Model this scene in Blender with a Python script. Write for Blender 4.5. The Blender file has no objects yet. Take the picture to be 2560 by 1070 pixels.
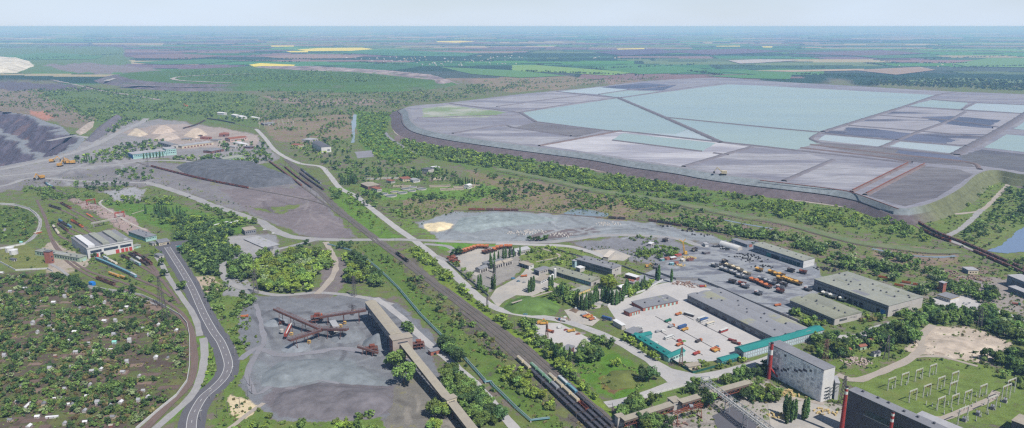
import bpy, math, random
import numpy as np
from mathutils import Vector, Matrix

random.seed(11)
rng = np.random.default_rng(11)
scene = bpy.context.scene
COL = scene.collection
HAZE_D = 0.000072
R = math.radians

# ---------------------------------------------------------------- camera, sky, sun, exposure
FPX, CXP, CYP, CAMH = 1828.0, 1280.0, 535.0, 300.0
PITCH = R(14.39)
CP, SP = math.cos(PITCH), math.sin(PITCH)
cam_d = bpy.data.cameras.new('camera')
cam_d.sensor_fit = 'HORIZONTAL'
cam_d.sensor_width = 36.0
cam_d.lens = 36.0 * FPX / 2560.0
cam_d.clip_start = 1.0
cam_d.clip_end = 400000.0
cam = bpy.data.objects.new('camera',cam_d)
cam.location = (0,0,CAMH)
cam.rotation_euler = (R(90) - PITCH,0,0)
COL.objects.link(cam)
scene.camera = cam

SUN_EL, SUN_AZ = R(54), math.atan2(-0.74,0.67)      # azimuth measured from +X towards +Y
world = bpy.data.worlds.new('World')
scene.world = world
world.use_nodes = True
wn = world.node_tree
wn.nodes.clear()
sky = wn.nodes.new('ShaderNodeTexSky')
sky.sky_type = 'NISHITA'
sky.sun_disc = False
sky.sun_elevation = SUN_EL
sky.sun_rotation = R(90) - SUN_AZ
sky.altitude = 100
sky.air_density = 1.0
sky.dust_density = 0.4
sky.ozone_density = 3.0
bg = wn.nodes.new('ShaderNodeBackground')
bg.inputs['Strength'].default_value = 0.065
wo = wn.nodes.new('ShaderNodeOutputWorld')
# thin high cloud veil: whitens the sky, most of all towards the horizon, alike all round
tc = wn.nodes.new('ShaderNodeTexCoord')
mp = wn.nodes.new('ShaderNodeMapping')
mp.inputs['Scale'].default_value = (1.2,1.2,5.0)
nz = wn.nodes.new('ShaderNodeTexNoise')
nz.inputs['Scale'].default_value = 2.2
nz.inputs['Detail'].default_value = 4
nz.inputs['Roughness'].default_value = 0.5
mr = wn.nodes.new('ShaderNodeMapRange')
mr.inputs['From Min'].default_value = 0.30
mr.inputs['From Max'].default_value = 0.70
mr.inputs['To Min'].default_value = -0.13
mr.inputs['To Max'].default_value = 0.13
sx = wn.nodes.new('ShaderNodeSeparateXYZ')
er = wn.nodes.new('ShaderNodeMapRange')
er.inputs['From Min'].default_value = 0.0
er.inputs['From Max'].default_value = 0.2
er.inputs['To Min'].default_value = 0.82
er.inputs['To Max'].default_value = 0.06
ad_ = wn.nodes.new('ShaderNodeMath')
ad_.operation = 'ADD'
mxs = wn.nodes.new('ShaderNodeMix')
mxs.data_type = 'RGBA'
mxs.inputs[7].default_value = (9.0,10.6,12.9,1)
wn.links.new(tc.outputs['Generated'],mp.inputs['Vector'])
wn.links.new(tc.outputs['Generated'],sx.inputs[0])
wn.links.new(sx.outputs['Z'],er.inputs['Value'])
wn.links.new(mp.outputs[0],nz.inputs['Vector'])
wn.links.new(nz.outputs['Fac'],mr.inputs['Value'])
wn.links.new(mr.outputs[0],ad_.inputs[0])
wn.links.new(er.outputs[0],ad_.inputs[1])
wn.links.new(ad_.outputs[0],mxs.inputs[0])
wn.links.new(sky.outputs[0],mxs.inputs[6])
wn.links.new(mxs.outputs[2],bg.inputs[0])
wn.links.new(bg.outputs[0],wo.inputs[0])

sun_d = bpy.data.lights.new('sun','SUN')
sun_d.energy = 4.9
sun_d.angle = R(0.6)
sun_d.color = (1.0,0.965,0.905)
sun = bpy.data.objects.new('sun',sun_d)
sdir = Vector((math.cos(SUN_AZ) * math.cos(SUN_EL),math.sin(SUN_AZ) * math.cos(SUN_EL),math.sin(SUN_EL)))
sun.rotation_euler = sdir.to_track_quat('Z','Y').to_euler()
sun.location = (400,-300,900)
COL.objects.link(sun)

vs = scene.view_settings
vs.view_transform = 'Standard'
vs.look = 'None'
vs.exposure = 0.3
vs.gamma = 1.0
vs.use_curve_mapping = False
scene.cycles.max_bounces = 5
scene.cycles.diffuse_bounces = 2
scene.cycles.glossy_bounces = 2
scene.cycles.transmission_bounces = 2
scene.cycles.volume_bounces = 1
scene.cycles.transparent_max_bounces = 6
scene.cycles.use_denoising = False
scene.cycles.denoising_prefilter = 'ACCURATE'
scene.cycles.filter_width = 1.3

# ---------------------------------------------------------------- helpers
def G(u,v,z=0.0):
 """ground point (height z) that the camera sees at photo pixel (u, v)"""
 x = (u - CXP) / FPX
 y = (CYP - v) / FPX
 dy = CP + y * SP
 dz = -SP + y * CP
 t = (CAMH - z) / -dz
 return Vector((t * x,t * dy,z))

def GL(pts,z=0.0):
 return [G(p[0],p[1],z) for p in pts]

def PX(x,y,z=0.0):
 w = z - CAMH
 dep = y * CP - w * SP
 return CXP + FPX * x / dep, CYP - FPX * (y * SP + w * CP) / dep

def HT(u,vb,vt):
 """height of an upright thing standing at (u, vb) whose top shows at row vt"""
 b = G(u,vb)
 yy = (CYP - vt) / FPX
 return CAMH + b.y * (yy * CP - SP) / (CP + yy * SP)

def lin(c):
 c = c / 255.0
 return c / 12.92 if c <= 0.04045 else ((c + 0.055) / 1.055) ** 2.4

def A(rgb,k=0.72):
 """surface colour from the shade it shows in full sun"""
 return tuple(min(0.85,lin(c) * k) for c in rgb)

class MB:
 """collects shapes; build() makes one mesh"""
 def __init__(self):
  self.v, self.f = [], []
 def add(self,vs_,fs_):
  n = len(self.v)
  self.v += [tuple(p) for p in vs_]
  self.f += [tuple(n + i for i in f) for f in fs_]
  return self
 def box(self,x0,x1,y0,y1,z0,z1,top=True,bot=False,tx=0,ty=0):
  v = [(x0,y0,z0),(x1,y0,z0),(x1,y1,z0),(x0,y1,z0),(x0 + tx,y0 + ty,z1),(x1 - tx,y0 + ty,z1),(x1 - tx,y1 - ty,z1),(x0 + tx,y1 - ty,z1)]
  f = [(0,1,5,4),(1,2,6,5),(2,3,7,6),(3,0,4,7)]
  if top: f.append((4,5,6,7))
  if bot: f.append((3,2,1,0))
  return self.add(v,f)
 def bar(self,p0,p1,w,h=None,n=4):
  """straight bar of square or n-sided section"""
  p0, p1 = Vector(p0), Vector(p1)
  h = h or w
  d = (p1 - p0)
  if d.length < 1e-6: return self
  d.normalize()
  up = Vector((0,0,1)) if abs(d.z) < 0.95 else Vector((0,1,0))
  s = d.cross(up).normalized()
  t = s.cross(d).normalized()
  ring = []
  for k in range(n):
   a = 2 * math.pi * (k + 0.5) / n
   c_, s_ = math.cos(a), math.sin(a)
   if n == 4: c_, s_ = (1 if c_ > 0 else -1), (1 if s_ > 0 else -1)
   ring.append(s * c_ * w / 2 + t * s_ * h / 2)
  v = [p0 + r for r in ring] + [p1 + r for r in ring]
  f = [(k,(k + 1) % n,n + (k + 1) % n,n + k) for k in range(n)]
  f += [tuple(range(n - 1,-1,-1)),tuple(range(n,2 * n))]
  return self.add(v,f)
 def cyl(self,x,y,z0,z1,r0,r1=None,n=12,cap=True):
  r1 = r0 if r1 is None else r1
  v = [(x + r0 * math.cos(2 * math.pi * k / n),y + r0 * math.sin(2 * math.pi * k / n),z0) for k in range(n)]
  v += [(x + r1 * math.cos(2 * math.pi * k / n),y + r1 * math.sin(2 * math.pi * k / n),z1) for k in range(n)]
  f = [(k,(k + 1) % n,n + (k + 1) % n,n + k) for k in range(n)]
  if cap: f.append(tuple(range(n,2 * n)))
  return self.add(v,f)
 def mesh(self,name,m):
  me = bpy.data.meshes.new(name)
  me.from_pydata(self.v,[],self.f)
  me.materials.append(m)
  me.update()
  return me

def npmesh(name,V,F4,m,smooth=False,F3=None):
 me = bpy.data.meshes.new(name)
 V = np.asarray(V,np.float32)
 polys = []
 nv = len(V)
 me.vertices.add(nv)
 me.vertices.foreach_set('co',V.ravel())
 F4 = np.asarray(F4,np.int32) if F4 is not None else np.zeros((0,4),np.int32)
 k = F4.shape[1]
 nf = len(F4)
 me.loops.add(nf * k)
 me.loops.foreach_set('vertex_index',F4.ravel())
 me.polygons.add(nf)
 me.polygons.foreach_set('loop_start',np.arange(0,nf * k,k,dtype=np.int32))
 me.polygons.foreach_set('loop_total',np.full(nf,k,np.int32))
 if smooth:
  me.polygons.foreach_set('use_smooth',np.ones(nf,bool))
 me.materials.append(m)
 me.update(calc_edges=True)
 return me

def link(name,data,parent=None,loc=(0,0,0),rz=0.0,sc=1.0):
 o = bpy.data.objects.new(name,data)
 COL.objects.link(o)
 o.location = loc
 if rz: o.rotation_euler = (0,0,rz)
 if sc != 1.0: o.scale = (sc,sc,sc) if not isinstance(sc,tuple) else sc
 if parent: o.parent = parent
 return o

def struct(name,mesh,kind='structure'):
 o = link(name,mesh)
 o['kind'] = kind
 return o

def tag(o,label,cat,group=None):
 o['label'] = label
 o['category'] = cat
 if group: o['group'] = group
 return o

def thing(name,label,cat,loc=(0,0,0),rz=0.0,group=None,sc=1.0):
 o = link(name,None,None,loc,rz,sc)
 o.empty_display_size = 1
 return tag(o,label,cat,group)

def place(spec,name,label,cat,loc,rz=0.0,group=None,sc=1.0):
 """spec: list of (part name, mesh, [(sub-part name, mesh), ...])"""
 t = thing(name,label,cat,loc,rz,group,sc)
 for it in spec:
  p = link(it[0],it[1],t)
  for s in (it[2] if len(it) > 2 else ()):
   link(s[0],s[1],p)
 return t

ORD = ['first','second','third','fourth','fifth','sixth','seventh','eighth','ninth','tenth','eleventh','twelfth','thirteenth','fourteenth','fifteenth','sixteenth','seventeenth','eighteenth','nineteenth','twentieth']
def nth(i):
 if i < 20: return ORD[i]
 n = i + 1
 T = ['twent','thirt','fort','fift','sixt','sevent','eight','ninet'][n // 10 - 2]
 return T + 'ieth' if n % 10 == 0 else T + 'y-' + ORD[n % 10 - 1]

def number_left(objs):
 """tell look-alikes apart by their order across the picture"""
 g = {}
 for o in objs: g.setdefault(o['label'],[]).append(o)
 for lb, it in g.items():
  if len(it) > 1:
   for i, o in enumerate(sorted(it,key=lambda q: PX(*q.location)[0])): o['label'] = f'{lb}, {nth(i)} from the left'

# value noise for masks and relief
def vnoise(x,y,seed=0):
 xi, yi = np.floor(x).astype(np.int64), np.floor(y).astype(np.int64)
 fx, fy = x - xi, y - yi
 fx = fx * fx * (3 - 2 * fx); fy = fy * fy * (3 - 2 * fy)
 def h(a,b):
  n = (a * 374761393 + b * 668265263 + seed * 1442695041) & 0xffffffff
  n = ((n ^ (n >> 13)) * 1274126177) & 0xffffffff
  return ((n ^ (n >> 16)) & 0xffff) / 65535.0
 a, b, c, d = h(xi,yi), h(xi + 1,yi), h(xi,yi + 1), h(xi + 1,yi + 1)
 return (a * (1 - fx) + b * fx) * (1 - fy) + (c * (1 - fx) + d * fx) * fy

def fbm(x,y,seed=0,oct=4):
 s, a, t = 0, 1, 0
 for k in range(oct):
  s = s + a * vnoise(x * 2 ** k,y * 2 ** k,seed + k * 17)
  t += a
  a *= 0.5
 return s / t

def inpoly(x,y,poly):
 r = np.zeros(np.shape(x),bool)
 n = len(poly)
 for i in range(n):
  x0, y0 = poly[i][0], poly[i][1]
  x1, y1 = poly[(i + 1) % n][0], poly[(i + 1) % n][1]
  if y0 == y1: continue
  c = ((y0 > y) != (y1 > y)) & (x < (x1 - x0) * (y - y0) / (y1 - y0) + x0)
  r ^= c
 return r

def segdist(x,y,pts,closed=True):
 d = np.full(np.shape(x),1e12)
 n = len(pts)
 for i in range(n if closed else n - 1):
  ax, ay = pts[i][0], pts[i][1]
  bx, by = pts[(i + 1) % n][0], pts[(i + 1) % n][1]
  dx, dy = bx - ax, by - ay
  L = dx * dx + dy * dy + 1e-12
  t = np.clip(((x - ax) * dx + (y - ay) * dy) / L,0,1)
  d = np.minimum(d,(x - ax - t * dx) ** 2 + (y - ay - t * dy) ** 2)
 return np.sqrt(d)

def sdist(x,y,poly):
 d = segdist(x,y,poly)
 return np.where(inpoly(x,y,poly),d,-d)

def smooth_line(pts,step=6.0):
 """Catmull-Rom through ground points, resampled"""
 P = [Vector((p[0],p[1],p[2] if len(p) > 2 else 0)) for p in pts]
 if len(P) < 3:
  out = [P[0].lerp(P[1],t / max(1,int((P[1] - P[0]).length / step))) for t in range(max(1,int((P[1] - P[0]).length / step)) + 1)]
  return out
 Q = [2 * P[0] - P[1]] + P + [2 * P[-1] - P[-2]]
 out = []
 for i in range(1,len(Q) - 2):
  p0, p1, p2, p3 = Q[i - 1], Q[i], Q[i + 1], Q[i + 2]
  n = max(1,int((p2 - p1).length / step))
  for k in range(n):
   t = k / n
   out.append(0.5 * ((2 * p1) + (p2 - p0) * t + (2 * p0 - 5 * p1 + 4 * p2 - p3) * t * t + (3 * p1 - p0 - 3 * p2 + p3) * t ** 3))
 out.append(P[-1])
 return out

def offset_line(L,off):
 out = []
 for i, p in enumerate(L):
  a, b = L[max(0,i - 1)], L[min(len(L) - 1,i + 1)]
  d = b - a
  d.z = 0
  d.normalize()
  out.append(p + Vector((-d.y,d.x,0)) * off)
 return out

# ---------------------------------------------------------------- materials
MATS = {}
def nodes_of(name):
 m = bpy.data.materials.new(name)
 m.use_nodes = True
 t = m.node_tree
 b = t.nodes['Principled BSDF']
 return m, t, b

def pm(name,rgb,rough=0.9,var=0.18,s1=0.04,s2=0.6,metal=0.0,rgb2=None,stretch=None,bump=0.0,spec=0.3,k=0.72,obj=False,thr=(0.42,0.6)):
 """plain procedural paint / stone / earth: base colour broken up by two scales of noise, optionally mixed with a second colour"""
 if name in MATS: return MATS[name]
 m, t, b = nodes_of(name)
 N, Lk = t.nodes, t.links
 geo = N.new('ShaderNodeNewGeometry')
 src = geo.outputs['Position']
 if obj:
  tcn = N.new('ShaderNodeTexCoord')
  src = tcn.outputs['Object']
 if stretch:
  mpn = N.new('ShaderNodeMapping')
  mpn.inputs['Rotation'].default_value = (0,0,stretch[1])
  mpn.inputs['Scale'].default_value = (stretch[0],1,1)
  Lk.new(src,mpn.inputs[0])
  src = mpn.outputs[0]
 n1 = N.new('ShaderNodeTexNoise'); n1.inputs['Scale'].default_value = s1; n1.inputs['Detail'].default_value = 5; n1.inputs['Roughness'].default_value = 0.62
 n2 = N.new('ShaderNodeTexNoise'); n2.inputs['Scale'].default_value = s2; n2.inputs['Detail'].default_value = 3; n2.inputs['Roughness'].default_value = 0.7
 Lk.new(src,n1.inputs[0]); Lk.new(src,n2.inputs[0])
 ad = N.new('ShaderNodeMath'); ad.operation = 'ADD'
 Lk.new(n1.outputs[0],ad.inputs[0]); Lk.new(n2.outputs[0],ad.inputs[1])
 mr_ = N.new('ShaderNodeMapRange')
 mr_.inputs['From Min'].default_value = 0.6; mr_.inputs['From Max'].default_value = 1.4
 mr_.inputs['To Min'].default_value = 1 - var * 1.6; mr_.inputs['To Max'].default_value = 1 + var * 1.6
 Lk.new(ad.outputs[0],mr_.inputs[0])
 mul = N.new('ShaderNodeMix'); mul.data_type = 'RGBA'; mul.blend_type = 'MULTIPLY'; mul.inputs[0].default_value = 1
 c1 = A(rgb,k)
 if rgb2:
  mx = N.new('ShaderNodeMix'); mx.data_type = 'RGBA'
  mx.inputs[6].default_value = (*c1,1); mx.inputs[7].default_value = (*A(rgb2,k),1)
  m3 = N.new('ShaderNodeMapRange'); m3.inputs['From Min'].default_value = thr[0]; m3.inputs['From Max'].default_value = thr[1]
  Lk.new(n1.outputs[0],m3.inputs[0]); Lk.new(m3.outputs[0],mx.inputs[0])
  Lk.new(mx.outputs[2],mul.inputs[6])
 else:
  mul.inputs[6].default_value = (*c1,1)
 Lk.new(mr_.outputs[0],mul.inputs[7])
 Lk.new(mul.outputs[2],b.inputs['Base Color'])
 b.inputs['Roughness'].default_value = rough
 b.inputs['Metallic'].default_value = metal
 b.inputs['Specular IOR Level'].default_value = spec
 if bump:
  bp = N.new('ShaderNodeBump'); bp.inputs['Strength'].default_value = 0.6; bp.inputs['Distance'].default_value = bump
  Lk.new(ad.outputs[0],bp.inputs['Height']); Lk.new(bp.outputs[0],b.inputs['Normal'])
 MATS[name] = m
 return m

def sheet(name,poly_px,z,m,jit=0.0,step=None,kind='structure',zp=0.0,closed_smooth=False):
 """flat patch on the ground (height z; pixel outline taken at height zp)"""
 P = GL(poly_px,zp)
 if closed_smooth:
  P = smooth_line(P + [P[0]],(P[1] - P[0]).length / 4)[:-1]
 out = []
 n = len(P)
 for i in range(n):
  a, b = P[i], P[(i + 1) % n]
  L = (b - a).length
  st = step or max(3.0,a.y / 250)
  k = max(1,int(L / st))
  nrm = Vector((-(b - a).y,(b - a).x,0)).normalized()
  for q in range(k):
   p = a.lerp(b,q / k)
   if jit:
    s = float(fbm(np.array([p.x / (st * 3.1)]),np.array([p.y / (st * 3.1)]),5,3)[0]) - 0.5
    p = p + nrm * s * 2 * jit
   out.append((p.x,p.y,z))
 me = bpy.data.meshes.new(name)
 me.from_pydata(out,[],[tuple(range(len(out)))])
 me.materials.append(m)
 me.update()
 if me.polygons[0].normal.z < 0:
  me.flip_normals()
 return struct(name,me,kind) if kind else me

def ribbon(L,w,z,m,name='road',jit=0.0,w1=None):
 """flat strip along a ground line (list of Vectors)"""
 V, F = [], []
 n = len(L)
 for i, p in enumerate(L):
  a, b = L[max(0,i - 1)], L[min(n - 1,i + 1)]
  d = (b - a); d.z = 0; d.normalize()
  s = Vector((-d.y,d.x,0))
  ww = w if w1 is None else w + (w1 - w) * i / (n - 1)
  j0 = j1 = 0
  if jit:
   j0 = (float(vnoise(np.array([p.x / 9]),np.array([p.y / 9]),3)[0]) - 0.5) * 2 * jit
   j1 = (float(vnoise(np.array([p.x / 9]),np.array([p.y / 9]),8)[0]) - 0.5) * 2 * jit
  zz = p.z + z
  V.append((p + s * (ww / 2 + j0)).xy.to_tuple() + (zz,)); V.append((p - s * (ww / 2 + j1)).xy.to_tuple() + (zz,))
  if i: F.append((2 * i - 2,2 * i - 1,2 * i + 1,2 * i))
 me = npmesh(name,V,F,m)
 return me
# ---------------------------------------------------------------- ground sheet with painted soil and plant cover
us = np.concatenate([[-30000,-9000,-3500,-1500,-700],np.arange(-330,2900,3.0),[3300,4200,6500,12000,33000]])
vrows = np.concatenate([np.arange(72.6,92,0.9),np.arange(92,130,1.3),np.arange(130,330,1.9),np.arange(330,1180,2.9)])
def rowY(v):
 y = (CYP - v) / FPX
 return CAMH / (SP - y * CP) * (CP + y * SP)
Yr = np.array([rowY(v) for v in vrows])
Yr = np.concatenate([Yr,[330,150,-200,-2500]])
vfull = np.concatenate([vrows,[1300,1500,2200,4000]])
depr = Yr * CP + CAMH * SP
depr[-4:] = depr[-5]
UU, VV = np.meshgrid(us,vfull)
XX = (UU - CXP) / FPX * depr[:,None]
YY = np.repeat(Yr[:,None],len(us),1)
nr, nc = UU.shape
W1 = fbm(UU / 22,VV / 9,1,4) - 0.5
W2 = fbm(UU / 22,VV / 9,2,4) - 0.5
W3 = fbm(UU / 60,VV / 26,3,4)
soil = np.zeros((nr,nc,3)); veg = np.zeros((nr,nc,3)); amt = np.zeros((nr,nc))
soil[:] = A((122,112,104)); veg[:] = A((102,118,66)); amt[:] = 0.62 + (W3 - 0.5) * 0.5

def GRN(c):
 g = sum(c) / 3
 c = tuple(g + (q - g) * .88 for q in c)
 return A((c[0] * 1.08 + 3,c[1] * 1.01,c[2]),.8)

def paint(poly,s=None,g=None,a=None,feather=6,warp=13,k=1.0):
 p = np.array(poly,float)
 m = 40
 u0, u1, v0, v1 = p[:,0].min() - m, p[:,0].max() + m, p[:,1].min() - m, p[:,1].max() + m
 r = np.where((vfull >= v0) & (vfull <= v1))[0]
 c = np.where((us >= u0) & (us <= u1))[0]
 if not len(r) or not len(c): return
 sl = np.ix_(r,c)
 u = UU[sl] + W1[sl] * warp * 2
 v = VV[sl] + W2[sl] * warp * 0.9
 d = sdist(u,v * 2.2,[(q[0],q[1] * 2.2) for q in poly])
 w = np.clip(d / feather + 0.5,0,1) * k
 w = w * w * (3 - 2 * w) if k == 1.0 else w
 if s is not None:
  soil[sl] = soil[sl] * (1 - w[...,None]) + np.array(A(s)) * w[...,None]
 if g is not None:
  veg[sl] = veg[sl] * (1 - w[...,None]) + np.array(GRN(g)) * w[...,None]
 if a is not None:
  amt[sl] = amt[sl] * (1 - w) + a * w

def paint_line(pts,width,s=None,g=None,a=None,feather=None,warp=3,k=1.0):
 """width in metres, pixel polyline; painted into the soil as worn, dusty or weedy ground"""
 L = smooth_line(GL(pts),12)
 px = [PX(p.x,p.y) for p in L]
 P = np.array(px)
 m = 30
 r = np.where((vfull >= P[:,1].min() - m) & (vfull <= P[:,1].max() + m))[0]
 c = np.where((us >= P[:,0].min() - m) & (us <= P[:,0].max() + m))[0]
 if not len(r) or not len(c): return
 sl = np.ix_(r,c)
 sc_ = depr[r][:,None] / FPX
 x = XX[sl] + W1[sl] * warp * 2 * sc_
 y = YY[sl] + W2[sl] * warp * 2 * sc_
 d = width / 2 - segdist(x,y,L[::2] + [L[-1]],False)
 f = feather or width * 0.35
 w = np.clip(d / f + 0.5,0,1) * k
 if s is not None:
  soil[sl] = soil[sl] * (1 - w[...,None]) + np.array(A(s)) * w[...,None]
 if g is not None:
  veg[sl] = veg[sl] * (1 - w[...,None]) + np.array(A(g)) * w[...,None]
 if a is not None:
  amt[sl] = amt[sl] * (1 - w) + a * w

# far farmland: parcels of wheat, plough and fallow divided by tree belts
far = (VV < 262) & (YY > 0)
th = 0.16
PXr, PYr = XX * math.cos(th) - YY * math.sin(th), XX * math.sin(th) + YY * math.cos(th)
rowi = np.floor(PYr / 620)
offs = (np.sin(rowi * 12.9898) * 43758.5453) % 1
wid = 900 + 1300 * ((np.sin(rowi * 78.233) * 12543.123) % 1)
coli = np.floor(PXr / wid + offs)
hsh = (np.sin(rowi * 127.1 + coli * 311.7) * 43758.5453) % 1
hs2 = (np.sin(rowi * 269.5 + coli * 183.3) * 43758.5453) % 1
pal = np.array([A(c) for c in [(74,122,62),(86,128,66),(64,108,66),(112,92,96),(122,100,98),(100,84,94),(140,122,108),(84,100,72),(96,112,76),(70,82,76),(150,140,112),(58,86,62)]])
pc = pal[np.minimum((hsh * len(pal)).astype(int),len(pal) - 1)] * (1.0 + 0.55 * hs2)[...,None]
fy, fx = PYr / 620 - rowi, (PXr / wid + offs) - coli
belt = (np.minimum(fy,1 - fy) < 0.045) | (np.minimum(fx,1 - fx) < 0.02)
belt &= hs2 > 0.25
pc = np.where(belt[...,None],np.array(A((48,70,50))),pc)
wood = fbm(XX / 2600,YY / 900,21,4)
pc = np.where((wood > 0.66)[...,None],np.array(A((46,72,52))),pc)
wf = np.clip((215 + (W3 - 0.5) * 50 - VV) / 14,0,1)
wf = np.where(YY > 0,wf,0)
soil[:] = soil * (1 - wf[...,None]) + pc * wf[...,None]
amt[:] = amt * (1 - wf)

# --- near and middle ground, painted region by region (outlines in photo pixels)
paint([(-300,120),(300,118),(330,160),(200,180),(-300,190)],(96,120,82),(84,122,66),.55,10)
paint([(-300,205),(20,205),(160,214),(330,224),(640,236),(760,290),(640,318),(420,300),(300,330),(120,300),(-300,280)],(118,106,104),(80,116,56),.72,10)
paint([(-300,222),(90,222),(170,262),(240,300),(215,330),(120,300),(-300,268)],(140,124,118),(96,110,72),.42,10,18)
paint([(70,276),(110,278),(140,292),(120,300),(84,290)],(176,128,108),None,.1,9,14)
paint([(640,215),(900,225),(1080,222),(1200,205),(1300,205),(1340,215),(1100,255),(1000,275),(880,290),(640,300)],(132,116,110),(86,112,62),.58,10)
paint([(1200,195),(1420,190),(1500,205),(1400,222),(1280,232),(1210,222)],(144,126,112),(104,118,72),.42,10)
paint([(640,300),(890,285),(890,345),(770,360),(690,350)],(142,122,112),(98,118,66),.42,8)
paint([(885,280),(985,280),(960,340),(1040,395),(980,410),(900,360)],(96,100,82),(74,122,48),.9,8)
paint([(990,345),(1300,392),(1600,442),(1900,488),(2100,520),(2060,560),(1780,520),(1560,490),(1290,440),(1050,395)],(112,102,94),(80,118,52),.68,8)
paint([(1000,335),(1300,385),(1600,436),(1900,482),(1900,492),(1600,446),(1300,396),(990,350)],(128,114,112),None,.18,8)
paint([(1160,425),(1420,470),(1620,515),(1560,555),(1280,520),(1060,510),(1000,540),(1010,495),(1200,470)],(140,122,108),(100,116,66),.48,10)
paint([(1040,490),(1210,470),(1330,495),(1300,518),(1180,520),(1060,545),(1010,530)],(140,124,108),(98,120,62),.5,10)
paint([(1600,520),(2000,560),(2240,620),(2420,650),(2560,700),(2560,770),(2320,740),(2100,670),(1900,600),(1640,560)],(136,118,110),(88,116,60),.55,8)
paint([(2200,610),(2400,632),(2400,660),(2280,668),(2180,640)],(142,124,112),(108,116,78),.36,12,18)
paint([(1900,490),(2240,535),(2420,540),(2340,600),(2060,570),(1900,520)],(112,104,92),(92,122,60),.85,8)
paint([(2330,520),(2470,440),(2560,430),(2700,440),(2700,640),(2460,640),(2400,590)],(116,106,98),(92,122,62),.8,8)
paint([(2480,430),(2800,430),(2800,470),(2540,470)],(112,104,108),None,.1,6)
paint([(-300,203),(0,203),(100,206),(190,214),(230,224),(120,226),(-300,224)],(104,98,106),None,.12,6,14)
paint([(100,160),(230,158),(330,166),(420,176),(300,184),(170,180)],(134,124,126),None,.2,6,14)
paint([(640,240),(760,248),(1000,250),(960,262),(760,264)],(146,128,120),None,.3,6,16)
# left middle: mine yards of grey gravel
paint([(-300,400),(0,410),(120,390),(230,345),(330,300),(420,300),(640,335),(700,395),(660,410),(400,395),(280,420),(60,450),(-300,480)],(146,143,146),(92,112,66),.22,8)
paint([(270,330),(420,310),(560,320),(650,340),(640,365),(560,370),(420,370),(380,345)],(166,154,148),None,.06,6)
paint([(-300,440),(60,450),(360,405),(600,418),(740,445),(790,470),(860,560),(890,590),(790,600),(640,540),(400,465),(180,470),(-300,490)],(132,128,132),(100,118,68),.24,8)
paint([(550,470),(760,470),(860,560),(880,590),(800,597),(700,560),(600,515)],(128,119,122),None,.02,5)
paint([(640,520),(760,510),(745,525),(700,535),(660,530)],(110,104,96),(94,120,62),.85,6)
paint([(240,480),(330,468),(370,475),(350,500),(260,500)],(156,156,160),None,.03,6)
paint([(60,465),(230,470),(330,520),(380,560),(320,580),(180,500),(60,490)],(112,104,98),(86,116,54),.72,6)
paint([(260,505),(440,510),(620,560),(600,585),(420,580),(330,545)],(100,102,80),(78,122,46),.95,6)
paint([(100,500),(200,510),(330,570),(420,600),(420,640),(480,760),(500,900),(460,830),(330,740),(180,690),(100,600)],(112,104,96),(88,116,54),.66,6)
paint([(180,490),(330,540),(370,580),(330,590),(230,530),(170,500)],(164,146,142),None,.1,5)
paint([(100,620),(130,600),(230,655),(170,690),(110,680)],(176,164,152),(104,118,70),.3,5)
paint([(0,620),(60,612),(118,640),(118,672),(40,676),(0,655)],(128,116,98),(104,122,66),.85,6)
# allotment gardens
paint([(-300,515),(70,520),(96,545),(96,580),(60,606),(-300,625)],(86,80,66),(74,104,46),.85,6)
paint([(-300,660),(40,680),(150,684),(200,716),(330,740),(400,762),(448,795),(470,850),(470,950),(440,985),(345,1070),(200,1200),(-300,1200)],(100,87,80),(80,100,56),.52,6)
# forest and slope beside the depot road
paint([(430,575),(560,570),(620,600),(590,690),(520,700),(470,660),(430,620)],(100,96,84),(66,98,48),.9,8)
paint([(480,700),(560,690),(640,740),(600,800),(640,1000),(560,1060),(560,960),(590,900),(560,830),(520,760)],(112,108,96),(88,122,54),.8,8)
paint([(495,845),(520,835),(540,900),(530,950),(490,1000),(420,1060),(470,990),(498,930)],(110,104,92),(84,130,46),.92,6)
paint([(555,590),(690,585),(700,640),(640,660),(570,650)],(142,142,146),(92,112,66),.12,6)
paint([(480,690),(540,690),(560,720),(520,735),(495,715)],(186,170,150),None,.15,5)
# crushed stone yard around the loader
paint([(600,780),(640,742),(800,736),(940,742),(1000,760),(1075,830),(1095,870),(1080,900),(1120,980),(1180,1080),(960,1080),(900,1060),(690,1062),(640,1030),(600,960),(640,890),(596,850)],(124,126,132),None,0,5,12)
paint([(690,960),(800,940),(985,965),(985,1030),(900,1050),(700,1040),(650,1000)],(116,111,116),None,0,9,12)
paint([(620,880),(690,930),(740,900),(860,890),(990,960),(860,955),(720,970),(640,950)],(130,136,141),None,0,14,12,.8)
paint([(960,1075),(985,960),(1040,940),(1100,985),(1180,1080)],(126,122,116),(110,118,84),.25,6)
paint([(560,1010),(640,1010),(690,1055),(900,1050),(960,1040),(960,1150),(480,1150)],(132,122,106),(88,122,54),.85,7)
paint([(575,985),(620,1000),(650,1020),(610,1050),(570,1030)],(206,190,158),None,0,6)
paint([(560,740),(610,745),(640,720),(600,690),(560,700)],(150,150,152),None,.1,5)
paint([(800,640),(865,640),(870,700),(830,745),(720,745),(800,720)],(124,116,116),(92,116,62),.2,6)
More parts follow.
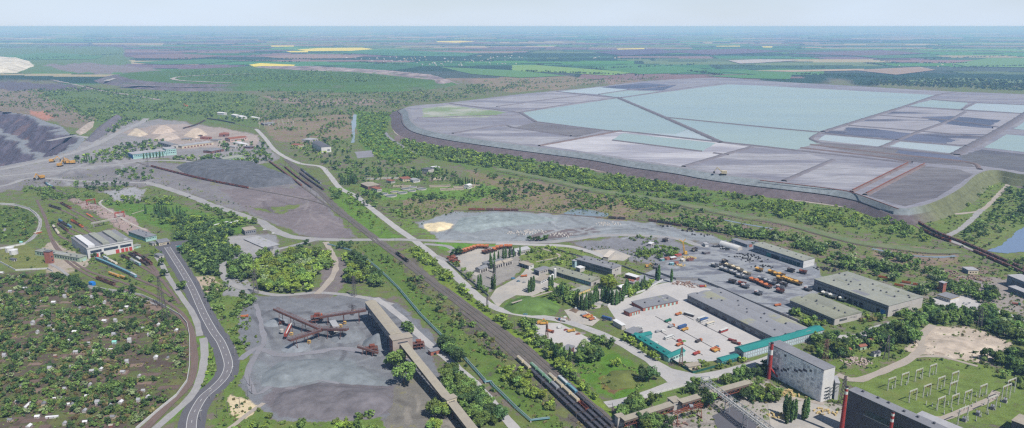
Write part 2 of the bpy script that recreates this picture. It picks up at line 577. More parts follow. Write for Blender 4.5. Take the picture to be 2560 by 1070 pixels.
# railway corridor slopes
paint([(820,470),(870,470),(980,580),(1010,590),(960,600),(880,560)],(104,100,88),(84,128,48),.92,6)
paint([(900,612),(960,610),(1100,730),(1250,860),(1330,950),(1400,1020),(1400,1080),(1330,1060),(1170,905),(1040,780),(940,680)],(102,98,86),(80,116,48),.88,7)
paint([(960,610),(1050,655),(1180,750),(1300,850),(1420,960),(1560,1080),(1440,1080),(1300,950),(1160,830),(1020,690)],(104,97,92),(92,110,64),.52,7)
paint([(1010,622),(1045,620),(1200,765),(1330,850),(1440,940),(1540,1040),(1520,1060),(1330,890),(1170,770)],(104,98,84),(98,134,44),.85,6)
paint([(930,470),(1030,590),(1100,605),(1060,570),(1010,540),(930,480)],(112,104,92),(92,128,56),.7,6)
# sewage works lawns
paint([(900,455),(1050,440),(1180,455),(1250,470),(1200,500),(1060,495),(960,500),(890,480)],(124,112,98),(88,134,52),.88,6)
paint([(840,420),(1000,420),(1180,440),(1130,470),(960,470),(850,460)],(118,108,98),(82,116,56),.6,6)
# grey storage field east of the crossroads
paint([(1040,555),(1130,530),(1290,527),(1460,540),(1640,560),(1760,585),(1840,610),(1700,600),(1560,588),(1430,600),(1280,605),(1100,602)],(143,148,153),None,.04,6)
paint([(1060,560),(1100,554),(1135,560),(1128,572),(1095,580),(1066,577)],(222,206,170),None,0,5,5)
paint([(1320,592),(1360,576),(1480,568),(1500,580),(1400,595),(1340,603)],(118,108,110),None,0,4,4)
paint([(1430,605),(1560,592),(1680,600),(1740,622),(1760,640),(1660,660),(1560,650),(1470,625)],(132,132,138),None,.1,6)
paint([(1085,606),(1290,610),(1200,617),(1150,630),(1110,628)],(104,104,84),(84,140,44),1.0,5)
paint([(1120,625),(1240,612),(1300,625),(1300,680),(1220,730),(1180,700),(1130,655)],(152,148,144),(98,116,64),.12,5)
paint([(1310,615),(1420,612),(1480,640),(1440,670),(1330,660),(1300,640)],(142,134,122),(98,128,58),.72,5)
paint([(1450,640),(1560,640),(1640,700),(1560,760),(1440,760),(1330,740),(1360,700)],(146,138,130),(88,118,54),.6,5)
paint([(1640,660),(1700,640),(1800,610),(1880,600),(2040,660),(2060,700),(2040,740),(1960,800),(1880,770),(1760,720),(1680,700)],(136,140,148),None,.02,5)
paint([(1690,630),(1760,600),(1800,612),(1740,640)],(126,126,132),None,.02,4)
# east side
paint([(2060,690),(2330,700),(2560,740),(2560,800),(2330,780),(2300,800),(2100,840),(1960,870),(1960,830),(2080,800)],(138,130,124),(84,114,54),.62,6)
paint([(2400,690),(2560,700),(2560,790),(2480,770),(2380,740)],(150,142,138),(92,112,64),.3,6)
paint([(2255,880),(2290,840),(2330,815),(2420,815),(2540,860),(2500,890),(2440,915),(2340,890)],(190,176,162),(104,116,76),.14,6)
paint([(2130,960),(2260,905),(2340,893),(2440,905),(2560,960),(2560,1070),(2360,1050),(2240,1020)],(116,108,86),(94,124,58),.9,6)
paint([(2085,860),(2250,860),(2280,885),(2200,930),(2130,945),(2080,920)],(134,122,108),(88,118,52),.7,6)
paint([(1430,870),(1520,870),(1620,930),(1640,960),(1540,1000),(1460,960)],(120,108,88),(76,124,40),.97,6)
paint([(1500,940),(1560,930),(1600,960),(1540,985),(1500,970)],(120,96,72),(104,110,52),.55,8)
paint([(1330,800),(1460,830),(1440,870),(1400,900),(1340,860)],(156,152,150),(90,118,56),.2,5)
paint([(1540,1000),(1700,960),(1900,905),(1940,920),(1900,960),(1700,1020),(1560,1060)],(142,134,122),(84,118,52),.65,6)
paint([(1560,1060),(1760,1010),(1920,950),(2000,1000),(2110,1010),(2100,1100),(1560,1100)],(164,158,152),(88,116,56),.3,6)
paint([(1260,765),(1320,735),(1400,755),(1390,785),(1300,785)],(112,110,88),(86,138,44),1.0,5)
paint([(2420,560),(2520,555),(2560,600),(2560,640),(2440,640)],(120,112,98),(96,122,66),.75,6)

rt = random.Random(5)
def tracks(poly,n,tones,w0=2.5,w1=7):
 P = np.array(poly,float)
 for _ in range(n):
  while True:
   u, v = rt.uniform(P[:,0].min(),P[:,0].max()), rt.uniform(P[:,1].min(),P[:,1].max())
   if inpoly(np.array([u]),np.array([v]),poly)[0]: break
  a = rt.uniform(0,6.28); pts = [(u,v)]
  bend = rt.uniform(-.35,.35)
  for k in range(rt.randint(3,6)):
   a += bend + rt.uniform(-.12,.12)
   q = (pts[-1][0] + 26 * math.cos(a),pts[-1][1] + 11 * math.sin(a))
   if not inpoly(np.array([q[0]]),np.array([q[1]]),poly)[0]: break
   pts.append(q)
  if len(pts) > 2: paint_line(pts,rt.uniform(w0,w1),rt.choice(tones),None,0,warp=2,k=.75)
GY = [(610,780),(660,748),(900,745),(1000,775),(1070,850),(985,880),(980,955),(690,960),(620,940),(640,880)]
tracks(GY,46,[(108,109,114),(142,145,150),(134,136,140),(98,98,104)])
tracks([(690,965),(980,970),(960,1040),(720,1045)],14,[(116,110,114),(144,138,142)])
tracks([(0,420),(240,365),(360,400),(360,460),(0,470)],24,[(160,160,162),(122,120,124)],4,10)
tracks([(560,475),(760,472),(870,575),(800,594),(660,540)],22,[(110,102,106),(142,134,134)],3,8)
tracks([(1100,545),(1300,530),(1640,562),(1800,600),(1440,598),(1120,600)],34,[(164,168,172),(120,122,128)],3,8)
tracks([(1060,985),(1100,985),(1180,1080),(980,1080),(1000,960)],10,[(108,104,100),(146,140,132)])
tracks([(2270,880),(2330,820),(2420,820),(2530,862),(2430,905)],14,[(208,196,180),(160,146,132)],3,7)
tracks([(1570,1050),(1900,960),(2100,1020),(2090,1085),(1600,1085)],18,[(186,178,170),(132,126,122)],2,5)

def finish_ground(hole):
 m, t, b = nodes_of('soil_and_turf')
 N, Lk = t.nodes, t.links
 a1 = N.new('ShaderNodeAttribute'); a1.attribute_name = 'soil'
 a2 = N.new('ShaderNodeAttribute'); a2.attribute_name = 'turf'
 geo = N.new('ShaderNodeNewGeometry')
 def noise(sc,det=4,ro=.6):
  n = N.new('ShaderNodeTexNoise'); n.inputs['Scale'].default_value = sc; n.inputs['Detail'].default_value = det; n.inputs['Roughness'].default_value = ro
  Lk.new(geo.outputs['Position'],n.inputs[0]); return n.outputs[0]
 def rng_(src,a,b_,c,d):
  r = N.new('ShaderNodeMapRange'); r.inputs[1].default_value = a; r.inputs[2].default_value = b_; r.inputs[3].default_value = c; r.inputs[4].default_value = d
  Lk.new(src,r.inputs[0]); return r.outputs[0]
 def math_(op,x,y):
  q = N.new('ShaderNodeMath'); q.operation = op
  for i, s in enumerate((x,y)):
   if isinstance(s,(int,float)): q.inputs[i].default_value = s
   else: Lk.new(s,q.inputs[i])
  return q.outputs[0]
 def mulc(c,f):
  q = N.new('ShaderNodeMix'); q.data_type = 'RGBA'; q.blend_type = 'MULTIPLY'; q.inputs[0].default_value = 1
  Lk.new(c,q.inputs[6]); Lk.new(f,q.inputs[7]); return q.outputs[2]
 nA, nB, nC, nD = noise(0.012,6,.65), noise(0.09,5,.65), noise(0.7,3,.7), noise(0.03,5,.6)
 sv = math_('ADD',math_('ADD',nA,nB),nC)
 soil_c = mulc(a1.outputs['Color'],rng_(sv,1.05,1.95,.62,1.38))
 gv = math_('ADD',nB,nC)
 g_c = mulc(a2.outputs['Color'],rng_(gv,.62,1.4,.55,1.5))
 dry = N.new('ShaderNodeMix'); dry.data_type = 'RGBA'
 dry.inputs[7].default_value = (*A((132,126,82)),1)
 Lk.new(rng_(nD,.52,.72,0,.55),dry.inputs[0]); Lk.new(g_c,dry.inputs[6])
 th_ = math_('ADD',a2.outputs['Alpha'],math_('MULTIPLY',math_('SUBTRACT',math_('ADD',math_('MULTIPLY',nB,.6),math_('MULTIPLY',nD,.4)),.5),3.2))
 fac = rng_(th_,.38,.62,0,1)
 low = rng_(a2.outputs['Alpha'],0.0,.1,0,1)
 fin = N.new('ShaderNodeMix'); fin.data_type = 'RGBA'
 Lk.new(math_('MULTIPLY',fac,low),fin.inputs[0]); Lk.new(soil_c,fin.inputs[6]); Lk.new(dry.outputs[2],fin.inputs[7])
 Lk.new(fin.outputs[2],b.inputs['Base Color'])
 b.inputs['Roughness'].default_value = 1.0
 b.inputs['Specular IOR Level'].default_value = 0.1
 bp = N.new('ShaderNodeBump'); bp.inputs['Strength'].default_value = .5; bp.inputs['Distance'].default_value = 1.2
 Lk.new(gv,bp.inputs['Height']); Lk.new(bp.outputs[0],b.inputs['Normal'])
 Z = (fbm(XX / 60,YY / 60,31,3) - .5) * 0.0
 V = np.stack([XX,YY,Z],-1).reshape(-1,3)
 idx = np.arange(nr * nc).reshape(nr,nc)
 F = np.stack([idx[1:,:-1],idx[1:,1:],idx[:-1,1:],idx[:-1,:-1]],-1).reshape(-1,4)
 keep = np.ones(nr * nc,bool)
 for h in hole:
  q = inpoly(UU,VV,h)
  keep &= ~q.ravel()
 F = F[keep[F].any(1)]
 me = npmesh('ground',V,F,m)
 ca = me.color_attributes.new('soil','FLOAT_COLOR','POINT')
 buf = np.ones((nr * nc,4),np.float32); buf[:,:3] = soil.reshape(-1,3)
 ca.data.foreach_set('color',buf.ravel())
 cb = me.color_attributes.new('turf','FLOAT_COLOR','POINT')
 buf = np.ones((nr * nc,4),np.float32); buf[:,:3] = veg.reshape(-1,3); buf[:,3] = np.clip(amt,0,1).ravel()
 cb.data.foreach_set('color',buf.ravel())
 struct('ground',me)

# ---------------------------------------------------------------- relief: piles, mounds, dumps, the pit
def relief(name,poly_px,zf,res,m,colf=None,kind='structure',zp=0.0,zcut=-0.35,pad=0):
 """height patch over a pixel outline; zf(x, y, inside distance) gives height"""
 P = GL(poly_px,zp)
 xs, ys = [p.x for p in P], [p.y for p in P]
 gx = np.arange(min(xs) - pad - res,max(xs) + pad + 2 * res,res); gy = np.arange(min(ys) - pad - res,max(ys) + pad + 2 * res,res)
 X, Y = np.meshgrid(gx,gy)
 D = sdist(X,Y,P)
 Z = zf(X,Y,D)
 ny, nx = X.shape
 idx = np.arange(nx * ny).reshape(ny,nx)
 F = np.stack([idx[:-1,:-1],idx[:-1,1:],idx[1:,1:],idx[1:,:-1]],-1).reshape(-1,4)
 ok = (Z > zcut).ravel() if zcut is not None else np.ones(nx * ny,bool)
 F = F[ok[F].any(1)]
 me = npmesh(name,np.stack([X,Y,Z],-1).reshape(-1,3),F,m,True)
 if colf is not None:
  c = colf(X,Y,D,Z)
  ca = me.color_attributes.new('soil','FLOAT_COLOR','POINT')
  buf = np.ones((nx * ny,4),np.float32); buf[:,:3] = c.reshape(-1,3)
  ca.data.foreach_set('color',buf.ravel())
 return struct(name,me,kind) if kind else me

def earth_mat(name,bump=0.8,s=0.09):
 m, t, b = nodes_of(name)
 N, Lk = t.nodes, t.links
 a1 = N.new('ShaderNodeAttribute'); a1.attribute_name = 'soil'
 geo = N.new('ShaderNodeNewGeometry')
 n1 = N.new('ShaderNodeTexNoise'); n1.inputs['Scale'].default_value = s; n1.inputs['Detail'].default_value = 6; n1.inputs['Roughness'].default_value = .7
 Lk.new(geo.outputs['Position'],n1.inputs[0])
 r = N.new('ShaderNodeMapRange'); r.inputs[1].default_value = .3; r.inputs[2].default_value = .7; r.inputs[3].default_value = .72; r.inputs[4].default_value = 1.28
 Lk.new(n1.outputs[0],r.inputs[0])
 q = N.new('ShaderNodeMix'); q.data_type = 'RGBA'; q.blend_type = 'MULTIPLY'; q.inputs[0].default_value = 1
 Lk.new(a1.outputs['Color'],q.inputs[6]); Lk.new(r.outputs[0],q.inputs[7]); Lk.new(q.outputs[2],b.inputs['Base Color'])
 b.inputs['Roughness'].default_value = 1; b.inputs['Specular IOR Level'].default_value = .1
 bp = N.new('ShaderNodeBump'); bp.inputs['Strength'].default_value = .7; bp.inputs['Distance'].default_value = bump
 Lk.new(n1.outputs[0],bp.inputs['Height']); Lk.new(bp.outputs[0],b.inputs['Normal'])
 return m
EARTH = earth_mat('bare_earth')

def flatcol(rgb,amp=0.1,sc=14):
 def f(X,Y,D,Z):
  n = fbm(X / sc,Y / sc,4,4)
  return np.array(A(rgb))[None,None,:] * (1 + amp * 2 * (n - .5))[...,None]
 return f

# quarry on the west edge: benched pit walls
rim = [(-330,452),(0,421),(60,409),(120,396),(185,378),(222,352),(208,334),(170,330),(150,312),(110,300),(70,284),(20,276),(-330,262)]
def pit_z(X,Y,D):
 n = fbm(X / 70,Y / 70,9,4) - .5
 d = np.maximum(0,D + n * 75)
 bench = 92.0
 k = np.floor(d / bench); f = d / bench - k
 z = -(k * 46 + np.clip((f - .24) / .76,0,1) * 46)
 er = vnoise((X + Y * .25) / 5.0,Y * 0 + k,13) * 2.6 * np.clip((f - .24) * 4,0,1)
 z = np.maximum(z,-132) - er
 return np.where(D > -2,np.where(D > 0,z,0),-0.6 + 0 * z) - 0.05
def pit_c(X,Y,D,Z):
 n = fbm(X / 70,Y / 70,9,4) - .5
 d = np.maximum(0,D + n * 75); f = d / 92.0 - np.floor(d / 92.0); k = np.floor(d / 92.0)
 wall = np.array(A((92,86,98))); road = np.array(A((136,139,145))); red = np.array(A((122,100,98)))
 str_ = vnoise((X + Y * .25) / 9.0,Y * 0 + k,13)
 w = np.clip((f - .22) * 12,0,1)[...,None]
 c = road * (1 - w) + wall * w * (.8 + .4 * str_[...,None])
 rr = np.clip((fbm(X / 90,Y / 60,14,3) - .64) * 5,0,1)[...,None] * w
 return c * (1 - rr) + red * rr
relief('quarry',rim,pit_z,4.0,EARTH,pit_c,zcut=None)
finish_ground([[(u + (6 if u < 200 else -6),v + (-3 if v > 340 else 3)) for u,v in rim]])

# old spoil dump: two terraces with a raised, eroded back rim
dump = [(232,201),(275,191),(400,183),(520,177),(640,174),(800,177),(900,185),(1000,187),(1100,196),(1146,211),(1120,219),(1060,225),(1000,229),(900,232),(780,230),(660,226),(560,228),(460,229),(340,222),(265,211)]
def dump_z(X,Y,D):
 n = fbm(X / 160,Y / 160,7,4) - .5
 d = D + n * 50
 z = np.clip(d * .4,-1,12) + np.clip((d - 85) * .4,0,13)
 back = np.clip((Y - 5150) / 160,0,1)
 z += np.clip((d - 60) * .3,0,12) * back * np.clip((520 - d) / 90,0,1)
 z += (fbm(X / 30,Y / 30,8,3) - .5) * 2 * (d > 0)
 return z
def dump_c(X,Y,D,Z):
 n = fbm(X / 160,Y / 160,7,4) - .5
 d = D + n * 50
 g = np.array(A((82,112,60))); s = np.array(A((112,104,112))); l = np.array(A((172,162,158)))
 er = vnoise(X / 22,Y / 60,5)
 slope = ((d < 38) | ((d > 84) & (d < 122)))
 w = np.where(slope,0.08,np.where(d < 84,.3,.9)) + (fbm(X / 120,Y / 120,15,4) - .5) * .9
 w = w + .75 * np.clip((X + 1480) / 250,0,1) * np.clip((900 - X) / 500 + .5,0,1) * (Y < 4900)
 w = np.clip(w * 1.6 - .3,0,1)[...,None]
 bk = np.clip((Y - 5100) / 160,0,1)[...,None]
 sl = s * (1 - bk * .8) + l * bk * .8
 sl = sl * (.75 + .5 * er[...,None])
 return sl * (1 - w) + g * w
relief('spoil_dump',dump,dump_z,11.0,EARTH,dump_c)
rimp = [(600,178),(640,173),(800,173),(900,179),(1000,186),(1100,196),(1148,210),(1110,218),(1020,209),(940,199),(860,191),(740,187)]
def rim_c(X,Y,D,Z):
 e = vnoise(X / 26,Y / 140,5)[...,None]; q = np.clip(fbm(X / 90,Y / 90,6,3) * 2 - .6,0,1)[...,None]
 return (np.array(A((178,164,160))) * q + np.array(A((128,118,124))) * (1 - q)) * (.65 + .7 * e)
relief('spoil_rim',rimp,lambda X,Y,D: np.clip(D * .42,-1,26) + (fbm(X / 40,Y / 40,8,3) - .5) * 4 * (D > 0),10.0,EARTH,rim_c)
def strip(pts,w,z,rgb,name='bench_road'):
 struct(name,ribbon(smooth_line(GL(pts,z),20),w,.6,pm('bench_%d_%d_%d' % rgb,rgb,1,.2,.01,.08),name,9))
strip([(262,203),(300,193),(343,185),(400,182),(457,179),(570,176),(640,175)],34,14,(168,162,160))
strip([(300,212),(380,215),(460,217),(560,216),(660,209)],26,14,(142,134,140))
strip([(640,184),(540,187),(460,191),(432,196),(450,201),(520,205),(580,207)],22,26,(176,168,162))
strip([(130,200),(190,212),(250,226),(330,238),(400,250)],16,0,(160,148,146),'haul_road')
# second dump on the skyline side, pale rock
pale = [(-330,150),(0,147),(70,152),(84,165),(40,182),(-330,188)]
relief('pale_rock_dump',pale,lambda X,Y,D: np.clip(D * .35,-1,30) + (fbm(X / 60,Y / 60,3,4) - .5) * 9 * (D > 0),16,EARTH,flatcol((212,206,192),.5,60))

def pile(name,poly,h,slope,rgb,res=2.0,amp=.1,rough=.5,sc=14):
 def zf(X,Y,D):
  n = (fbm(X / 12,Y / 12,6,3) - .5)
  d = D + n * 3
  z = np.minimum(d * slope,h * (.85 + .3 * fbm(X / 40,Y / 40,2,3)))
  return z + np.where(z > .5,(fbm(X / 6,Y / 6,10,3) - .5) * rough * 2,0)
 return relief(name,poly,zf,res,EARTH,flatcol(rgb,amp,sc))

def cone(name,u,v,r,h,rgb,res=1.5):
 c = G(u,v)
 poly = [PX(c.x + r * math.cos(a),c.y + r * math.sin(a)) for a in np.linspace(0,2 * math.pi,24,endpoint=False)]
 def zf(X,Y,D):
  rr = np.hypot(X - c.x,Y - c.y)
  a = np.arctan2(Y - c.y,X - c.x)
  z = h * (1 - rr / r * (1 + .10 * (vnoise(a * 5,a * 0,3) - .5)))
  return np.minimum(z,h * .93)
 return relief(name,poly,zf,res,EARTH,flatcol(rgb,.12,5),zcut=-.3)

pile('ore_stockpile',[(440,418),(520,404),(640,410),(735,445),(742,458),(640,470),(560,455),(470,440)],11,.6,(102,104,111),3,.3,.8)
pile('gravel_stockpile',[(655,935),(700,905),(790,895),(880,905),(975,965),(880,962),(800,950),(700,970),(650,965)],5,.35,(128,134,139),2,.16,.6)
pile('slag_stockpile',[(690,985),(800,955),(900,968),(985,972),(985,1010),(940,1045),(840,1052),(730,1045),(680,1020)],5,.3,(116,112,117),2,.16,1.1)
cone('gravel_cone',868,842,16,10,(126,130,136))
cone('gravel_cone',945,856,15,10,(122,127,133))
cone('gravel_cone',740,868,13,5,(138,143,150))
cone('gravel_cone',690,806,12,5,(140,145,152))
pile('sand_heap',[(1064,565),(1095,556),(1132,561),(1124,572),(1092,579)],3,.4,(226,210,176),2.5,.1)
pile('gravel_field',[(1130,575),(1150,545),(1240,531),(1330,535),(1400,550),(1330,560),(1230,570),(1180,582)],3.5,.25,(142,152,154),3,.16,1.6,22)
pile('beige_heap',[(318,338),(330,326),(352,325),(372,336),(350,342)],7,.7,(196,182,164),3)
pile('beige_heap',[(378,334),(390,320),(425,318),(440,328),(410,336)],8,.7,(194,178,166),3)
pile('beige_heap',[(385,348),(405,337),(440,336),(452,345),(420,352)],7,.7,(190,176,166),3)
pile('beige_heap',[(458,340),(475,326),(505,325),(520,336),(490,346)],8,.7,(200,184,168),3)
pile('grey_heap',[(212,352),(245,318),(285,290),(306,292),(300,312),(258,340),(232,356)],14,.6,(116,112,120),4)
pile('striped_heap',[(188,330),(212,312),(236,302),(232,318),(214,332),(200,338)],10,.6,(178,166,156),3,.35,.5,8)
pile('grass_mound',[(1258,772),(1272,752),(1316,739),(1362,744),(1402,766),(1390,786),(1330,790),(1282,784)],6,.35,(96,122,66),2.5,.3,.2)
pile('grass_mound',[(1500,950),(1530,926),(1580,925),(1612,948),(1590,968),(1530,975)],4,.25,(104,112,62),2.5,.3,.2)
pile('dirt_heap',[(1420,776),(1436,768),(1452,775),(1440,784)],2,.5,(120,102,88),1.5)
pile('rubble_heap',[(2300,868),(2330,838),(2420,840),(2500,868),(2440,890),(2360,884)],4,.16,(192,178,164),3,.25,1.5,12)

# ---------------------------------------------------------------- tailings dam and its ponds
ZT = 20.0
crest_px = [(1027,280),(1019,269),(1060,262),(1124,257),(1300,236),(1385,228),(1497,217),(1607,204),(1712,197),(1816,195),(1940,204),(2135,215),(2358,228),(2560,236),(2900,256),(2900,452),(2600,440),(2490,424),(2439,434),(2397,468),(2345,497),(2300,513),(2262,520),(2236,518),(2214,508),(2162,489),(2083,472),(1960,455),(1798,434),(1712,419),(1594,403),(1489,385),(1300,361),(1137,338),(1064,322),(1040,309),(1030,296)]
cg = GL(crest_px,ZT)
cl = smooth_line(cg + [cg[0]],25)[:-1]
area = sum(cl[i].x * cl[(i + 1) % len(cl)].y - cl[(i + 1) % len(cl)].x * cl[i].y for i in range(len(cl)))
sgn = -1 if area > 0 else 1
def ring(off,z):
 out = []
 n = len(cl)
 for i, p in enumerate(cl):
  d = cl[(i + 3) % n] - cl[(i - 3) % n]; d.z = 0; d.normalize()
  o_ = off
  uu = PX(p.x,p.y,ZT)[0]
  off = o_ * (1 - .55 * min(1,max(0,(uu - 1900) / 260)) * (p.y < 2300))
  out.append((p.x - d.y * off * sgn,p.y + d.x * off * sgn,z))
  off = o_
 return out
def band(a,b,name,m,parent=None,c=None):
 n = len(a)
 V = a + b
 F = [(i,(i + 1) % n,n + (i + 1) % n,n + i) for i in range(n)]
 me = npmesh(name,V,F,m)
 if me.polygons[n // 2].normal.z < 0: me.flip_normals()
 if c:
  buf = np.ones((2 * n,4),np.float32)
  for i in range(n):
   u_, v_ = PX(cl[i].x,cl[i].y,ZT)
   w = min(1,max(0,(u_ - 2265) / 50)) * (cl[i].y < 2600)
   q = float(fbm(np.array([cl[i].x / 60]),np.array([cl[i].y / 60]),3,3)[0])
   buf[i,:3] = buf[n + i,:3] = (np.array(A(c)) * (1 - w) + np.array(A((112,116,88))) * w) * (.8 + .4 * q)
  me.color_attributes.new('soil','FLOAT_COLOR','POINT').data.foreach_set('color',buf.ravel())
 return link(name,me,parent)
m_beach = pm('tailings_silt',(156,155,163),1,.26,.008,.09,rgb2=(126,125,137),stretch=(.24,.12),spec=.1)
m_slope = pm('dam_gravel_slope',(134,142,148),1,.14,.02,.3)
m_toe = pm('dam_brown_slope',(110,100,106),1,.16,.03,.3)
m_crest = pm('dam_crest_track',(138,137,144),1,.12,.02,.3)
dam = link('tailings_dam',None); tag(dam,'long grey and brown stepped dam enclosing the pale tailings ponds','dam')
top = bpy.data.meshes.new('silt_bed')
top.from_pydata([p.to_tuple() for p in cl],[],[tuple(range(len(cl)))]); top.materials.append(m_beach); top.update()
if top.polygons[0].normal.z < 0: top.flip_normals()
link('silt_bed',top,dam)
r0, r1, r2, r3, r4, r5 = ring(-1,ZT + .15), ring(9,ZT + .1), ring(28,ZT * .55), ring(36,ZT * .52), ring(66,-.2), ring(80,-.3)
band(r0,r1,'crest_track',m_crest,dam); band(r1,r2,'upper_slope',EARTH,dam,(134,141,146))
band(r2,r3,'bench',EARTH,dam,(116,108,112)); band(r3,r4,'lower_slope',EARTH,dam,(108,98,102))
pl = MB()
rr_ = ring(33,ZT * .55 + .6)
for i in range(0,len(rr_)):
 u_, v_ = PX(rr_[i][0],rr_[i][1],11)
 if u_ > 2230 or rr_[i][1] > 2700: continue
 pl.bar(rr_[i],rr_[(i + 1) % len(rr_)],1.6,1.2)
link('pipeline',pl.mesh('pipeline',pm('black_pipe',(58,54,58),.7)),dam)

def water(name,rgb,deep=.05,rough=.25,rgb2=None):
 if name in MATS: return MATS[name]
 m = pm(name,rgb,rough,.05,.003,.02,rgb2=rgb2,stretch=(.2,.4),spec=.25)
 return m
m_pond = water('turquoise_pond',(160,178,172),rgb2=(150,170,172))
m_pond2 = water('milky_pond',(180,191,194),rgb2=(168,182,188))
m_wet_shade = pm('wet_slurry_and_cloud_shade',(88,92,112),.5,.15,.01,.1,rgb2=(104,106,126),stretch=(.25,.6))  # slurry colour, also used to paint cloud shadows on the right beds
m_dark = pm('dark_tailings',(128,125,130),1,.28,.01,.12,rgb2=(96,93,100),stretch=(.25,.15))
m_grey = pm('grey_tailings',(166,165,173),1,.28,.008,.1,rgb2=(124,123,135),stretch=(.22,.16),thr=(.46,.56))
m_white = pm('white_tailings',(190,189,196),1,.2,.008,.1,rgb2=(150,149,160),stretch=(.22,.16),thr=(.48,.6))
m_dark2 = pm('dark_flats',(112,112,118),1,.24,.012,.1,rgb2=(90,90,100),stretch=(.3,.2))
m_green = pm('tailings_weeds',(130,150,112),1,.12,.008,.06,rgb2=(166,168,160))
m_shade = pm('cloud_shaded_tailings',(160,158,166),.8,.2,.007,.06,rgb2=(84,86,104),stretch=(.2,.2),thr=(.50,.60))  # pale silt with cloud shadow painted in as dark streaks
def cell(name,poly,z,m,jit=2): return sheet(name,poly,ZT + z,m,jit,zp=ZT)
cell('tailings_bed',[(1300,281),(1542,246),(1463,238),(1392,230),(1300,240),(1124,259),(1268,279)],.05,m_grey)
cell('tailings_bed',[(1053,271),(1124,263),(1268,281),(1216,293),(1059,295)],.05,m_green,12)
cell('tailings_bed',[(1280,320),(1335,306),(1508,327),(1440,343)],.05,m_dark)
cell('tailings_bed',[(1140,334),(1252,315),(1280,321),(1430,341),(1350,362),(1300,359)],.05,m_grey)
cell('tailings_bed',[(1354,364),(1463,345),(1552,329),(1793,356),(1877,368),(1709,416),(1594,401),(1489,383)],.06,m_white)
cell('tailings_bed',[(1712,417),(1879,369),(1994,378),(2078,400),(1960,452),(1800,432)],.07,m_grey)
cell('tailings_bed',[(1966,453),(2086,400),(2266,410),(2126,478),(2083,470)],.06,m_grey)
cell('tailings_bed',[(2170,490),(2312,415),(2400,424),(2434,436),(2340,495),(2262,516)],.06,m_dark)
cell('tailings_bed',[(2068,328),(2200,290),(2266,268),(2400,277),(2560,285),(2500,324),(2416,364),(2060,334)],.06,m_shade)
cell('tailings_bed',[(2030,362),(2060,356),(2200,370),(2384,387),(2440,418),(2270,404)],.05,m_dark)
cell('wet_tailings_and_cloud_shade',[(2392,394),(2452,373),(2560,386),(2750,402),(2750,446),(2600,436),(2490,420),(2440,412)],.08,m_dark2,6)
cell('wet_tailings_and_cloud_shade',[(1502,218),(1607,207),(1690,213),(1657,226),(1570,224)],.07,m_wet_shade)
cell('wet_tailings_and_cloud_shade',[(2300,292),(2380,290),(2500,300),(2480,322),(2380,312)],.1,m_wet_shade,18)  # this and the next two sheets: cloud shadows painted as dark patches
cell('wet_tailings_and_cloud_shade',[(2120,318),(2190,322),(2290,336),(2400,350),(2360,360),(2240,350),(2110,334)],.1,m_wet_shade,14)
cell('wet_tailings_and_cloud_shade',[(2250,372),(2380,388),(2420,402),(2330,396),(2240,382)],.1,m_wet_shade,10)
cell('tailings_pond',[(1546,245),(1816,211),(1900,214),(2342,238),(2266,265),(2135,304),(2054,330),(1940,320),(1659,292)],.2,m_pond,2)
cell('tailings_pond',[(1661,294),(1940,322),(2052,332),(2034,340),(2027,348),(2056,357),(2004,369),(1992,375),(1900,365),(1803,353)],.2,m_pond,4)
cell('tailings_pond',[(1308,281),(1541,246),(1656,293),(1720,323),(1690,335),(1589,331),(1508,325),(1342,304),(1320,292)],.2,m_pond,3)
cell('tailings_pond',[(1720,323),(1789,353),(1690,342),(1589,331),(1690,335)],.18,m_pond2,3)
cell('tailings_pond',[(1558,333),(1531,349),(1757,378),(1772,368),(1790,358),(1680,346)],.2,m_pond,3)
cell('tailings_pond',[(1397,229),(1497,218),(1570,224),(1495,236)],.2,m_pond2)
cell('tailings_pond',[(1497,236),(1570,226),(1655,229),(1552,243),(1539,243)],.2,m_pond)
cell('tailings_pond',[(2268,265),(2329,250),(2421,257),(2402,273)],.2,m_pond)
cell('tailings_pond',[(2407,273),(2440,258),(2560,262),(2700,270),(2700,293),(2560,283)],.2,m_pond2)
cell('tailings_pond',[(2062,337),(2236,352),(2200,367),(2047,350)],.2,m_pond2,3)
cell('tailings_pond',[(2224,366),(2251,354),(2408,367),(2383,384)],.2,m_pond2,3)
cell('tailings_pond',[(2459,369),(2516,336),(2560,340),(2750,355),(2750,396),(2560,380)],.2,m_pond,3)
cell('tailings_pond',[(2535,322),(2560,305),(2700,300),(2700,340),(2600,330)],.2,m_pond,3)

m_dike = pm('dike_fill',(118,114,122),1,.15,.03,.3)
m_dike2 = pm('rusty_dike_fill',(122,108,108),1,.15,.03,.3)
def dike(pts,w,h=2.2,m=None):
 L = smooth_line(GL(pts,ZT),18) if len(pts) > 2 else smooth_line(GL(pts,ZT),18)
 V, F = [], []
 for i, p in enumerate(L):
  a, b = L[max(0,i - 1)], L[min(len(L) - 1,i + 1)]
  d = b - a; d.z = 0; d.normalize()
  s = Vector((-d.y,d.x,0))
  j = 1 + .25 * math.sin(i * 2.3) * random.random()
  for o, zz in ((w / 2 + h * 1.1,-.1),(w / 2,h),(-w / 2,h),(-w / 2 - h * 1.1,-.1)):
   q = p + s * o * j
   V.append((q.x,q.y,ZT + zz))
  if i:
   for k in range(3):
    F.append((4 * i - 4 + k,4 * i - 3 + k,4 * i + 1 + k,4 * i + k))
 me = npmesh('dike',V,F,m or m_dike)
 struct('dike',me)
dike([(1544,244),(1659,293),(1803,357)],12,3)
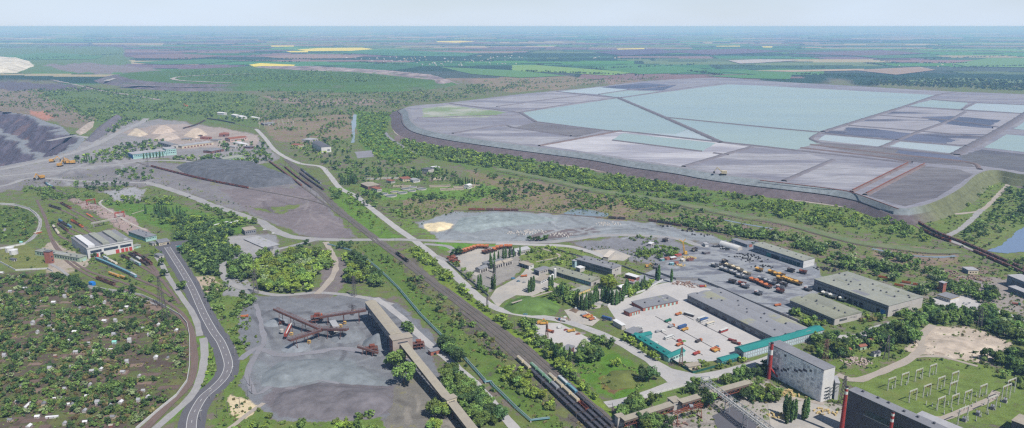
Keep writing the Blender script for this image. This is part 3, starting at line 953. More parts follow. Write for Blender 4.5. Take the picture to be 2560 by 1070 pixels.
for pts, w in [([(1657,293),(1940,321),(2052,331)],4),([(1392,229),(1463,237),(1552,245)],7),([(1552,245),(1657,229),(1751,216),(1816,210)],7),([(1300,281),(1416,262),(1542,245)],6),([(1300,281),(1318,292),(1340,305)],9),([(1340,305),(1508,326),(1589,332),(1793,355)],6),([(1803,356),(1900,366),(1994,377),(2130,392),(2280,409)],6),([(1709,417),(1811,387),(1879,368)],8),([(1531,351),(1754,379)],4),([(1784,383),(1820,388)],4),([(1960,453),(2083,400)],8),([(2057,330),(2188,289),(2266,265),(2345,238),(2389,231)],12),([(2329,249),(2439,257),(2700,268)],5),([(2264,267),(2397,275),(2700,293)],5),([(2201,289),(2371,301),(2507,320)],5),([(2122,314),(2293,328),(2455,343)],5),([(2057,334),(2238,351),(2416,366)],8),([(2201,369),(2293,331),(2368,304),(2413,280)],9),([(2387,387),(2502,324),(2600,262)],20),([(2405,274),(2439,257)],7),([(1124,259),(1268,278),(1300,281)],5),([(1043,296),(1170,291),(1300,288)],4),([(1242,267),(1358,251),(1463,238)],4),([(1280,319),(1427,340)],6),([(1132,334),(1252,314),(1280,319)],6),([(1497,236),(1572,225),(1607,222),(1690,212)],5),([(2040,357),(2201,370),(2384,388)],7),([(2052,332),(2034,341),(2028,349),(2050,357)],7)]:
 dike(pts,w)
for pts in [[(1348,365),(1463,344),(1552,327)],[(2128,480),(2266,411)],[(2162,488),(2308,413)],[(2026,362),(2222,385),(2418,406),(2450,424)],[(2002,370),(2201,393),(2280,406)]]:
 dike(pts,6,2.2,m_dike2)
m_rust = pm('rust_red_steel',(150,84,62),.8,.25,.2,1.2,rgb2=(112,68,58))
def pipe(pts,r,z,m,name,label,zp=0,group=None,step=10):
 L = smooth_line(GL(pts,zp),step)
 mb = MB()
 for a, b in zip(L[:-1],L[1:]):
  mb.bar(a + Vector((0,0,z)),b + Vector((0,0,z)),2 * r,2 * r,6)
 me = mb.mesh(name,m)
 return tag(link(name,me),label,'pipeline',group)
pipe([(2132,478),(2200,444),(2270,409)],.9,3.2,m_rust,'slurry_pipe','rusty orange slurry pipe beside the grey tailings bed',ZT)
pipe([(2166,486),(2240,447),(2312,411)],.9,3.2,m_rust,'slurry_pipe','rusty orange slurry pipe beside the dark tailings bed',ZT)
pipe([(1900,452),(2083,474),(2128,482),(2180,500),(2246,524)],.7,1.2,m_rust,'slurry_pipe','rusty pipe along the near dam crest',ZT)
# ---------------------------------------------------------------- roads, yards, railway tracks
KEEP_LINES, KEEP_POLYS = [], []
m_road = pm('worn_light_asphalt',(184,181,180),.95,.12,.05,.5,rgb2=(166,164,165))
m_gravel = pm('gravel_track',(166,164,164),1,.14,.05,.5,rgb2=(148,146,148))
m_dust = pm('dusty_track',(170,160,150),1,.12,.05,.5)
m_asph = pm('fresh_asphalt',(98,97,104),.95,.08,.06,.6)
m_lane = pm('asphalt_lane',(120,117,122),.95,.08,.08,.9)
m_paint = pm('white_road_paint',(196,196,196),.8,.06,.2,1)
m_conc = pm('concrete_yard',(194,190,188),.95,.1,.03,.4,rgb2=(178,175,175))
m_conc2 = pm('dusty_yard',(186,179,170),1,.1,.04,.4,rgb2=(164,160,156))
m_oil = pm('oily_grey_yard',(154,157,162),.9,.2,.07,.5,rgb2=(108,110,120),stretch=(.45,.5),thr=(.46,.58))
zr = [0.06]
def road(pts,w,m,name='road',jit=.5,keep=True,zp=0,z=None):
 L = smooth_line(GL(pts,zp),7)
 zr[0] += .004
 struct(name,ribbon(L,w,(zr[0] if z is None else z),m,name,jit))
 if keep: KEEP_LINES.append((L[::3] + [L[-1]],w / 2 + 1.5))
 return L
def yard(poly,m,name='paved_yard',jit=.6,z=None,keep=True):
 zr[0] += .004
 o = sheet(name,poly,zr[0] if z is None else z,m,jit)
 if keep: KEEP_POLYS.append(GL(poly))
 return o

# yards first, they lie lowest
yard([(1515,760),(1600,735),(1640,712),(1690,702),(1800,722),(1870,745),(2010,805),(1935,850),(1870,880),(1800,900),(1760,905),(1690,905),(1640,870),(1580,835),(1540,800)],m_conc)
yard([(1225,745),(1240,722),(1300,690),(1318,668),(1350,690),(1400,712),(1330,740),(1290,738),(1262,752),(1245,768)],m_conc2)
yard([(1440,745),(1500,720),(1530,735),(1500,770),(1460,775)],m_conc2)
yard([(1410,775),(1450,768),(1500,800),(1480,815),(1430,805)],m_conc2)
yard([(1330,805),(1400,808),(1480,850),(1440,885),(1380,870),(1340,840)],m_conc)
yard([(1466,628),(1530,622),(1578,640),(1560,652),(1515,650)],m_conc2)
yard([(1570,700),(1640,672),(1690,645),(1750,612),(1800,612),(1880,640),(1960,660),(2040,690),(2040,735),(1960,790),(1880,768),(1800,728),(1690,702),(1620,712)],m_oil)
yard([(385,618),(420,605),(470,600),(465,622),(440,632),(420,640)],m_asph)
yard([(565,592),(640,588),(700,610),(660,640),(610,632),(575,620)],m_gravel)
yard([(1125,630),(1180,618),(1250,622),(1240,660),(1190,690),(1150,665)],m_conc2)
yard([(1920,1010),(2040,1000),(2110,1040),(2090,1090),(1930,1090)],m_conc2)
yard([(1780,1040),(1840,1010),(1900,1050),(1880,1085),(1800,1085)],m_asph)
yard([(2330,745),(2420,738),(2470,775),(2400,790),(2340,770)],m_conc)

# the main light road, the crossroads and its arms
road([(640,322),(662,345),(690,378),(745,407),(800,416),(822,436),(850,470),(890,490),(912,508),(960,546),(1000,576),(1040,604),(1100,652),(1150,700),(1200,746),(1250,774),(1320,788),(1390,798),(1450,815),(1510,838),(1560,862),(1620,898),(1690,938),(1720,955)],11,m_road)
road([(1740,945),(1690,958),(1620,985),(1560,1003),(1515,1012)],10,m_road)
road([(1690,950),(1780,938),(1850,922),(1905,905),(1945,890)],12,m_road)
yard([(1600,890),(1650,915),(1740,935),(1735,962),(1680,965),(1640,930)],m_road,'road_junction')
road([(787,598),(860,600),(920,599),(1030,600),(1085,602),(1200,606),(1300,606),(1366,606),(1437,598),(1502,589),(1568,588),(1646,591),(1699,598),(1740,611),(1767,617)],12,m_gravel,'gravel_road',1.5)
road([(1060,610),(1120,616),(1140,636),(1120,650),(1090,640)],9,m_gravel,'gravel_road',1)
road([(1240,609),(1366,613),(1416,615),(1450,622),(1480,631),(1520,645)],10,m_road,'gravel_road',1)
road([(361,455),(408,468),(471,489),(536,515),(640,550),(679,572),(726,591),(787,598)],15,m_gravel,'gravel_road',1.5)
road([(361,457),(236,455),(167,450),(73,446),(0,466),(-200,490)],12,m_gravel,'gravel_road',2)
road([(-200,460),(0,441),(52,436),(236,416),(288,412),(366,402),(445,402),(497,407),(602,420),(680,432)],14,m_gravel,'gravel_road',2)
road([(-100,440),(0,424),(65,411),(157,390),(236,363),(288,336),(353,306),(365,296)],20,m_gravel,'haul_road',3)
road([(120,352),(190,340),(240,352),(236,366)],16,m_gravel,'haul_road',3)
# asphalt road with white lines through the left foreground
LA = [(418,618),(432,640),(455,676),(480,720),(498,760),(513,792),(534,829),(552,855),(566,889),(571,915),(561,942),(537,968),(510,991),(492,1018),(481,1045),(477,1085)]
La = smooth_line(GL(LA),4)
struct('asphalt_shoulder',ribbon(La,20,.10,m_asph,'asphalt_shoulder',.8))
o = struct('asphalt_road',ribbon(La,7.6,.14,m_lane,'asphalt_road'))
for off in (-3.6,3.6):
 link('edge_line',ribbon(offset_line(La,off),.5,.18,m_paint,'edge_line'),o)
cen = offset_line(La,0)
i = 0
while i < len(cen) - 3:
 link('lane_dash',ribbon(cen[i:i + 2],.4,.18,m_paint,'lane_dash'),o)
 i += 4
KEEP_LINES.append((La[::4] + [La[-1]],9.5))
m_barrier = pm('guard_rail_steel',(206,208,210),.6,.1,.3,2)
road([(508,845),(512,880),(505,930),(492,968),(470,1000),(425,1040),(385,1075)],7,m_gravel,'service_road',.5)
road([(391,640),(405,662),(420,690),(440,722),(470,765),(490,800),(500,840)],6,m_gravel,'service_road',.5)
road([(555,660),(560,690),(580,710),(620,725),(700,738),(800,732),(900,742),(980,762)],8,m_gravel,'dirt_road',1)
road([(555,662),(575,652),(620,640),(700,622),(790,600)],8,m_gravel,'dirt_road',1)
road([(815,605),(832,640),(838,675),(815,710),(790,735)],8,m_dust,'dirt_road',1.5)
road([(600,900),(640,870),(690,886),(760,885),(850,872),(920,880)],7,m_crest,'dirt_road',2)
road([(640,760),(650,800),(660,850),(645,880),(620,930),(640,985),(690,960),(780,948),(850,958)],5,m_crest,'dirt_road',1.5)
road([(660,1008),(620,1035),(590,1060),(540,1090)],4,m_dust,'dirt_road',.8)
road([(940,745),(1000,790),(1060,850),(1110,890),(1160,935),(1200,970),(1250,1030),(1290,1075)],8,m_road,'service_road',.8)
# roads east and round the dam
road([(985,300),(990,332),(1033,345),(1137,364),(1300,390),(1437,416),(1594,443),(1712,461),(1856,482),(2031,507),(2135,520),(2240,531),(2345,536),(2423,532),(2455,524),(2476,508),(2499,484),(2520,461),(2512,440)],8,m_dust,'dirt_road',1.5)
road([(962,330),(975,345),(1000,362),(1040,385)],9,m_crest,'dirt_road',1.5)
road([(2455,524),(2423,555),(2390,580),(2371,590),(2384,603),(2420,622),(2470,640),(2570,672)],9,m_gravel,'dirt_road',1.5)
road([(2091,937),(2125,950),(2149,950),(2201,931),(2253,908),(2287,887),(2308,866),(2300,845),(2330,812)],8,m_dust,'dirt_road',1)
road([(2280,893),(2308,891),(2358,892),(2397,903),(2444,916)],5,m_dust,'dirt_road',1)
road([(2320,1044),(2358,1047),(2410,1026),(2476,997),(2490,978)],6,m_dust,'dirt_road',.6)
road([(2080,842),(2149,840),(2201,817),(2287,797),(2329,779),(2400,770),(2480,775),(2570,805)],9,m_road,'road',.5)
road([(1700,1020),(1800,985),(1880,965),(1960,990),(2060,1010)],5,m_dust,'path',.6)
road([(1345,618),(1400,640),(1340,655)],3,m_dust,'path',.5)
road([(330,535),(366,524)],3,m_dust,'path',.3)
road([(256,500),(250,510),(280,530),(330,560),(365,575)],4,m_conc2,'path',.5)
road([(1380,740),(1330,755),(1280,770)],3,m_dust,'path',.3,z=6.0)
road([(0,512),(40,514),(76,525),(94,540),(101,558),(92,582),(66,606),(0,620)],5,m_gravel,'path',.5)
road([(120,655),(160,680),(200,712),(330,742),(395,762)],4,m_gravel,'path',.5)
# canal strip below the dam: grassy bank and a dark ditch
m_bank = pm('canal_bank_turf',(104,122,80),1,.14,.03,.3,rgb2=(118,122,90))
m_ditch = pm('ditch_mud',(84,76,68),1,.2,.05,.4)
m_ditchw = pm('ditch_water',(128,140,150),.3,.1,.02,.2)
CAN = [(1240,425),(1385,455),(1489,479),(1646,502),(1750,523),(1856,544),(1950,558),(2050,585),(2140,608),(2240,622),(2330,632),(2400,632)]
road([(u,v - 4) for u,v in CAN],20,m_bank,'canal_bank',2,keep=True)
road([(u,v + 3) for u,v in CAN],4,m_ditch,'ditch',1,keep=False)
road([(1800,548),(1860,560),(1930,572)],6,m_ditchw,'canal',1)
road([(2180,622),(2260,637),(2340,643),(2390,640)],6,m_ditchw,'canal',1)
m_pool = pm('pool_water',(132,144,150),.15,.06,.02,.2,spec=.5)
m_blue = pm('blue_water',(120,138,168),.15,.05,.02,.2,spec=.5)
sheet('pool',[(1408,532),(1432,522),(1470,524),(1520,534),(1518,542),(1460,540),(1412,538)],.3,m_pool,3)
sheet('pool',[(878,306),(884,286),(892,286),(890,315),(886,330),(880,330)],.3,m_pool,2)
sheet('pool',[(880,332),(888,330),(886,356),(878,358)],.3,m_pool,2)
sheet('pool',[(2470,628),(2510,608),(2535,585),(2560,566),(2700,560),(2700,620),(2550,630),(2520,634)],.3,m_blue,3)
sheet('silt_pool',[(885,380),(930,376),(935,392),(895,396)],.2,m_crest,3)
# far fields that stand out by colour
zf = [.5]
def fld(poly,rgb,name='field',rgb2=None):
 zf[0] += .15
 sheet(name,poly,zf[0],pm('crop_%d_%d_%d' % rgb,rgb,1,.06,.002,.02,rgb2=rgb2),6)
Yw = (232,214,84)
for P_ in [[(622,162),(650,158),(738,162),(730,168),(640,168)],[(742,124),(800,120),(905,119),(935,123),(880,127),(770,128)],[(676,114),(735,114),(735,116.5),(680,117)],[(715,128),(770,127),(770,131),(725,131)],[(1090,103),(1150,102),(1190,104),(1140,107),(1095,105.5)],[(1905,116),(1932,116),(1930,119),(1908,119)],[(1540,122),(1610,120.5),(1612,123),(1545,124)],[(1790,115),(1850,114.5),(1850,116.5),(1792,116.5)]]:
 fld(P_,Yw,'rapeseed_field')
for P_, c_ in [([(1280,163),(1340,163),(1590,182),(1520,189),(1400,182),(1280,178)],(122,156,78)),([(1480,170),(1580,160),(1740,170),(1770,176),(1700,183),(1600,186)],(78,128,70)),([(1100,168),(1280,176),(1420,190),(1300,195),(1180,186)],(92,134,74)),([(2060,188),(1900,188),(1800,180),(1960,172),(2060,178)],(82,128,66)),([(1760,190),(1980,186),(1975,199),(1850,196)],(80,128,64)),([(780,172),(900,160),(1050,168),(990,176),(850,177)],(58,104,66)),([(0,140),(120,132),(260,140),(240,148),(60,150)],(84,128,74)),([(330,156),(520,148),(600,152),(520,160),(400,162)],(74,118,68)),([(320,140),(440,134),(560,140),(470,148),(340,146)],(128,104,102)),([(650,142),(760,136),(920,140),(880,146),(720,148)],(150,126,116)),([(840,132),(960,124),(1200,134),(1160,142),(980,140)],(70,122,78)),([(2130,176),(2300,168),(2340,176),(2240,188)],(158,138,122)),([(2380,160),(2470,146),(2600,146),(2600,170),(2420,168)],(104,142,84)),([(1880,178),(2160,173),(2160,177),(1980,181)],(176,158,134)),([(1820,152),(1900,149),(2000,152),(1900,158),(1850,160)],(180,172,168)),([(1480,130),(1640,122),(1700,132),(1560,140)],(92,78,96)),([(2240,205),(2300,197),(2400,196),(2560,202),(2560,210)],(104,124,84)),([(1640,128),(1860,122),(1960,130),(1780,138)],(104,86,98)),([(1960,134),(2200,126),(2320,134),(2160,141)],(112,94,100)),([(2130,140),(2330,138),(2360,144),(2200,147)],(78,116,76))]:
 fld(P_,c_)

# ---------------------------------------------------------------- railway tracks
m_ball = pm('track_ballast',(118,110,106),1,.18,.06,.8,rgb2=(98,94,88))
m_ball2 = pm('rusty_ballast',(120,102,96),1,.14,.08,.8)
m_rail = pm('rail_steel',(120,108,104),.5,.1,.1,1,metal=.2)
m_tie = pm('sleeper_wood',(88,78,74),1,.15,.5,2)
def track(L,name='railway_track',m=None,z=.0,w=3.6):
 zr[0] += .004
 o = struct(name,ribbon(L,w,z + zr[0] + .1,m or m_ball,name,.3))
 for s in (-.76,.76):
  V, F = [], []
  Q = offset_line(L,s)
  hw = .11
  A_, B_ = offset_line(Q,hw), offset_line(Q,-hw)
  for i, (a,b) in enumerate(zip(A_,B_)):
   V += [(a.x,a.y,a.z + z + .5),(b.x,b.y,b.z + z + .5),(b.x,b.y,b.z + z + .1),(a.x,a.y,a.z + z + .1)]
   if i: F += [(4 * i - 4,4 * i - 3,4 * i + 1,4 * i),(4 * i - 3,4 * i - 2,4 * i + 2,4 * i + 1),(4 * i,4 * i + 3,4 * i - 1,4 * i - 4)]
  link('rail',npmesh('rail',V,F,m_rail),o)
 KEEP_LINES.append((L[::4] + [L[-1]],4.0))
 return L
MAIN = [(716,398),(745,422),(790,468),(850,525),(905,570),(955,608),(1010,648),(1080,702),(1160,762),(1250,832),(1330,902),(1410,975),(1530,1085)]
Lm = smooth_line(GL(MAIN),8)
paint_dummy = None
nb = int(len(Lm) * .78)
struct('railway_bed',ribbon(Lm[:nb + 1],8,.05,m_ball,'railway_bed',1.5,12))
struct('railway_bed',ribbon(Lm[nb:],12,.05,m_ball,'railway_bed',1.5,26))
KEEP_LINES.append((Lm[::4] + [Lm[-1]],12))
MT = {}
nL = len(Lm)
for k, off in enumerate((-11,-5.8,-.6,4.6,9.8)):
 Lk_ = offset_line(Lm,off)
 i0 = [int(nL * .8),0,0,int(nL * .74),int(nL * .86)][k]
 MT[k] = track(Lk_[i0:])
# yard tracks beside the ore pile (north-west)
YT = []
for a, b in [((700,408),(790,478)),((722,412),(812,478)),((735,410),(822,474))]:
 YT.append(track(smooth_line(GL([a,((a[0] + b[0]) / 2 - 2,(a[1] + b[1]) / 2 + 1),b]),8)))
ORE = track(smooth_line(GL([(340,405),(375,416),(440,433),(520,452),(628,473),(700,486),(790,505),(850,530)]),8))
OR2 = track(smooth_line(GL([(660,392),(673,404),(710,432),(752,464),(800,500),(860,545)]),8))
EAST = track(smooth_line(GL([(1120,527),(1171,526),(1290,528),(1400,535),(1520,546),(1620,553),(1700,566),(1800,585),(1900,605)]),8),m=m_ball2)
SP1 = track(smooth_line(GL([(2200,508),(2245,536),(2319,583),(2400,615),(2470,645),(2570,690)]),8),m=m_ball2)
SP2 = track(smooth_line(GL([(2215,505),(2262,536),(2335,580),(2415,612),(2480,640),(2580,684)]),8),m=m_ball2)
# depot tracks
FAN_IN = (92,500)
DP = []
for pts in [[(92,500),(112,545),(125,590),(140,620),(170,655),(225,690),(300,720),(380,752),(440,785),(470,820),(480,860),(482,920),(468,962),(420,1010),(350,1078)],[(92,500),(114,545),(132,600),(165,640),(222,678),(300,704),(380,735),(445,775),(476,815),(487,860),(489,920),(474,965),(428,1012),(362,1078)],[(132,566),(150,590),(178,605)],[(143,560),(175,583),(205,598)],[(145,552),(185,575),(225,592)],[(176,552),(220,578),(235,588)],[(215,535),(245,552)],[(120,515),(160,528),(195,545)],[(150,508),(190,530),(245,560)],[(236,648),(270,662),(320,685),(345,698),(400,722),(440,752)],[(255,645),(300,668),(350,693)],[(300,640),(340,660),(395,692),(420,720),(450,760)],[(320,634),(365,662),(395,690)],[(330,632),(370,655),(400,688)]]:
 DP.append(track(smooth_line(GL(pts),6),m=m_ball2))
# ---------------------------------------------------------------- buildings
BM = {}
def W(name,rgb,**k):
 if name not in MATS: pm(name,rgb,**({'var': .12,'s1': .12,'s2': 1.1} | k))
 return MATS[name]
w_white = W('white_render',(222,220,218),rgb2=(204,203,205))
w_grey = W('grey_concrete_wall',(146,146,150),rgb2=(126,127,133))
w_lgrey = W('pale_concrete_wall',(196,191,186),rgb2=(180,174,170))
w_dark = W('dark_brick_wall',(112,106,112),rgb2=(96,90,98))
w_brick = W('red_brick_wall',(176,112,96),rgb2=(150,92,82))
w_dbrick = W('brown_brick_wall',(140,98,92),rgb2=(122,86,84))
w_beige = W('beige_wall',(214,202,178),rgb2=(196,184,162))
w_teal = W('teal_wall',(112,168,172),rgb2=(98,150,158))
w_lteal = W('pale_teal_wall',(176,210,204),rgb2=(160,196,192))
w_green = W('pale_green_wall',(176,196,170),rgb2=(160,180,156))
w_blue = W('slate_blue_wall',(128,140,152),rgb2=(112,124,138))
r_grey = W('grey_felt_roof',(140,141,147),s1=.06,s2=.5,rgb2=(126,127,134))
r_lgrey = W('light_grey_roof',(176,176,180),s1=.06,s2=.5,rgb2=(160,160,166))
r_green = W('greenish_felt_roof',(158,160,150),s1=.03,s2=.4,var=.16,rgb2=(138,141,134))
r_ware = W('patched_grey_roof',(142,143,149),s1=.018,s2=.4,rgb2=(150,150,132),thr=(.56,.6))
r_olive = W('olive_felt_roof',(150,152,136),s1=.04,s2=.4,rgb2=(134,136,126))
r_tan = W('tan_slab_roof',(172,162,148),s1=.08,s2=.6,rgb2=(156,148,138))
r_teal = W('teal_metal_roof',(42,134,130),rough=.6,var=.06,rgb2=(36,122,120))
r_dark = W('dark_roof',(104,104,112),s1=.06,s2=.5)
r_white = W('white_metal_roof',(226,226,228),s1=.1,s2=.5,rgb2=(210,210,214))
r_rust = W('rust_metal_roof',(150,96,80),s1=.1,s2=.6)
m_glass = W('window_glass',(62,72,88),rough=.15,var=.15,spec=.6)
m_glassl = W('pale_window_glass',(196,214,224),rough=.3,var=.1)
m_red = W('red_door_paint',(190,76,72),var=.1)
m_bluep = W('bright_blue_paint',(58,130,196),var=.1)
m_black = W('dark_opening',(44,42,48),var=.1)
m_trim = W('pale_trim',(212,210,206),var=.08)
m_steel = W('grey_steel',(150,154,160),var=.12,rough=.7)

def rect(pts,z):
 A_, B_, C_ = [G(p[0],p[1],z) for p in pts]
 swap = False
 ex = (A_ - B_); ex.z = 0
 ec = (C_ - B_); ec.z = 0
 if ex.x * ec.y - ex.y * ec.x < 0:
  ex, ec = ec, ex
  swap = True
 L = ex.length
 d = ex.normalized()
 n = Vector((-d.y,d.x,0))
 Wd = ec.dot(n)
 if swap:      # keep the A edge exact, square the other one to it
  ea = ec; La = ea.length
  da = ea.normalized(); dn = Vector((da.y,-da.x,0))
  L = ex.dot(dn); Wd = La; d = dn
 return Vector((B_.x,B_.y,0)), math.atan2(d.y,d.x), L, Wd, swap

def roofmesh(kind,L,Wd,h,rise,m,ov=.5,n=1,axis='x'):
 mb = MB()
 if kind == 'flat':
  mb.box(-ov,L + ov,-ov,Wd + ov,h,h + .5,True,True)
  return mb.mesh('roof',m)
 X, Y = (L,Wd) if axis == 'x' else (Wd,L)
 seg = 2 if kind == 'gable' else 8
 V, F = [], []
 prof = []
 for b in range(n):
  for s in range(seg + 1):
   if b and not s: continue
   t = s / seg
   y = (b + t) / n
   z = rise * ((1 - abs(2 * t - 1)) if kind == 'gable' else math.sin(math.pi * t) ** .8)
   prof.append((-ov + y * (Y + 2 * ov),h + .12 + z))
 for x in (-ov,X + ov):
  for y, z in prof: V.append((x,y,z))
  V.append((x,Y + ov,h - .1)); V.append((x,-ov,h - .1))
 k = len(prof) + 2
 for i in range(k): F.append((i,i + k,(i + 1) % k + k,(i + 1) % k))
 F.append(tuple(range(k))); F.append(tuple(range(2 * k - 1,k - 1,-1)))
 if axis == 'y': V = [(q[1],q[0],q[2]) for q in V]; F = [tuple(reversed(f)) for f in F]
 mb.add(V,F)
 return mb.mesh('roof',m)

def bld(name,label,pts,h,wall=None,roof=None,kind='flat',rise=1.5,axis=None,ops=(),cat='building',zr_=None,vents=0,group=None,nv=1,z0=0,faces=None,grounded=True,ov=.5):
 """pts = pixel corners (A, B, C), B the near corner, seen at height zr_ (default the eaves h); ops = openings
    (part name, face a/c, from, to, low, high, material, count)"""
 wall, roof = wall or w_grey, roof or r_grey
 o, rz, L, Wd, sw = rect(pts,h if zr_ is None else zr_)
 t = thing(name,label,cat,o,rz,group)
 mb = MB(); mb.box(0,L,0,Wd,z0,h,True,z0 > 0)
 wobj = link('wall',mb.mesh('wall',wall),t)
 ax = axis or ('x' if L > Wd else 'y')
 rf = link('roof',roofmesh(kind,L,Wd,h,rise,roof,ov,nv,ax),t)
 def fbox(face,f0,f1,za,zb,th=.14):
  f = face
  if sw: f = {'a': 'c','c': 'a'}[face[0]] + face[1:]
  n = L if f[0] == 'a' else Wd
  p, q = f0 * n, f1 * n
  mb = MB()
  if f == 'a': mb.box(p,q,-th,.05,za,zb,True,True)
  elif f == 'c': mb.box(-th,.05,p,q,za,zb,True,True)
  elif f == 'a2': mb.box(p,q,Wd - .05,Wd + th,za,zb,True,True)
  else: mb.box(L - .05,L + th,p,q,za,zb,True,True)
  return mb
 for op in ops:
  nm, face, f0, f1, za, zb, m = op[:7]
  cnt = op[7] if len(op) > 7 else 1
  if cnt == 1:
   link(nm,fbox(face,f0,f1,za,zb).mesh(nm,m),t)
  else:
   stp = (f1 - f0) / cnt
   wf_ = op[8] if len(op) > 8 else .6
   me = fbox(face,f0 + stp * (1 - wf_) / 2,f0 + stp * (1 + wf_) / 2,za,zb).mesh(nm,m)
   f = ({'a': 'c','c': 'a'}[face[0]] if sw else face[0])
   for i in range(cnt):
    dl = (stp * L * i,0,0) if f == 'a' else (0,stp * Wd * i,0)
    link(nm,me,t,dl)
 if vents:
  vm = MB().box(-.7,.7,-.7,.7,0,1.5).mesh('vent',r_dark)
  for i in range(vents):
   fx, fy = (i + .5) / vents + random.uniform(-.2,.2) / vents, random.choice((.25,.5,.75)) + random.uniform(-.08,.08)
   xx, yy = (fx * L,fy * Wd) if L > Wd else (fy * L,fx * Wd)
   zz = h + .45 if kind == 'flat' else h + rise * .6
   link('vent',vm,rf,(xx,yy,zz))
 if kind == 'flat' and L * Wd > 900:
  for i in range(7):
   a_, b_ = random.uniform(.06,.16) * L, random.uniform(.08,.3) * Wd
   x_, y_ = random.uniform(.02,.98 - a_ / L) * L, random.uniform(.02,.98 - b_ / Wd) * Wd
   link('roof_patch',MB().box(x_,x_ + a_,y_,y_ + b_,h + .45,h + .53 + .01 * i).mesh('roof_patch',random.choice((r_lgrey,r_grey,r_olive,r_green))),rf)
 if z0 == 0:
  c_, s_ = math.cos(rz), math.sin(rz)
  KEEP_POLYS.append([Vector((o.x + x * c_ - y * s_,o.y + x * s_ + y * c_,0)) for x,y in ((-2,-2),(L + 2,-2),(L + 2,Wd + 2),(-2,Wd + 2))])
 return t, o, rz, L, Wd, sw

# --- locomotive depot
hD = HT(218,647,623)
t, o, rz, L, Wd, sw = bld('locomotive_depot','white fronted locomotive depot with red gates and long roof lanterns',[(331.5,602),(217.5,623),(166.5,595.5)],hD,w_white,r_grey,ops=[('window','a',.06,.30,hD * .5,hD * .76,m_glass),('window','a',.35,.66,hD * .5,hD * .76,m_glass),('window','a',.71,.96,hD * .5,hD * .76,m_glass),('gate','a',.06,.13,0,hD * .38,m_red),('gate','a',.145,.225,0,hD * .38,m_red),('gate','a',.26,.335,0,hD * .42,m_black),('gate','a',.6,.68,0,hD * .4,m_red),('gate','a',.72,.79,0,hD * .4,m_red),('gate','a',.81,.88,0,hD * .4,m_red),('gate','a',.9,.97,0,hD * .4,m_red),('parapet','a',-.01,1.01,hD - .8,hD + 1.4,w_white)])
for f0, f1, m in ((.05,.19,r_white),(.36,.51,r_green),(.68,.84,r_green)):
 mb = MB(); mb.box(L * f0,L * f1,Wd * .06,Wd * .92,hD + .4,hD + 3.4) if not sw else mb.box(L * .06,L * .92,Wd * f0,Wd * f1,hD + .4,hD + 3.4)
 sk = link('roof_lantern',mb.mesh('roof_lantern',m),t)
 mb = MB(); mb.box(L * f0 - .15,L * f0 + .1,Wd * .08,Wd * .9,hD + 1,hD + 2.8,True,True) if not sw else mb.box(L * .08,L * .9,Wd * f0 - .15,Wd * f0 + .1,hD + 1,hD + 2.8,True,True)
 link('lantern_glazing',mb.mesh('lantern_glazing',m_glass),sk)
bld('depot_annex','low flat annex with pale green end wall beside the locomotive depot',[(217,639),(198,645),(147,610)],6,w_green,r_green,ops=[('window','c',.04,.96,2,4.2,m_glass,16),('door','a',.4,.8,0,3,w_lteal)],vents=6)
bld('lean_to_shed','tiny green shed at the right end of the locomotive depot',[(352,612),(334,617),(330,613)],3.4,w_green,r_green,ops=[('door','a',.3,.6,0,2.4,w_lteal)])
bld('office_block','flat roofed office block with white front and teal side by the depot',[(391,588),(364,594),(328,577.5)],6.5,w_lteal,r_grey,ops=[('window','a',.06,.94,3.6,5,m_glass,6),('window','c',.04,.96,3.6,5,m_glass,14),('panel','c',0,1,.5,3,w_teal)],vents=4)
bld('gatehouse','low beige gatehouse with dark doors at the car park',[(424.5,603),(397,607.5),(390,600)],4.2,w_beige,r_grey,ops=[('door','a',.7,.95,0,3,m_black),('window','a',.1,.6,1.2,2.6,m_glass,4)])
bld('small_hut','little pale hut left of the beige gatehouse',[(390,607),(381,609),(375,605)],3.5,w_lgrey,r_grey,ops=[('door','a',.3,.6,0,2.2,m_black)])
bld('pump_house','small pale pump house beside the asphalt road head',[(410,637),(398,640),(393,634)],3.8,w_lgrey,r_grey,ops=[('door','a',.3,.6,0,2.2,m_black)])
t = thing('bus_shelter','small teal roofed bus shelter at the car park','shelter',G(452,622)); mb = MB().box(-5,5,-3.5,3.5,3.4,3.8,True,True); link('roof',mb.mesh('roof',r_teal),t)
for x in (-4.5,4.5):
 for y in (-3,3): link('post',MB().box(x - .12,x + .12,y - .12,y + .12,0,3.4).mesh('post',m_steel),t)
bld('brick_silo','tall narrow red brick tower west of the depot',[(136.5,656),(128,659.5),(122.5,655)],HT(128,659.5,630),w_brick,r_dark,zr_=0,ops=[('window','a',.3,.7,8,10,m_glass),('window','a',.3,.7,3,5,m_glass)],cat='tower')
def tank(u,v,r,h,label,m=w_white):
 t = thing('storage_tank',label,'tank',G(u,v))
 link('shell',MB().cyl(0,0,0,h,r,n=28,cap=False).mesh('shell',m),t)
 link('lid',MB().cyl(0,0,h,h + r * .16,r * 1.02,.2,28).mesh('lid',r_white),t)
 mb = MB()
 for z in np.arange(.3,h,.5): mb.box(-.3,.3,-r - .25,-r - .15,z,z + .1)
 mb.box(-.35,-.28,-r - .3,-r - .1,0,h); mb.box(.28,.35,-r - .3,-r - .1,0,h)
 link('ladder',mb.mesh('ladder',m_steel),t)
 p = G(u,v); KEEP_POLYS.append([p + Vector((r * 1.2 * math.cos(a),r * 1.2 * math.sin(a),0)) for a in np.linspace(0,6.28,10)])
tank(25,629,5.3,6.2,'white fuel tank, the farther of two left of the brick tower')
tank(35,635,5.3,6.2,'white fuel tank, the nearer of two left of the brick tower')
bld('transformer_hut','tiny hut on the lawn by the white tanks',[(42,647),(35,649),(30,645)],2.8,w_lgrey,r_dark,ops=[('door','a',.3,.7,0,2,m_black)])

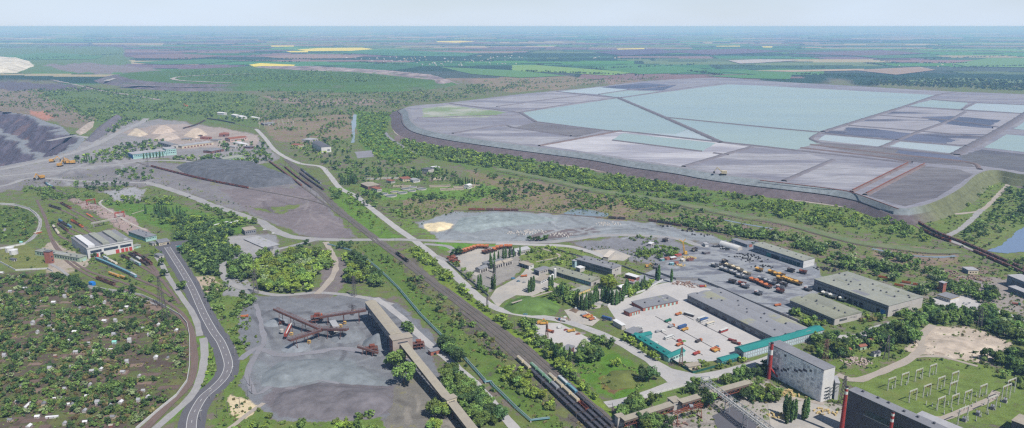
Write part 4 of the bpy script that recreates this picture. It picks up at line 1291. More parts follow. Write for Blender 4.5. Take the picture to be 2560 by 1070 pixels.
# --- north-west works
bld('teal_workshop','long teal and white workshop behind poplars',[(416,389),(333.5,398),(327,392)],11,w_lteal,r_lgrey,zr_=0,ops=[('window','a',.03,.97,6.5,8.5,m_glass,18),('band','a',0,1,4.2,5.4,w_teal),('band','a',0,1,9.4,10.4,w_teal),('panel','c',0,1,0,9,m_bluep)])
bld('teal_tower_block','taller pale teal block at the right end of the long workshop',[(442,386.5),(417,389),(412,384)],15,w_lteal,r_lgrey,zr_=0,ops=[('window','a',.06,.94,10,12,m_glass,5),('window','a',.06,.94,5,7,m_glass,5)])
bld('grey_workshop','grey workshop with pale end behind the teal block',[(446,370),(429,372),(403,362.5)],9,w_lgrey,r_grey,zr_=0,ops=[('window','c',.05,.95,4,7,m_glass,6),('door','a',.35,.65,0,5,m_black)])
bld('long_store','long low beige store in the north-west yard',[(534,361),(455,371.5),(450,367.5)],6,w_beige,r_lgrey,zr_=0,ops=[('door','a',.05,.95,0,3.6,w_dbrick,9)])
bld('pink_store','pinkish long store at the far end of the north-west yard',[(619,350),(576,355),(571,351)],8,W('pink_wall',(206,178,170)),r_rust,'gable',2,zr_=0,ops=[('window','a',.05,.95,3,5.5,m_glass,8)])
bld('red_shed','dark red roofed shed beside the pink store',[(572,341),(548,342),(543,338)],6,w_dbrick,r_rust,'gable',1.5,zr_=0,ops=[('door','a',.4,.6,0,4,m_black)])
bld('brown_shed','brown shed among the trees south of the pink store',[(560,378),(530,384),(524,379)],6,w_dbrick,r_grey,'gable',1.5,zr_=0,ops=[('door','a',.2,.8,0,3.5,m_black,3)])
bld('green_barrack','pale green long house among trees above the ore train',[(611,398),(560,406),(556,401)],7,w_green,r_green,'gable',2,zr_=0,ops=[('window','a',.04,.96,2,4.5,m_glass,10)])
for i, (u,v,c,r_) in enumerate([(497,343,w_dbrick,r_dark),(520,349,w_brick,r_rust),(545,356,w_lgrey,r_grey),(473,352,w_beige,r_grey),(600,362,w_white,r_white),(612,366,w_white,r_white),(626,372,w_dbrick,r_dark),(588,372,w_lgrey,r_lgrey)]):
 bld('yard_shed',['dark brown shed','red roofed shed','grey flat shed','beige flat shed','white shed nearer the pink store','white shed farther right','dark shed at the yard corner','pale grey shed'][i] + ' in the cluttered north-west yard',[(u + 10,v - 2),(u,v),(u - 5,v - 4)],4 + i % 3,c,r_,zr_=0,cat='shed',ops=[('door','a',.3,.6,0,2.8,m_black)])
for i, (u,v,w_) in enumerate([(590,294,12),(604,298,14),(560,288,8),(640,300,10)]):
 bld('white_house',['white house left of a pair beyond the conveyor','larger white house of a pair beyond the conveyor','lone white house in the scrub beyond the conveyor','white house next to the distant switchyard'][i],[(u + w_,v - 1),(u,v),(u - 5,v - 3)],7,w_white,r_white,'gable',2,zr_=0,cat='house',ops=[('window','a',.1,.9,2,4,m_glass,4)])
# --- house group by the main road and sewage works
hW = HT(804,382,368)
bld('white_hall','white gabled hall with dark curved roof near the main road',[(828.5,380),(804,382),(788,369)],hW,w_white,r_dark,'vault',4,zr_=0,axis=None,ops=[('door','a',.2,.45,0,4,w_brick),('window','a',.6,.85,4,7,m_glass)])
for i, (pts,h,wl,rf,lb) in enumerate([([(760,366),(745,369),(741,365)],6,w_beige,r_rust,'beige house with rusty roof beside the main road'),([(795,352),(775,356),(771,351)],6,w_lgrey,r_lgrey,'grey house behind the white hall'),([(950,470),(920,474),(912,465)],6,w_dbrick,r_tan,'long brick pump building in the sewage works'),([(955,479),(943,481),(936,475)],6,w_lgrey,r_rust,'small pump building in front of the long brick one'),([(988,457),(978,459),(973,455)],5,w_lgrey,r_rust,'rust roofed hut between poplars in the sewage works'),([(1028,452),(1007,454),(1002,449)],5,w_beige,r_rust,'red roofed long hut by the settling tanks'),([(1050,455),(1034,457),(1030,453)],5,w_white,r_lgrey,'white hut with grey roof by the settling tanks'),([(1085,434),(1071,437),(1066,432)],11,w_lgrey,r_dark,'tall pale house at the back of the sewage works'),([(1180,470),(1172,473),(1168,469)],7,w_white,r_white,'small white tower house on the sludge beds'),([(1100,422),(1085,424),(1080,421)],4,w_white,r_white,'white shed behind the sewage works trees')]):
 bld('pump_building',lb,pts,h,wl,rf,'gable' if i % 2 == 0 else 'flat',1.6,zr_=0,ops=[('window','a',.08,.92,2,3.8,m_glass,4),('door','c',.4,.6,0,2.4,m_black)])
m_sludge = W('settling_water',(104,110,104),rough=.2)
for i, (u,v,r_,lb) in enumerate([(958,486,9,'leftmost round settling tank near the road'),(978,490.5,10.5,'round settling tank nearest the road bend'),(1014,473,9,'round settling tank behind the row'),(1032,469,8,'farthest round settling tank'),(1054,473.5,9.5,'rightmost round settling tank'),(1006,483,9.5,'middle round settling tank in the front row'),(1030,478,8,'round settling tank between two others'),(987,481,8.5,'round settling tank with sandy rim')]):
 t = thing('settling_tank',lb + ' of the sewage works','tank',G(u,v),0,'round settling tanks of the sewage works')
 V, F = [], []
 mb = MB(); n = 28
 mb.cyl(0,0,0,1.8,r_,n=n,cap=False); mb.cyl(0,0,.6,1.8,r_ - .8,n=n,cap=False)
 vv = [(rr * math.cos(2 * math.pi * k / n),rr * math.sin(2 * math.pi * k / n),1.8) for rr in (r_,r_ - .8) for k in range(n)]
 mb.add(vv,[(k,(k + 1) % n,n + (k + 1) % n,n + k) for k in range(n)])
 link('rim',mb.mesh('rim',w_lgrey if i != 7 else w_beige),t)
 link('water',MB().cyl(0,0,.5,1.0,r_ - .8,n=n).mesh('water',m_sludge),t)
 link('bridge',MB().box(-r_,r_,-.5,.5,1.9,2.2,True,True).mesh('bridge',m_steel),t)
 KEEP_POLYS.append([G(u,v) + Vector((r_ * 1.2 * math.cos(a),r_ * 1.2 * math.sin(a),0)) for a in np.linspace(0,6.28,10)])
m_bed = W('sludge_bed_concrete',(190,178,158)); m_bedw = W('sludge_bed_dark',(120,112,104))
for i, (u,v,lx,ly,rz) in enumerate([(1100,466,40,14,.1),(1130,474,44,14,.12),(1160,468,40,12,.12),(1005,466,34,9,.06),(930,448,30,16,0),(975,446,34,14,.0),(1096,448,34,20,0),(1180,464,36,10,.12)]):
 t = thing('sludge_bed',['dark sludge bed','near sludge bed','long sludge bed','narrow channel bed','grey basin by the poplars','blue basin between poplars','sandy basin behind poplars','far sludge bed'][i] + ' of the sewage works','basin',G(u,v),rz)
 mb = MB()
 for a in ((-lx / 2,lx / 2,-ly / 2,-ly / 2 + .8),(-lx / 2,lx / 2,ly / 2 - .8,ly / 2),(-lx / 2,-lx / 2 + .8,-ly / 2 + .8,ly / 2 - .8),(lx / 2 - .8,lx / 2,-ly / 2 + .8,ly / 2 - .8),(-.4,.4,-ly / 2 + .8,ly / 2 - .8)): mb.box(*a,0,1.6)
 link('rim',mb.mesh('rim',m_bed),t)
 link('bed',MB().box(-lx / 2 + .8,lx / 2 - .8,-ly / 2 + .8,ly / 2 - .8,0,.7).mesh('bed',m_pool if i in (5,4) else (m_bed if i == 6 else m_bedw)),t)
# --- central court of workshops
hE = HT(1530,693,673)
bld('grey_workshop_hall','grey two storey hall with dark window bands behind the big lime tree',[(1439,648),(1530,673),(1551.5,663.5)],hE,w_grey,r_grey,ops=[('window','a',.06,.92,hE * .72,hE * .86,m_glass),('window','a',.08,.9,hE * .2,hE * .52,m_glass,14,.8),('panel','c',0,1,0,hE,w_lgrey),('window','c',.3,.7,hE * .6,hE * .75,m_glass,2),('door','c',.1,.35,0,3,m_black)],vents=9)
bld('blue_stair_tower','pale blue stair tower at the left end of the grey hall',[(1430,668),(1437,670),(1440,667)],9,W('sky_blue_wall',(170,198,206)),r_lgrey,zr_=0,cat='tower',ops=[('window','a',.3,.7,5,7,m_glass)])
bld('dark_cube_shed','dark cube shaped shed beside the dusty court',[(1334.5,673),(1347.5,678),(1368.5,668)],HT(1348,690,678),w_blue,r_grey,ops=[('panel','c',0,1,0,7,w_lgrey),('window','c',.1,.9,3,5,m_glass,5),('door','a',.2,.7,0,4,m_black)])
hG = HT(1477,716,705)
bld('olive_roof_workshop','long workshop with olive green roof, the right part',[(1407,684.5),(1477,705),(1502,696.5)],hG,w_blue,r_olive,'vault',2,ops=[('window','a',.04,.5,2,hG * .8,W('turquoise_glass',(128,176,182)),5,.8),('window','a',.55,.96,2,hG * .8,m_glass,6,.7),('panel','c',.02,.98,0,hG,w_lgrey),('door','c',.3,.6,0,3,m_black)],vents=5)
bld('olive_roof_wing','left wing with olive green roof joining the dark cube shed',[(1370,672.5),(1406,684),(1428,676)],hG,w_blue,r_olive,'vault',1.4,ops=[('window','a',.05,.95,2,4.5,m_glass,6,.8)],vents=3)
bld('white_garage','small white walled garage at the court corner',[(1296.5,656.5),(1322,664.5),(1335.5,661)],HT(1322,674,664.5),w_blue,r_tan,ops=[('panel','c',0,1,0,5,w_white),('gate','a',.1,.9,0,3.4,m_black,3),('window','c',.3,.7,2.5,3.5,m_glass)])
bld('hip_roof_house','grey roofed pale house behind the poplar row',[(1325,622),(1290,630),(1285,622)],6,w_lgrey,r_lgrey,'gable',2.4,ops=[('window','a',.05,.95,2,4,m_glass,6)])
bld('long_garage','grey garage with white doors among orange trucks',[(1262,650),(1217,661),(1210,655)],5,w_white,r_grey,ops=[('gate','a',.05,.95,0,3.6,w_lgrey,7),('window','c',.3,.7,2,3.4,m_glass)])
for i, (u,v) in enumerate([(1238,672),(1262,666),(1200,683)]):
 bld('gabled_shed',['pale gabled shed left of its twin by the poplars','pale gabled shed right of its twin by the poplars','low open shed roof at the truck yard corner'][i],[(u + 20,v - 7),(u,v),(u - 8,v - 5)],5,w_lgrey,r_tan if i < 2 else r_grey,'gable',1.8,zr_=0,cat='shed',ops=[('gate','a',.1,.9,0,3.6,m_black,3)])
bld('white_canteen','long white low block on the dusty court',[(1376,690),(1352,703),(1340,697)],4,w_white,r_tan,zr_=4,ops=[('window','a',.05,.95,1.2,2.6,m_glass,5)])
for i, (u,v,h) in enumerate([(1387,695,13),(1381,700,8),(1376,702,7)]):
 t = thing('gas_cylinder_tank',['tallest','middle','shortest'][i] + ' upright white gas tank on the court','tank',G(u,v))
 link('shell',MB().cyl(0,0,.8,h - 1,1.9,n=16,cap=False).cyl(0,0,h - 1,h,1.9,.8,16).mesh('shell',w_white),t)
 link('stand',MB().cyl(0,0,0,.8,1.2,n=8).mesh('stand',m_steel),t)
bld('white_annex_box','white box annex in front of the grey hall',[(1439,677),(1450,681),(1457,676)],5,w_lgrey,r_white,zr_=0,ops=[('door','a',.3,.6,0,2.6,m_black)])
bld('rust_shed','long shed with white roof and rusty lean-to',[(1563,686),(1590,694),(1597,690)],5,w_dbrick,r_white,ops=[('gate','a',.1,.9,0,3.4,m_black,4)])
hC = HT(1584,721,706)
t, o, rz, L, Wd, sw = bld('cooling_unit','grey cooling block with red fans on top',[(1563,703),(1584,707),(1594,703)],hC,w_lgrey,r_lgrey,ops=[('louvre','a',.1,.9,1,3,m_steel,3,.85)])
for q in (.28,.72):
 link('fan',MB().cyl(L * (q if L > Wd else .5),Wd * (.5 if L > Wd else q),hC + .4,hC + 1.6,min(L,Wd) * .32,n=16).mesh('fan',w_brick),t)
bld('workshop_garages','low garages with yellow and white doors',[(1477,719.5),(1442,733.5),(1426,727)],HT(1442,739,733.5),w_white,r_green,ops=[('gate','a',.08,.95,0,3,W('yellow_paint',(222,190,92)),6,.6)])
bld('green_roof_cottage','green roofed cottage behind the poplar screen',[(1512,730),(1524,736),(1540,726)],5,w_beige,r_green,'gable',2,ops=[('window','c',.1,.9,1.6,3,m_glass,3)])
bld('court_cottage','small white roofed cottage left of the cooling block',[(1540,716),(1552,720),(1560,714)],4,w_beige,r_white,'gable',1.6,ops=[('window','a',.1,.9,1.6,3,m_glass,3)])
bld('wash_bay','pale canopy with red edge beside the round paved lot',[(1524,627),(1508,642),(1520,644)],5.5,w_lgrey,W('cream_roof',(206,196,186)),ops=[('fascia','c',0,1,5,5.5,m_red)],cat='canopy')
# --- east works
t, o, rz, L, Wd, sw = bld('great_hall','huge flat roofed hall with shaded window band, largest in the east works',[(2036,698),(2222,765),(2308,742.5)],HT(2221,793,765),w_grey,r_green,ops=[('window','a',.02,.98,8.2,10.2,m_glass),('gate','a',.03,.09,0,6.5,m_bluep),('gate','a',.1,.14,0,6,m_black),('gate','a',.3,.95,0,5.5,m_black,9,.6),('panel','c',0,1,0,12.5,w_lgrey),('window','c',.12,.3,5,6,m_glass),('window','c',.36,.62,5,6,m_glass)],vents=16)
bld('twin_vault_hall','twin vaulted olive roofed hall beside the great hall',[(1975,750),(2086,797),(2149,778)],7.5,w_grey,r_olive,'vault',2.2,nv=2,ops=[('window','a',.03,.97,3.6,5.2,m_glass,14,.8),('panel','c',.02,.98,0,7,w_lgrey),('window','c',.15,.85,3,5.4,m_glass,2,.8)],vents=8)
bld('repair_hall','long green roofed hall with white end wall and teal gates',[(1884,612),(2009,652),(2037,645.5)],HT(2008,670,652),w_blue,r_green,'vault',1.6,ops=[('gate','a',.46,.62,0,5,m_black),('gate','a',.63,.72,0,5,r_teal),('gate','a',.05,.42,0,5,W('dark_teal_gate',(52,86,92)),5,.8),('awning','a',.02,.72,6.2,6.9,w_white),('window','a',.76,.98,4,6,m_glass,4),('panel','c',0,1,0,9,w_white),('seam','c',0,1,4.5,4.7,w_lgrey)],vents=6)
p0, p1 = G(1803,612), G(1850,626)
d = (p1 - p0); Lh = d.length
t = thing('arched_hangar','white half round hangar between tyre heaps and a grey shed','hangar',p0,math.atan2(d.y,d.x))
V, F = [], []
for x in (0,Lh):
 for k in range(13):
  a = math.pi * k / 12
  V.append((x,5.2 * math.cos(a),6.0 * math.sin(a)))
F = [(k,k + 1,k + 14,k + 13) for k in range(12)]
link('shell',npmesh('shell',V,F,w_white,True),t)
link('end_wall',MB().add(V[:13],[tuple(range(13))]).mesh('end_wall',w_lgrey),t)
link('end_wall',MB().add(V[13:],[tuple(range(12,-1,-1))]).mesh('end_wall',w_lgrey),t)
KEEP_POLYS.append([p0 + Vector((-6,-6,0)),p0 + Vector((6,8,0)),p1 + Vector((6,6,0)),p1 + Vector((-6,-8,0))])
bld('slate_shed','slate grey shed with red end behind the white hangar',[(1829,598),(1868,612),(1877,608.5)],HT(1868,619,612),w_blue,r_grey,ops=[('panel','c',.4,1,0,4,w_brick),('window','a',.1,.6,2,3.4,m_glass,4),('door','a',.8,.9,0,3,w_white)])
bld('white_kiosk','small white kiosk by the leaning pole in the truck yard',[(1757,613),(1763,618),(1768,615)],4,w_white,r_lgrey,zr_=0,ops=[('door','a',.3,.6,0,2.4,m_black)])
hL = 8.0
bld('grey_warehouse','wide grey warehouse with ribbed roof beside the vehicle park',[(1719,737),(1945,848),(2012,816)],hL,w_grey,r_ware,'vault',1.1,nv=3,ops=[('window','a',.03,.97,5.2,6.6,m_glass,12,.9),('panel','a',.0,1,0,1.4,w_dark),('gate','a',.1,.9,0,4,w_dark,8,.5)],vents=14)
bld('brick_garages','brick garages with pale doors at the head of the vehicle park',[(1695,752),(1608,770),(1590,752)],HT(1609,778.5,770),w_brick,r_grey,ops=[('gate','a',.04,.96,0,3,w_lteal,8,.5),('window','a',.1,.9,3.4,4,m_glass,5,.4)],vents=3)
bld('brick_store','small brick store with turquoise door left of the brick garages',[(1600,774),(1574,782),(1562,775)],4.5,w_brick,r_grey,ops=[('gate','a',.2,.9,0,3,w_lteal,3,.5)])
bld('flat_grey_office','flat grey office touching the teal roofed block',[(1607,826),(1583,836),(1566,825)],5,w_dark,r_grey,ops=[('window','c',.1,.9,1.6,3.4,m_glass,5)])
bld('gate_canopy','white roofed gate canopy at the vehicle park entrance',[(1563,812),(1541,799),(1536,803)],5,w_lgrey,r_white,cat='canopy',ops=[('window','c',.1,.9,2,4,m_glass,2)])
b1 = dict(wall=w_teal,roof=r_teal,kind='gable',rise=1.6)
t, o, rz, L, Wd, sw = bld('teal_roof_block','low block with teal roof and dormers along the hedge',[(1580,837),(1667,889),(1681,882)],4.6,ops=[('window','a',.03,.97,1.4,3,m_glass,14)],**b1)
for q in (.12,.3,.48,.64,.8):
 mb = MB(); (mb.box(L * q - 1.3,L * q + 1.3,Wd * .3 - 1,Wd * .3 + 1,5,6.6) if L > Wd else mb.box(L * .3 - 1,L * .3 + 1,Wd * q - 1.3,Wd * q + 1.3,5,6.6))
 link('dormer',mb.mesh('dormer',W('dormer_teal',(58,120,118))),t)
bld('teal_roof_wing','short teal roofed wing at the far end of the low block',[(1620,829),(1583,838),(1592,844)],4.8,ops=[('window','c',.1,.9,1.4,3,m_glass,3)],**b1)
bld('teal_roof_lodge','short teal roofed lodge at the near end of the low block',[(1713,877),(1672,894.5),(1662,888)],4.8,w_lteal,r_teal,'gable',1.6,ops=[('window','a',.1,.9,1.4,3,m_glass,5)])
t, o, rz, L, Wd, sw = bld('teal_roof_office','long office with teal roof and rows of white framed windows',[(2060,824),(1859.5,880),(1837,868.5)],HT(1857,899,880),W('grey_blue_render',(168,176,182)),r_teal,'gable',2.2,ops=[('window','a',.02,.98,1.0,2.9,m_glassl,34,.62),('window','a',.02,.98,4.2,6.1,m_glassl,34,.62),('window','c',.2,.8,3,5,m_glass,2)])
bld('teal_gatehouse','small teal roofed gatehouse left of the long office',[(1849,891.5),(1806,903),(1791,895.5)],4,w_teal,r_teal,'gable',1.2,ops=[('window','a',.05,.95,1.2,2.8,m_glass,6),('panel','c',0,1,0,3.5,w_lteal)])
bld('tan_shed','flat tan roofed shed behind the green fence',[(1752,912),(1722,918),(1712,911)],3.4,w_beige,r_tan,ops=[('door','a',.3,.5,0,2.2,m_black)])
# panelled boiler house
hP = HT(2049.5,1006,926)
t, o, rz, L, Wd, sw = bld('boiler_house','tall white panelled boiler house with patchy long wall',[(1922,858.5),(2060,926),(2090,918.5)],hP,w_dark,r_grey,ov=.2,ops=[('panel','c',0,1,0,hP - .3,w_white),('window','c',.25,.7,5,6.2,m_glass),('window','c',.25,.7,8,9.2,m_glass),('window','c',.25,.7,11,12.2,m_glass),('window','c',.25,.7,2,3.2,m_glass)])
fa = 'c' if sw else 'a'
nA = L if fa == 'a' else Wd
ncol, nrow = 26, 13
pw, ph = nA / ncol, (hP - .6) / nrow
pans = [W('white_panel',(236,236,238),s1=.3,k=.95),W('grey_panel',(218,219,223),k=.9),W('stained_panel',(192,193,199),k=.85)]
def panmesh(m):
 mb = MB()
 if fa == 'a': mb.box(.04,pw - .04,-.22,-.02,.04,ph - .04,True,True)
 else: mb.box(-.22,-.02,.04,pw - .04,.04,ph - .04,True,True)
 return mb.mesh('wall_panel',m)
pmsh = [panmesh(m) for m in pans]
holes = set()
for c in range(ncol):
 dgn = int(nrow * .62 - (c - 4) * .36)
 for r_ in range(nrow):
  if 6 < c < 24 and r_ in (int(9.6 - (c - 7) * .42),) and random.random() < .6: continue
  if random.random() < .012: continue
  k = 0 if random.random() < .62 else (1 if random.random() < .7 else 2)
  if c > 19 and random.random() < .5: k = 2
  link('wall_panel',pmsh[k],t,((c * pw,0,.3 + r_ * ph) if fa == 'a' else (0,c * pw,.3 + r_ * ph)))
bld('white_annex','white annex at the foot of the boiler house end',[(2085,999),(2094,1000),(2103,984)],15,w_white,r_lgrey,zr_=0,ops=[('window','c',.2,.8,4,6,m_glass,2)])
t, o, rz, L, Wd, sw = bld('dark_plant','dark brick plant cut by the bottom edge with red chimneys',[(2440,1121),(2122,976),(2143.5,970.6)],33,w_dark,r_grey,ops=[('window','a',.16,.55,20,24,m_glass,12,.9),('ledge','a',.15,.56,19,19.6,w_lgrey),('panel','c',0,1,0,32,w_dark)],vents=8)
bld('plant_annex','grey flat annex behind the dark plant near the switchyard',[(2400,1085),(2290,1038),(2308,1030)],12,w_grey,r_lgrey,ops=[('window','a',.1,.9,4,6,m_glass,6)])
bld('corner_block','brown roofed building cut by the lower right corner',[(2620,1085),(2530,1052),(2560,1040)],9,w_dark,r_tan,ops=[('window','a',.1,.9,4,6,m_glass,4)])
hR = HT(2518,712,688)
bld('dark_mill','dark grey tall mill at the right edge',[(2640,737),(2519,688),(2540,681)],hR,w_blue,r_lgrey,ops=[('window','a',.1,.9,hR * .5,hR * .7,m_glass,8)])
bld('dark_mill_wing','lower front wing of the dark mill at the right edge',[(2640,764),(2521,716),(2530,711)],6,w_blue,r_lgrey,ops=[('window','a',.05,.95,2,4.4,m_glass,12)])
bld('brick_tower','dark brick tower with pale cap by the great hall',[(2347.5,705),(2359,708.5),(2366,706)],HT(2356,732,708.5),w_dbrick,r_lgrey,cat='tower',ops=[('panel','c',0,1,0,12,w_brick),('window','c',.3,.7,9,10,m_glass)])
bld('yellow_edge_station','low white station with yellow fascia beside the brick tower',[(2343.5,737),(2376.5,747.5),(2398,741)],4.6,w_white,r_grey,ops=[('fascia','c',0,1,3.7,4.6,W('yellow_paint',(222,190,92))),('fascia','a',0,1,3.9,4.6,W('yellow_paint',(222,190,92))),('window','a',.1,.9,1.2,2.6,m_glass,4)])
bld('scrapyard_house','small grey house with porch beside the scrap heaps',[(2406,668),(2421,676),(2437,671)],5,w_blue,r_lgrey,ops=[('panel','c',0,1,0,4.5,w_beige),('window','c',.1,.9,1.5,3.2,m_glass,3)])
for i, (u,v,wl,rf) in enumerate([(2112,886,w_green,r_rust),(2150,876,w_green,r_rust),(2170,862,w_dbrick,r_rust),(2185,893,w_white,r_dark)]):
 bld('garden_shed',['green shed with red roof, the small one','green shed with red roof, the long one','brown rusty shed behind the green sheds','white dark roofed shed by the lumber piles'][i] + ' on the weedy lot',[(u + 16,v - 3),(u,v),(u - 7,v - 5)],3.6,wl,rf,'gable',1.2,zr_=0,cat='shed',ops=[('door','a',.4,.6,0,2.2,m_black)])
# flat lot cabins south
bld('lawn_office','grey roofed office behind poplars near the railway',[(1436,866),(1412,883),(1396,878)],5,w_dbrick,r_grey,ops=[('window','a',.1,.9,1.6,3.2,m_glass,4)])
bld('roadside_hut','small flat hut by the vehicle park approach',[(1362,840),(1345,846),(1338,841)],3.4,w_lgrey,r_lgrey,ops=[('door','a',.4,.6,0,2.2,m_black)])
bld('tall_silo_house','slim pale tower beside the gravel ramps',[(686,646),(678,648),(673,645)],HT(678,648,622),w_lgrey,r_dark,zr_=0,cat='tower',ops=[('window','a',.2,.8,12,13,m_glass)])
bld('grey_depot','grey flat building beside white vehicles left of the crossroads',[(640,573),(612,577),(604,570)],7,w_grey,r_tan,ops=[('window','a',.06,.94,3,5,m_glass,5)])
bld('white_truck_shed','long white roofed open shed by the diagonal gravel road',[(605,552),(580,558),(576,556)],4,w_lgrey,r_white,ops=[('gate','a',.05,.95,0,3,m_black,6)])
bld('valley_hut','tiny grey hut above the gravel ramps',[(562,571),(552,574),(548,571)],3.6,w_lgrey,r_lgrey,zr_=3.6,ops=[('door','a',.3,.6,0,2.2,m_black)])
for i, (u0,v0,u1,v1) in enumerate([(466,582,510,573),(528,569,570,558)]):
 P0, P1 = G(u0,v0), G(u1,v1); dd = P1 - P0
 t = thing('covered_walkway',['nearer','farther'][i] + ' pale covered walkway through the trees','walkway',P0,math.atan2(dd.y,dd.x))
 link('roof',MB().box(0,dd.length,-1.6,1.6,2.8,3.1,True,True).mesh('roof',r_white),t)
 pmh = MB().box(-.1,.1,-1.4,1.4,0,2.8).mesh('post',m_steel)
 for x in np.arange(.5,dd.length,6): link('post',pmh,t,(x,0,0))
bld('tank_pit','grey concrete settling pit with ramps above the grove',[(660,622),(610,600),(640,590)],1.2,w_grey,r_lgrey,zr_=0,cat='basin')
bld('field_cabin','white cabin among bushes in the truck yard scrub',[(1634,613),(1628,617),(1622,614)],4,w_lgrey,r_white,zr_=0,cat='shed',ops=[('door','a',.3,.6,0,2.2,m_black)])
bld('field_shelter','flat tan shelter among bushes in the truck yard scrub',[(1658,624),(1646,627),(1642,623)],3,w_lgrey,r_tan,zr_=3,cat='shed',ops=[('door','a',.3,.6,0,2.2,m_black)])
# site containers and sheds in the truck yard
cont = [(1682,648,9,5,w_dbrick,r_white,'dark open shed with white roof'),(1668,649,8,4,w_brick,r_rust,'rusty brown shed'),(1695,641,10,3,w_brick,W('red_container',(178,74,70)),'red container'),(1650,661,14,4,w_grey,r_grey,'long grey shed'),(1690,660,6,3,w_brick,r_rust,'small brick red box'),(1706,653,5,4,w_beige,r_white,'cream cabin'),(1679,662,6,3,w_teal,W('blue_white_box',(170,196,206)),'pale blue cabin'),(1725,652,10,3,w_dbrick,W('dark_rust',(120,66,58)),'dark rust container'),(1765,634,10,6,w_dark,r_grey,'dark grey shed by the road bend'),(1640,671,7,4,w_dark,r_dark,'black tarpaulin hut'),(1655,652,6,3,w_teal,r_lgrey,'turquoise cabin')]
for u, v, lx, ly, wl, rf, lb in cont:
 o = G(u,v); t = thing('site_container',lb + ' beside the yellow crane','container',o,.45)
 link('body',MB().box(-lx / 2,lx / 2,-ly / 2,ly / 2,0,2.9,False).mesh('body',wl),t)
 link('roof',MB().box(-lx / 2 - .15,lx / 2 + .15,-ly / 2 - .15,ly / 2 + .15,2.9,3.15,True,True).mesh('roof',rf),t)
 link('door',MB().box(-lx / 2 + .6,-lx / 2 + 2,-ly / 2 - .1,-ly / 2,.1,2.3).mesh('door',m_black),t)
# ---------------------------------------------------------------- conveyors, galleries, chimneys, cranes, pipes, walls, poles
r_galv = W('gallery_slab_roof',(172,164,148),s1=.1,s2=.6,rgb2=(158,150,138))
w_gal = W('gallery_side',(126,108,98),rgb2=(104,90,84))
m_rustd = W('dark_rust_steel',(120,82,74),rgb2=(100,68,62))
def gallery(name,label,p0,p1,w,hh,roof,side,posts=18,ledge=False,truss=None):
 """covered conveyor bridge from p0 to p1 (roof-level points with z)"""
 d = p1 - p0; Ln = d.length
 hd = Vector((d.x,d.y,0)).normalized(); s = Vector((-hd.y,hd.x,0))
 t = thing(name,label,'conveyor',Vector((p0.x,p0.y,0)))
 o = Vector((p0.x,p0.y,0))
 def q(f,off,dz): return p0 + d * f + s * off + Vector((0,0,dz)) - o
 mb = MB(); mb.add([q(0,-w / 2 - .3,0),q(0,w / 2 + .3,0),q(1,w / 2 + .3,0),q(1,-w / 2 - .3,0),q(0,-w / 2 - .3,-.35),q(0,w / 2 + .3,-.35),q(1,w / 2 + .3,-.35),q(1,-w / 2 - .3,-.35)],[(3,2,1,0),(0,1,5,4),(1,2,6,5),(2,3,7,6),(3,0,4,7)])
 link('roof',mb.mesh('roof',roof),t)
 if truss is None:
  mb = MB(); mb.add([q(0,-w / 2,-.3),q(0,w / 2,-.3),q(1,w / 2,-.3),q(1,-w / 2,-.3),q(0,-w / 2,-hh),q(0,w / 2,-hh),q(1,w / 2,-hh),q(1,-w / 2,-hh)],[(0,1,5,4),(1,2,6,5),(2,3,7,6),(3,0,4,7),(4,5,6,7)])
  link('side_wall',mb.mesh('side_wall',side),t)
  mb = MB(); n = max(2,int(Ln / 7))
  for i in range(n):
   for sg in (-1,1):
    mb.bar(q((i + .15) / n,sg * (w / 2 + .05),-hh * .55),q((i + .85) / n,sg * (w / 2 + .05),-hh * .55),.15,.7)
  link('window_strip',mb.mesh('window_strip',m_glass),t)
 else:
  mb = MB(); mb.add([q(0,-w / 2,-.3),q(0,w / 2,-.3),q(1,w / 2,-.3),q(1,-w / 2,-.3),q(0,-w / 2,-hh * .45),q(0,w / 2,-hh * .45),q(1,w / 2,-hh * .45),q(1,-w / 2,-hh * .45)],[(0,1,5,4),(1,2,6,5),(2,3,7,6),(3,0,4,7),(4,5,6,7)])
  link('side_wall',mb.mesh('side_wall',side),t)
  for sg in (-1,1):
   mb = MB(); n = max(3,int(Ln / 4.5))
   mb.bar(q(0,sg * w / 2,-hh),q(1,sg * w / 2,-hh),.4)
   for i in range(n):
    a, b = q(i / n,sg * w / 2,-hh * .45), q((i + .5) / n,sg * w / 2,-hh)
    mb.bar(a,b,.3); mb.bar(b,q((i + 1) / n,sg * w / 2,-hh * .45),.3)
   link('truss',mb.mesh('truss',truss),t)
 n = max(2,int(Ln / posts))
 for i in range(n):
  f = (i + .5) / n
  z = (p0 + d * f).z - hh
  if z < 1: continue
  mb = MB()
  for sg in (-1,1): mb.bar(q(f,sg * w * .4,-hh),q(f,sg * w * .55,-hh - z),.55)
  mb.bar(q(f,-w * .5,-hh - z * .5),q(f,w * .5,-hh - z * .5),.3); mb.bar(q(f,-w * .45,-hh - z * .1),q(f,w * .5,-hh - z * .9),.25)
  link('trestle',mb.mesh('trestle',truss or m_rustd),t)
 return t
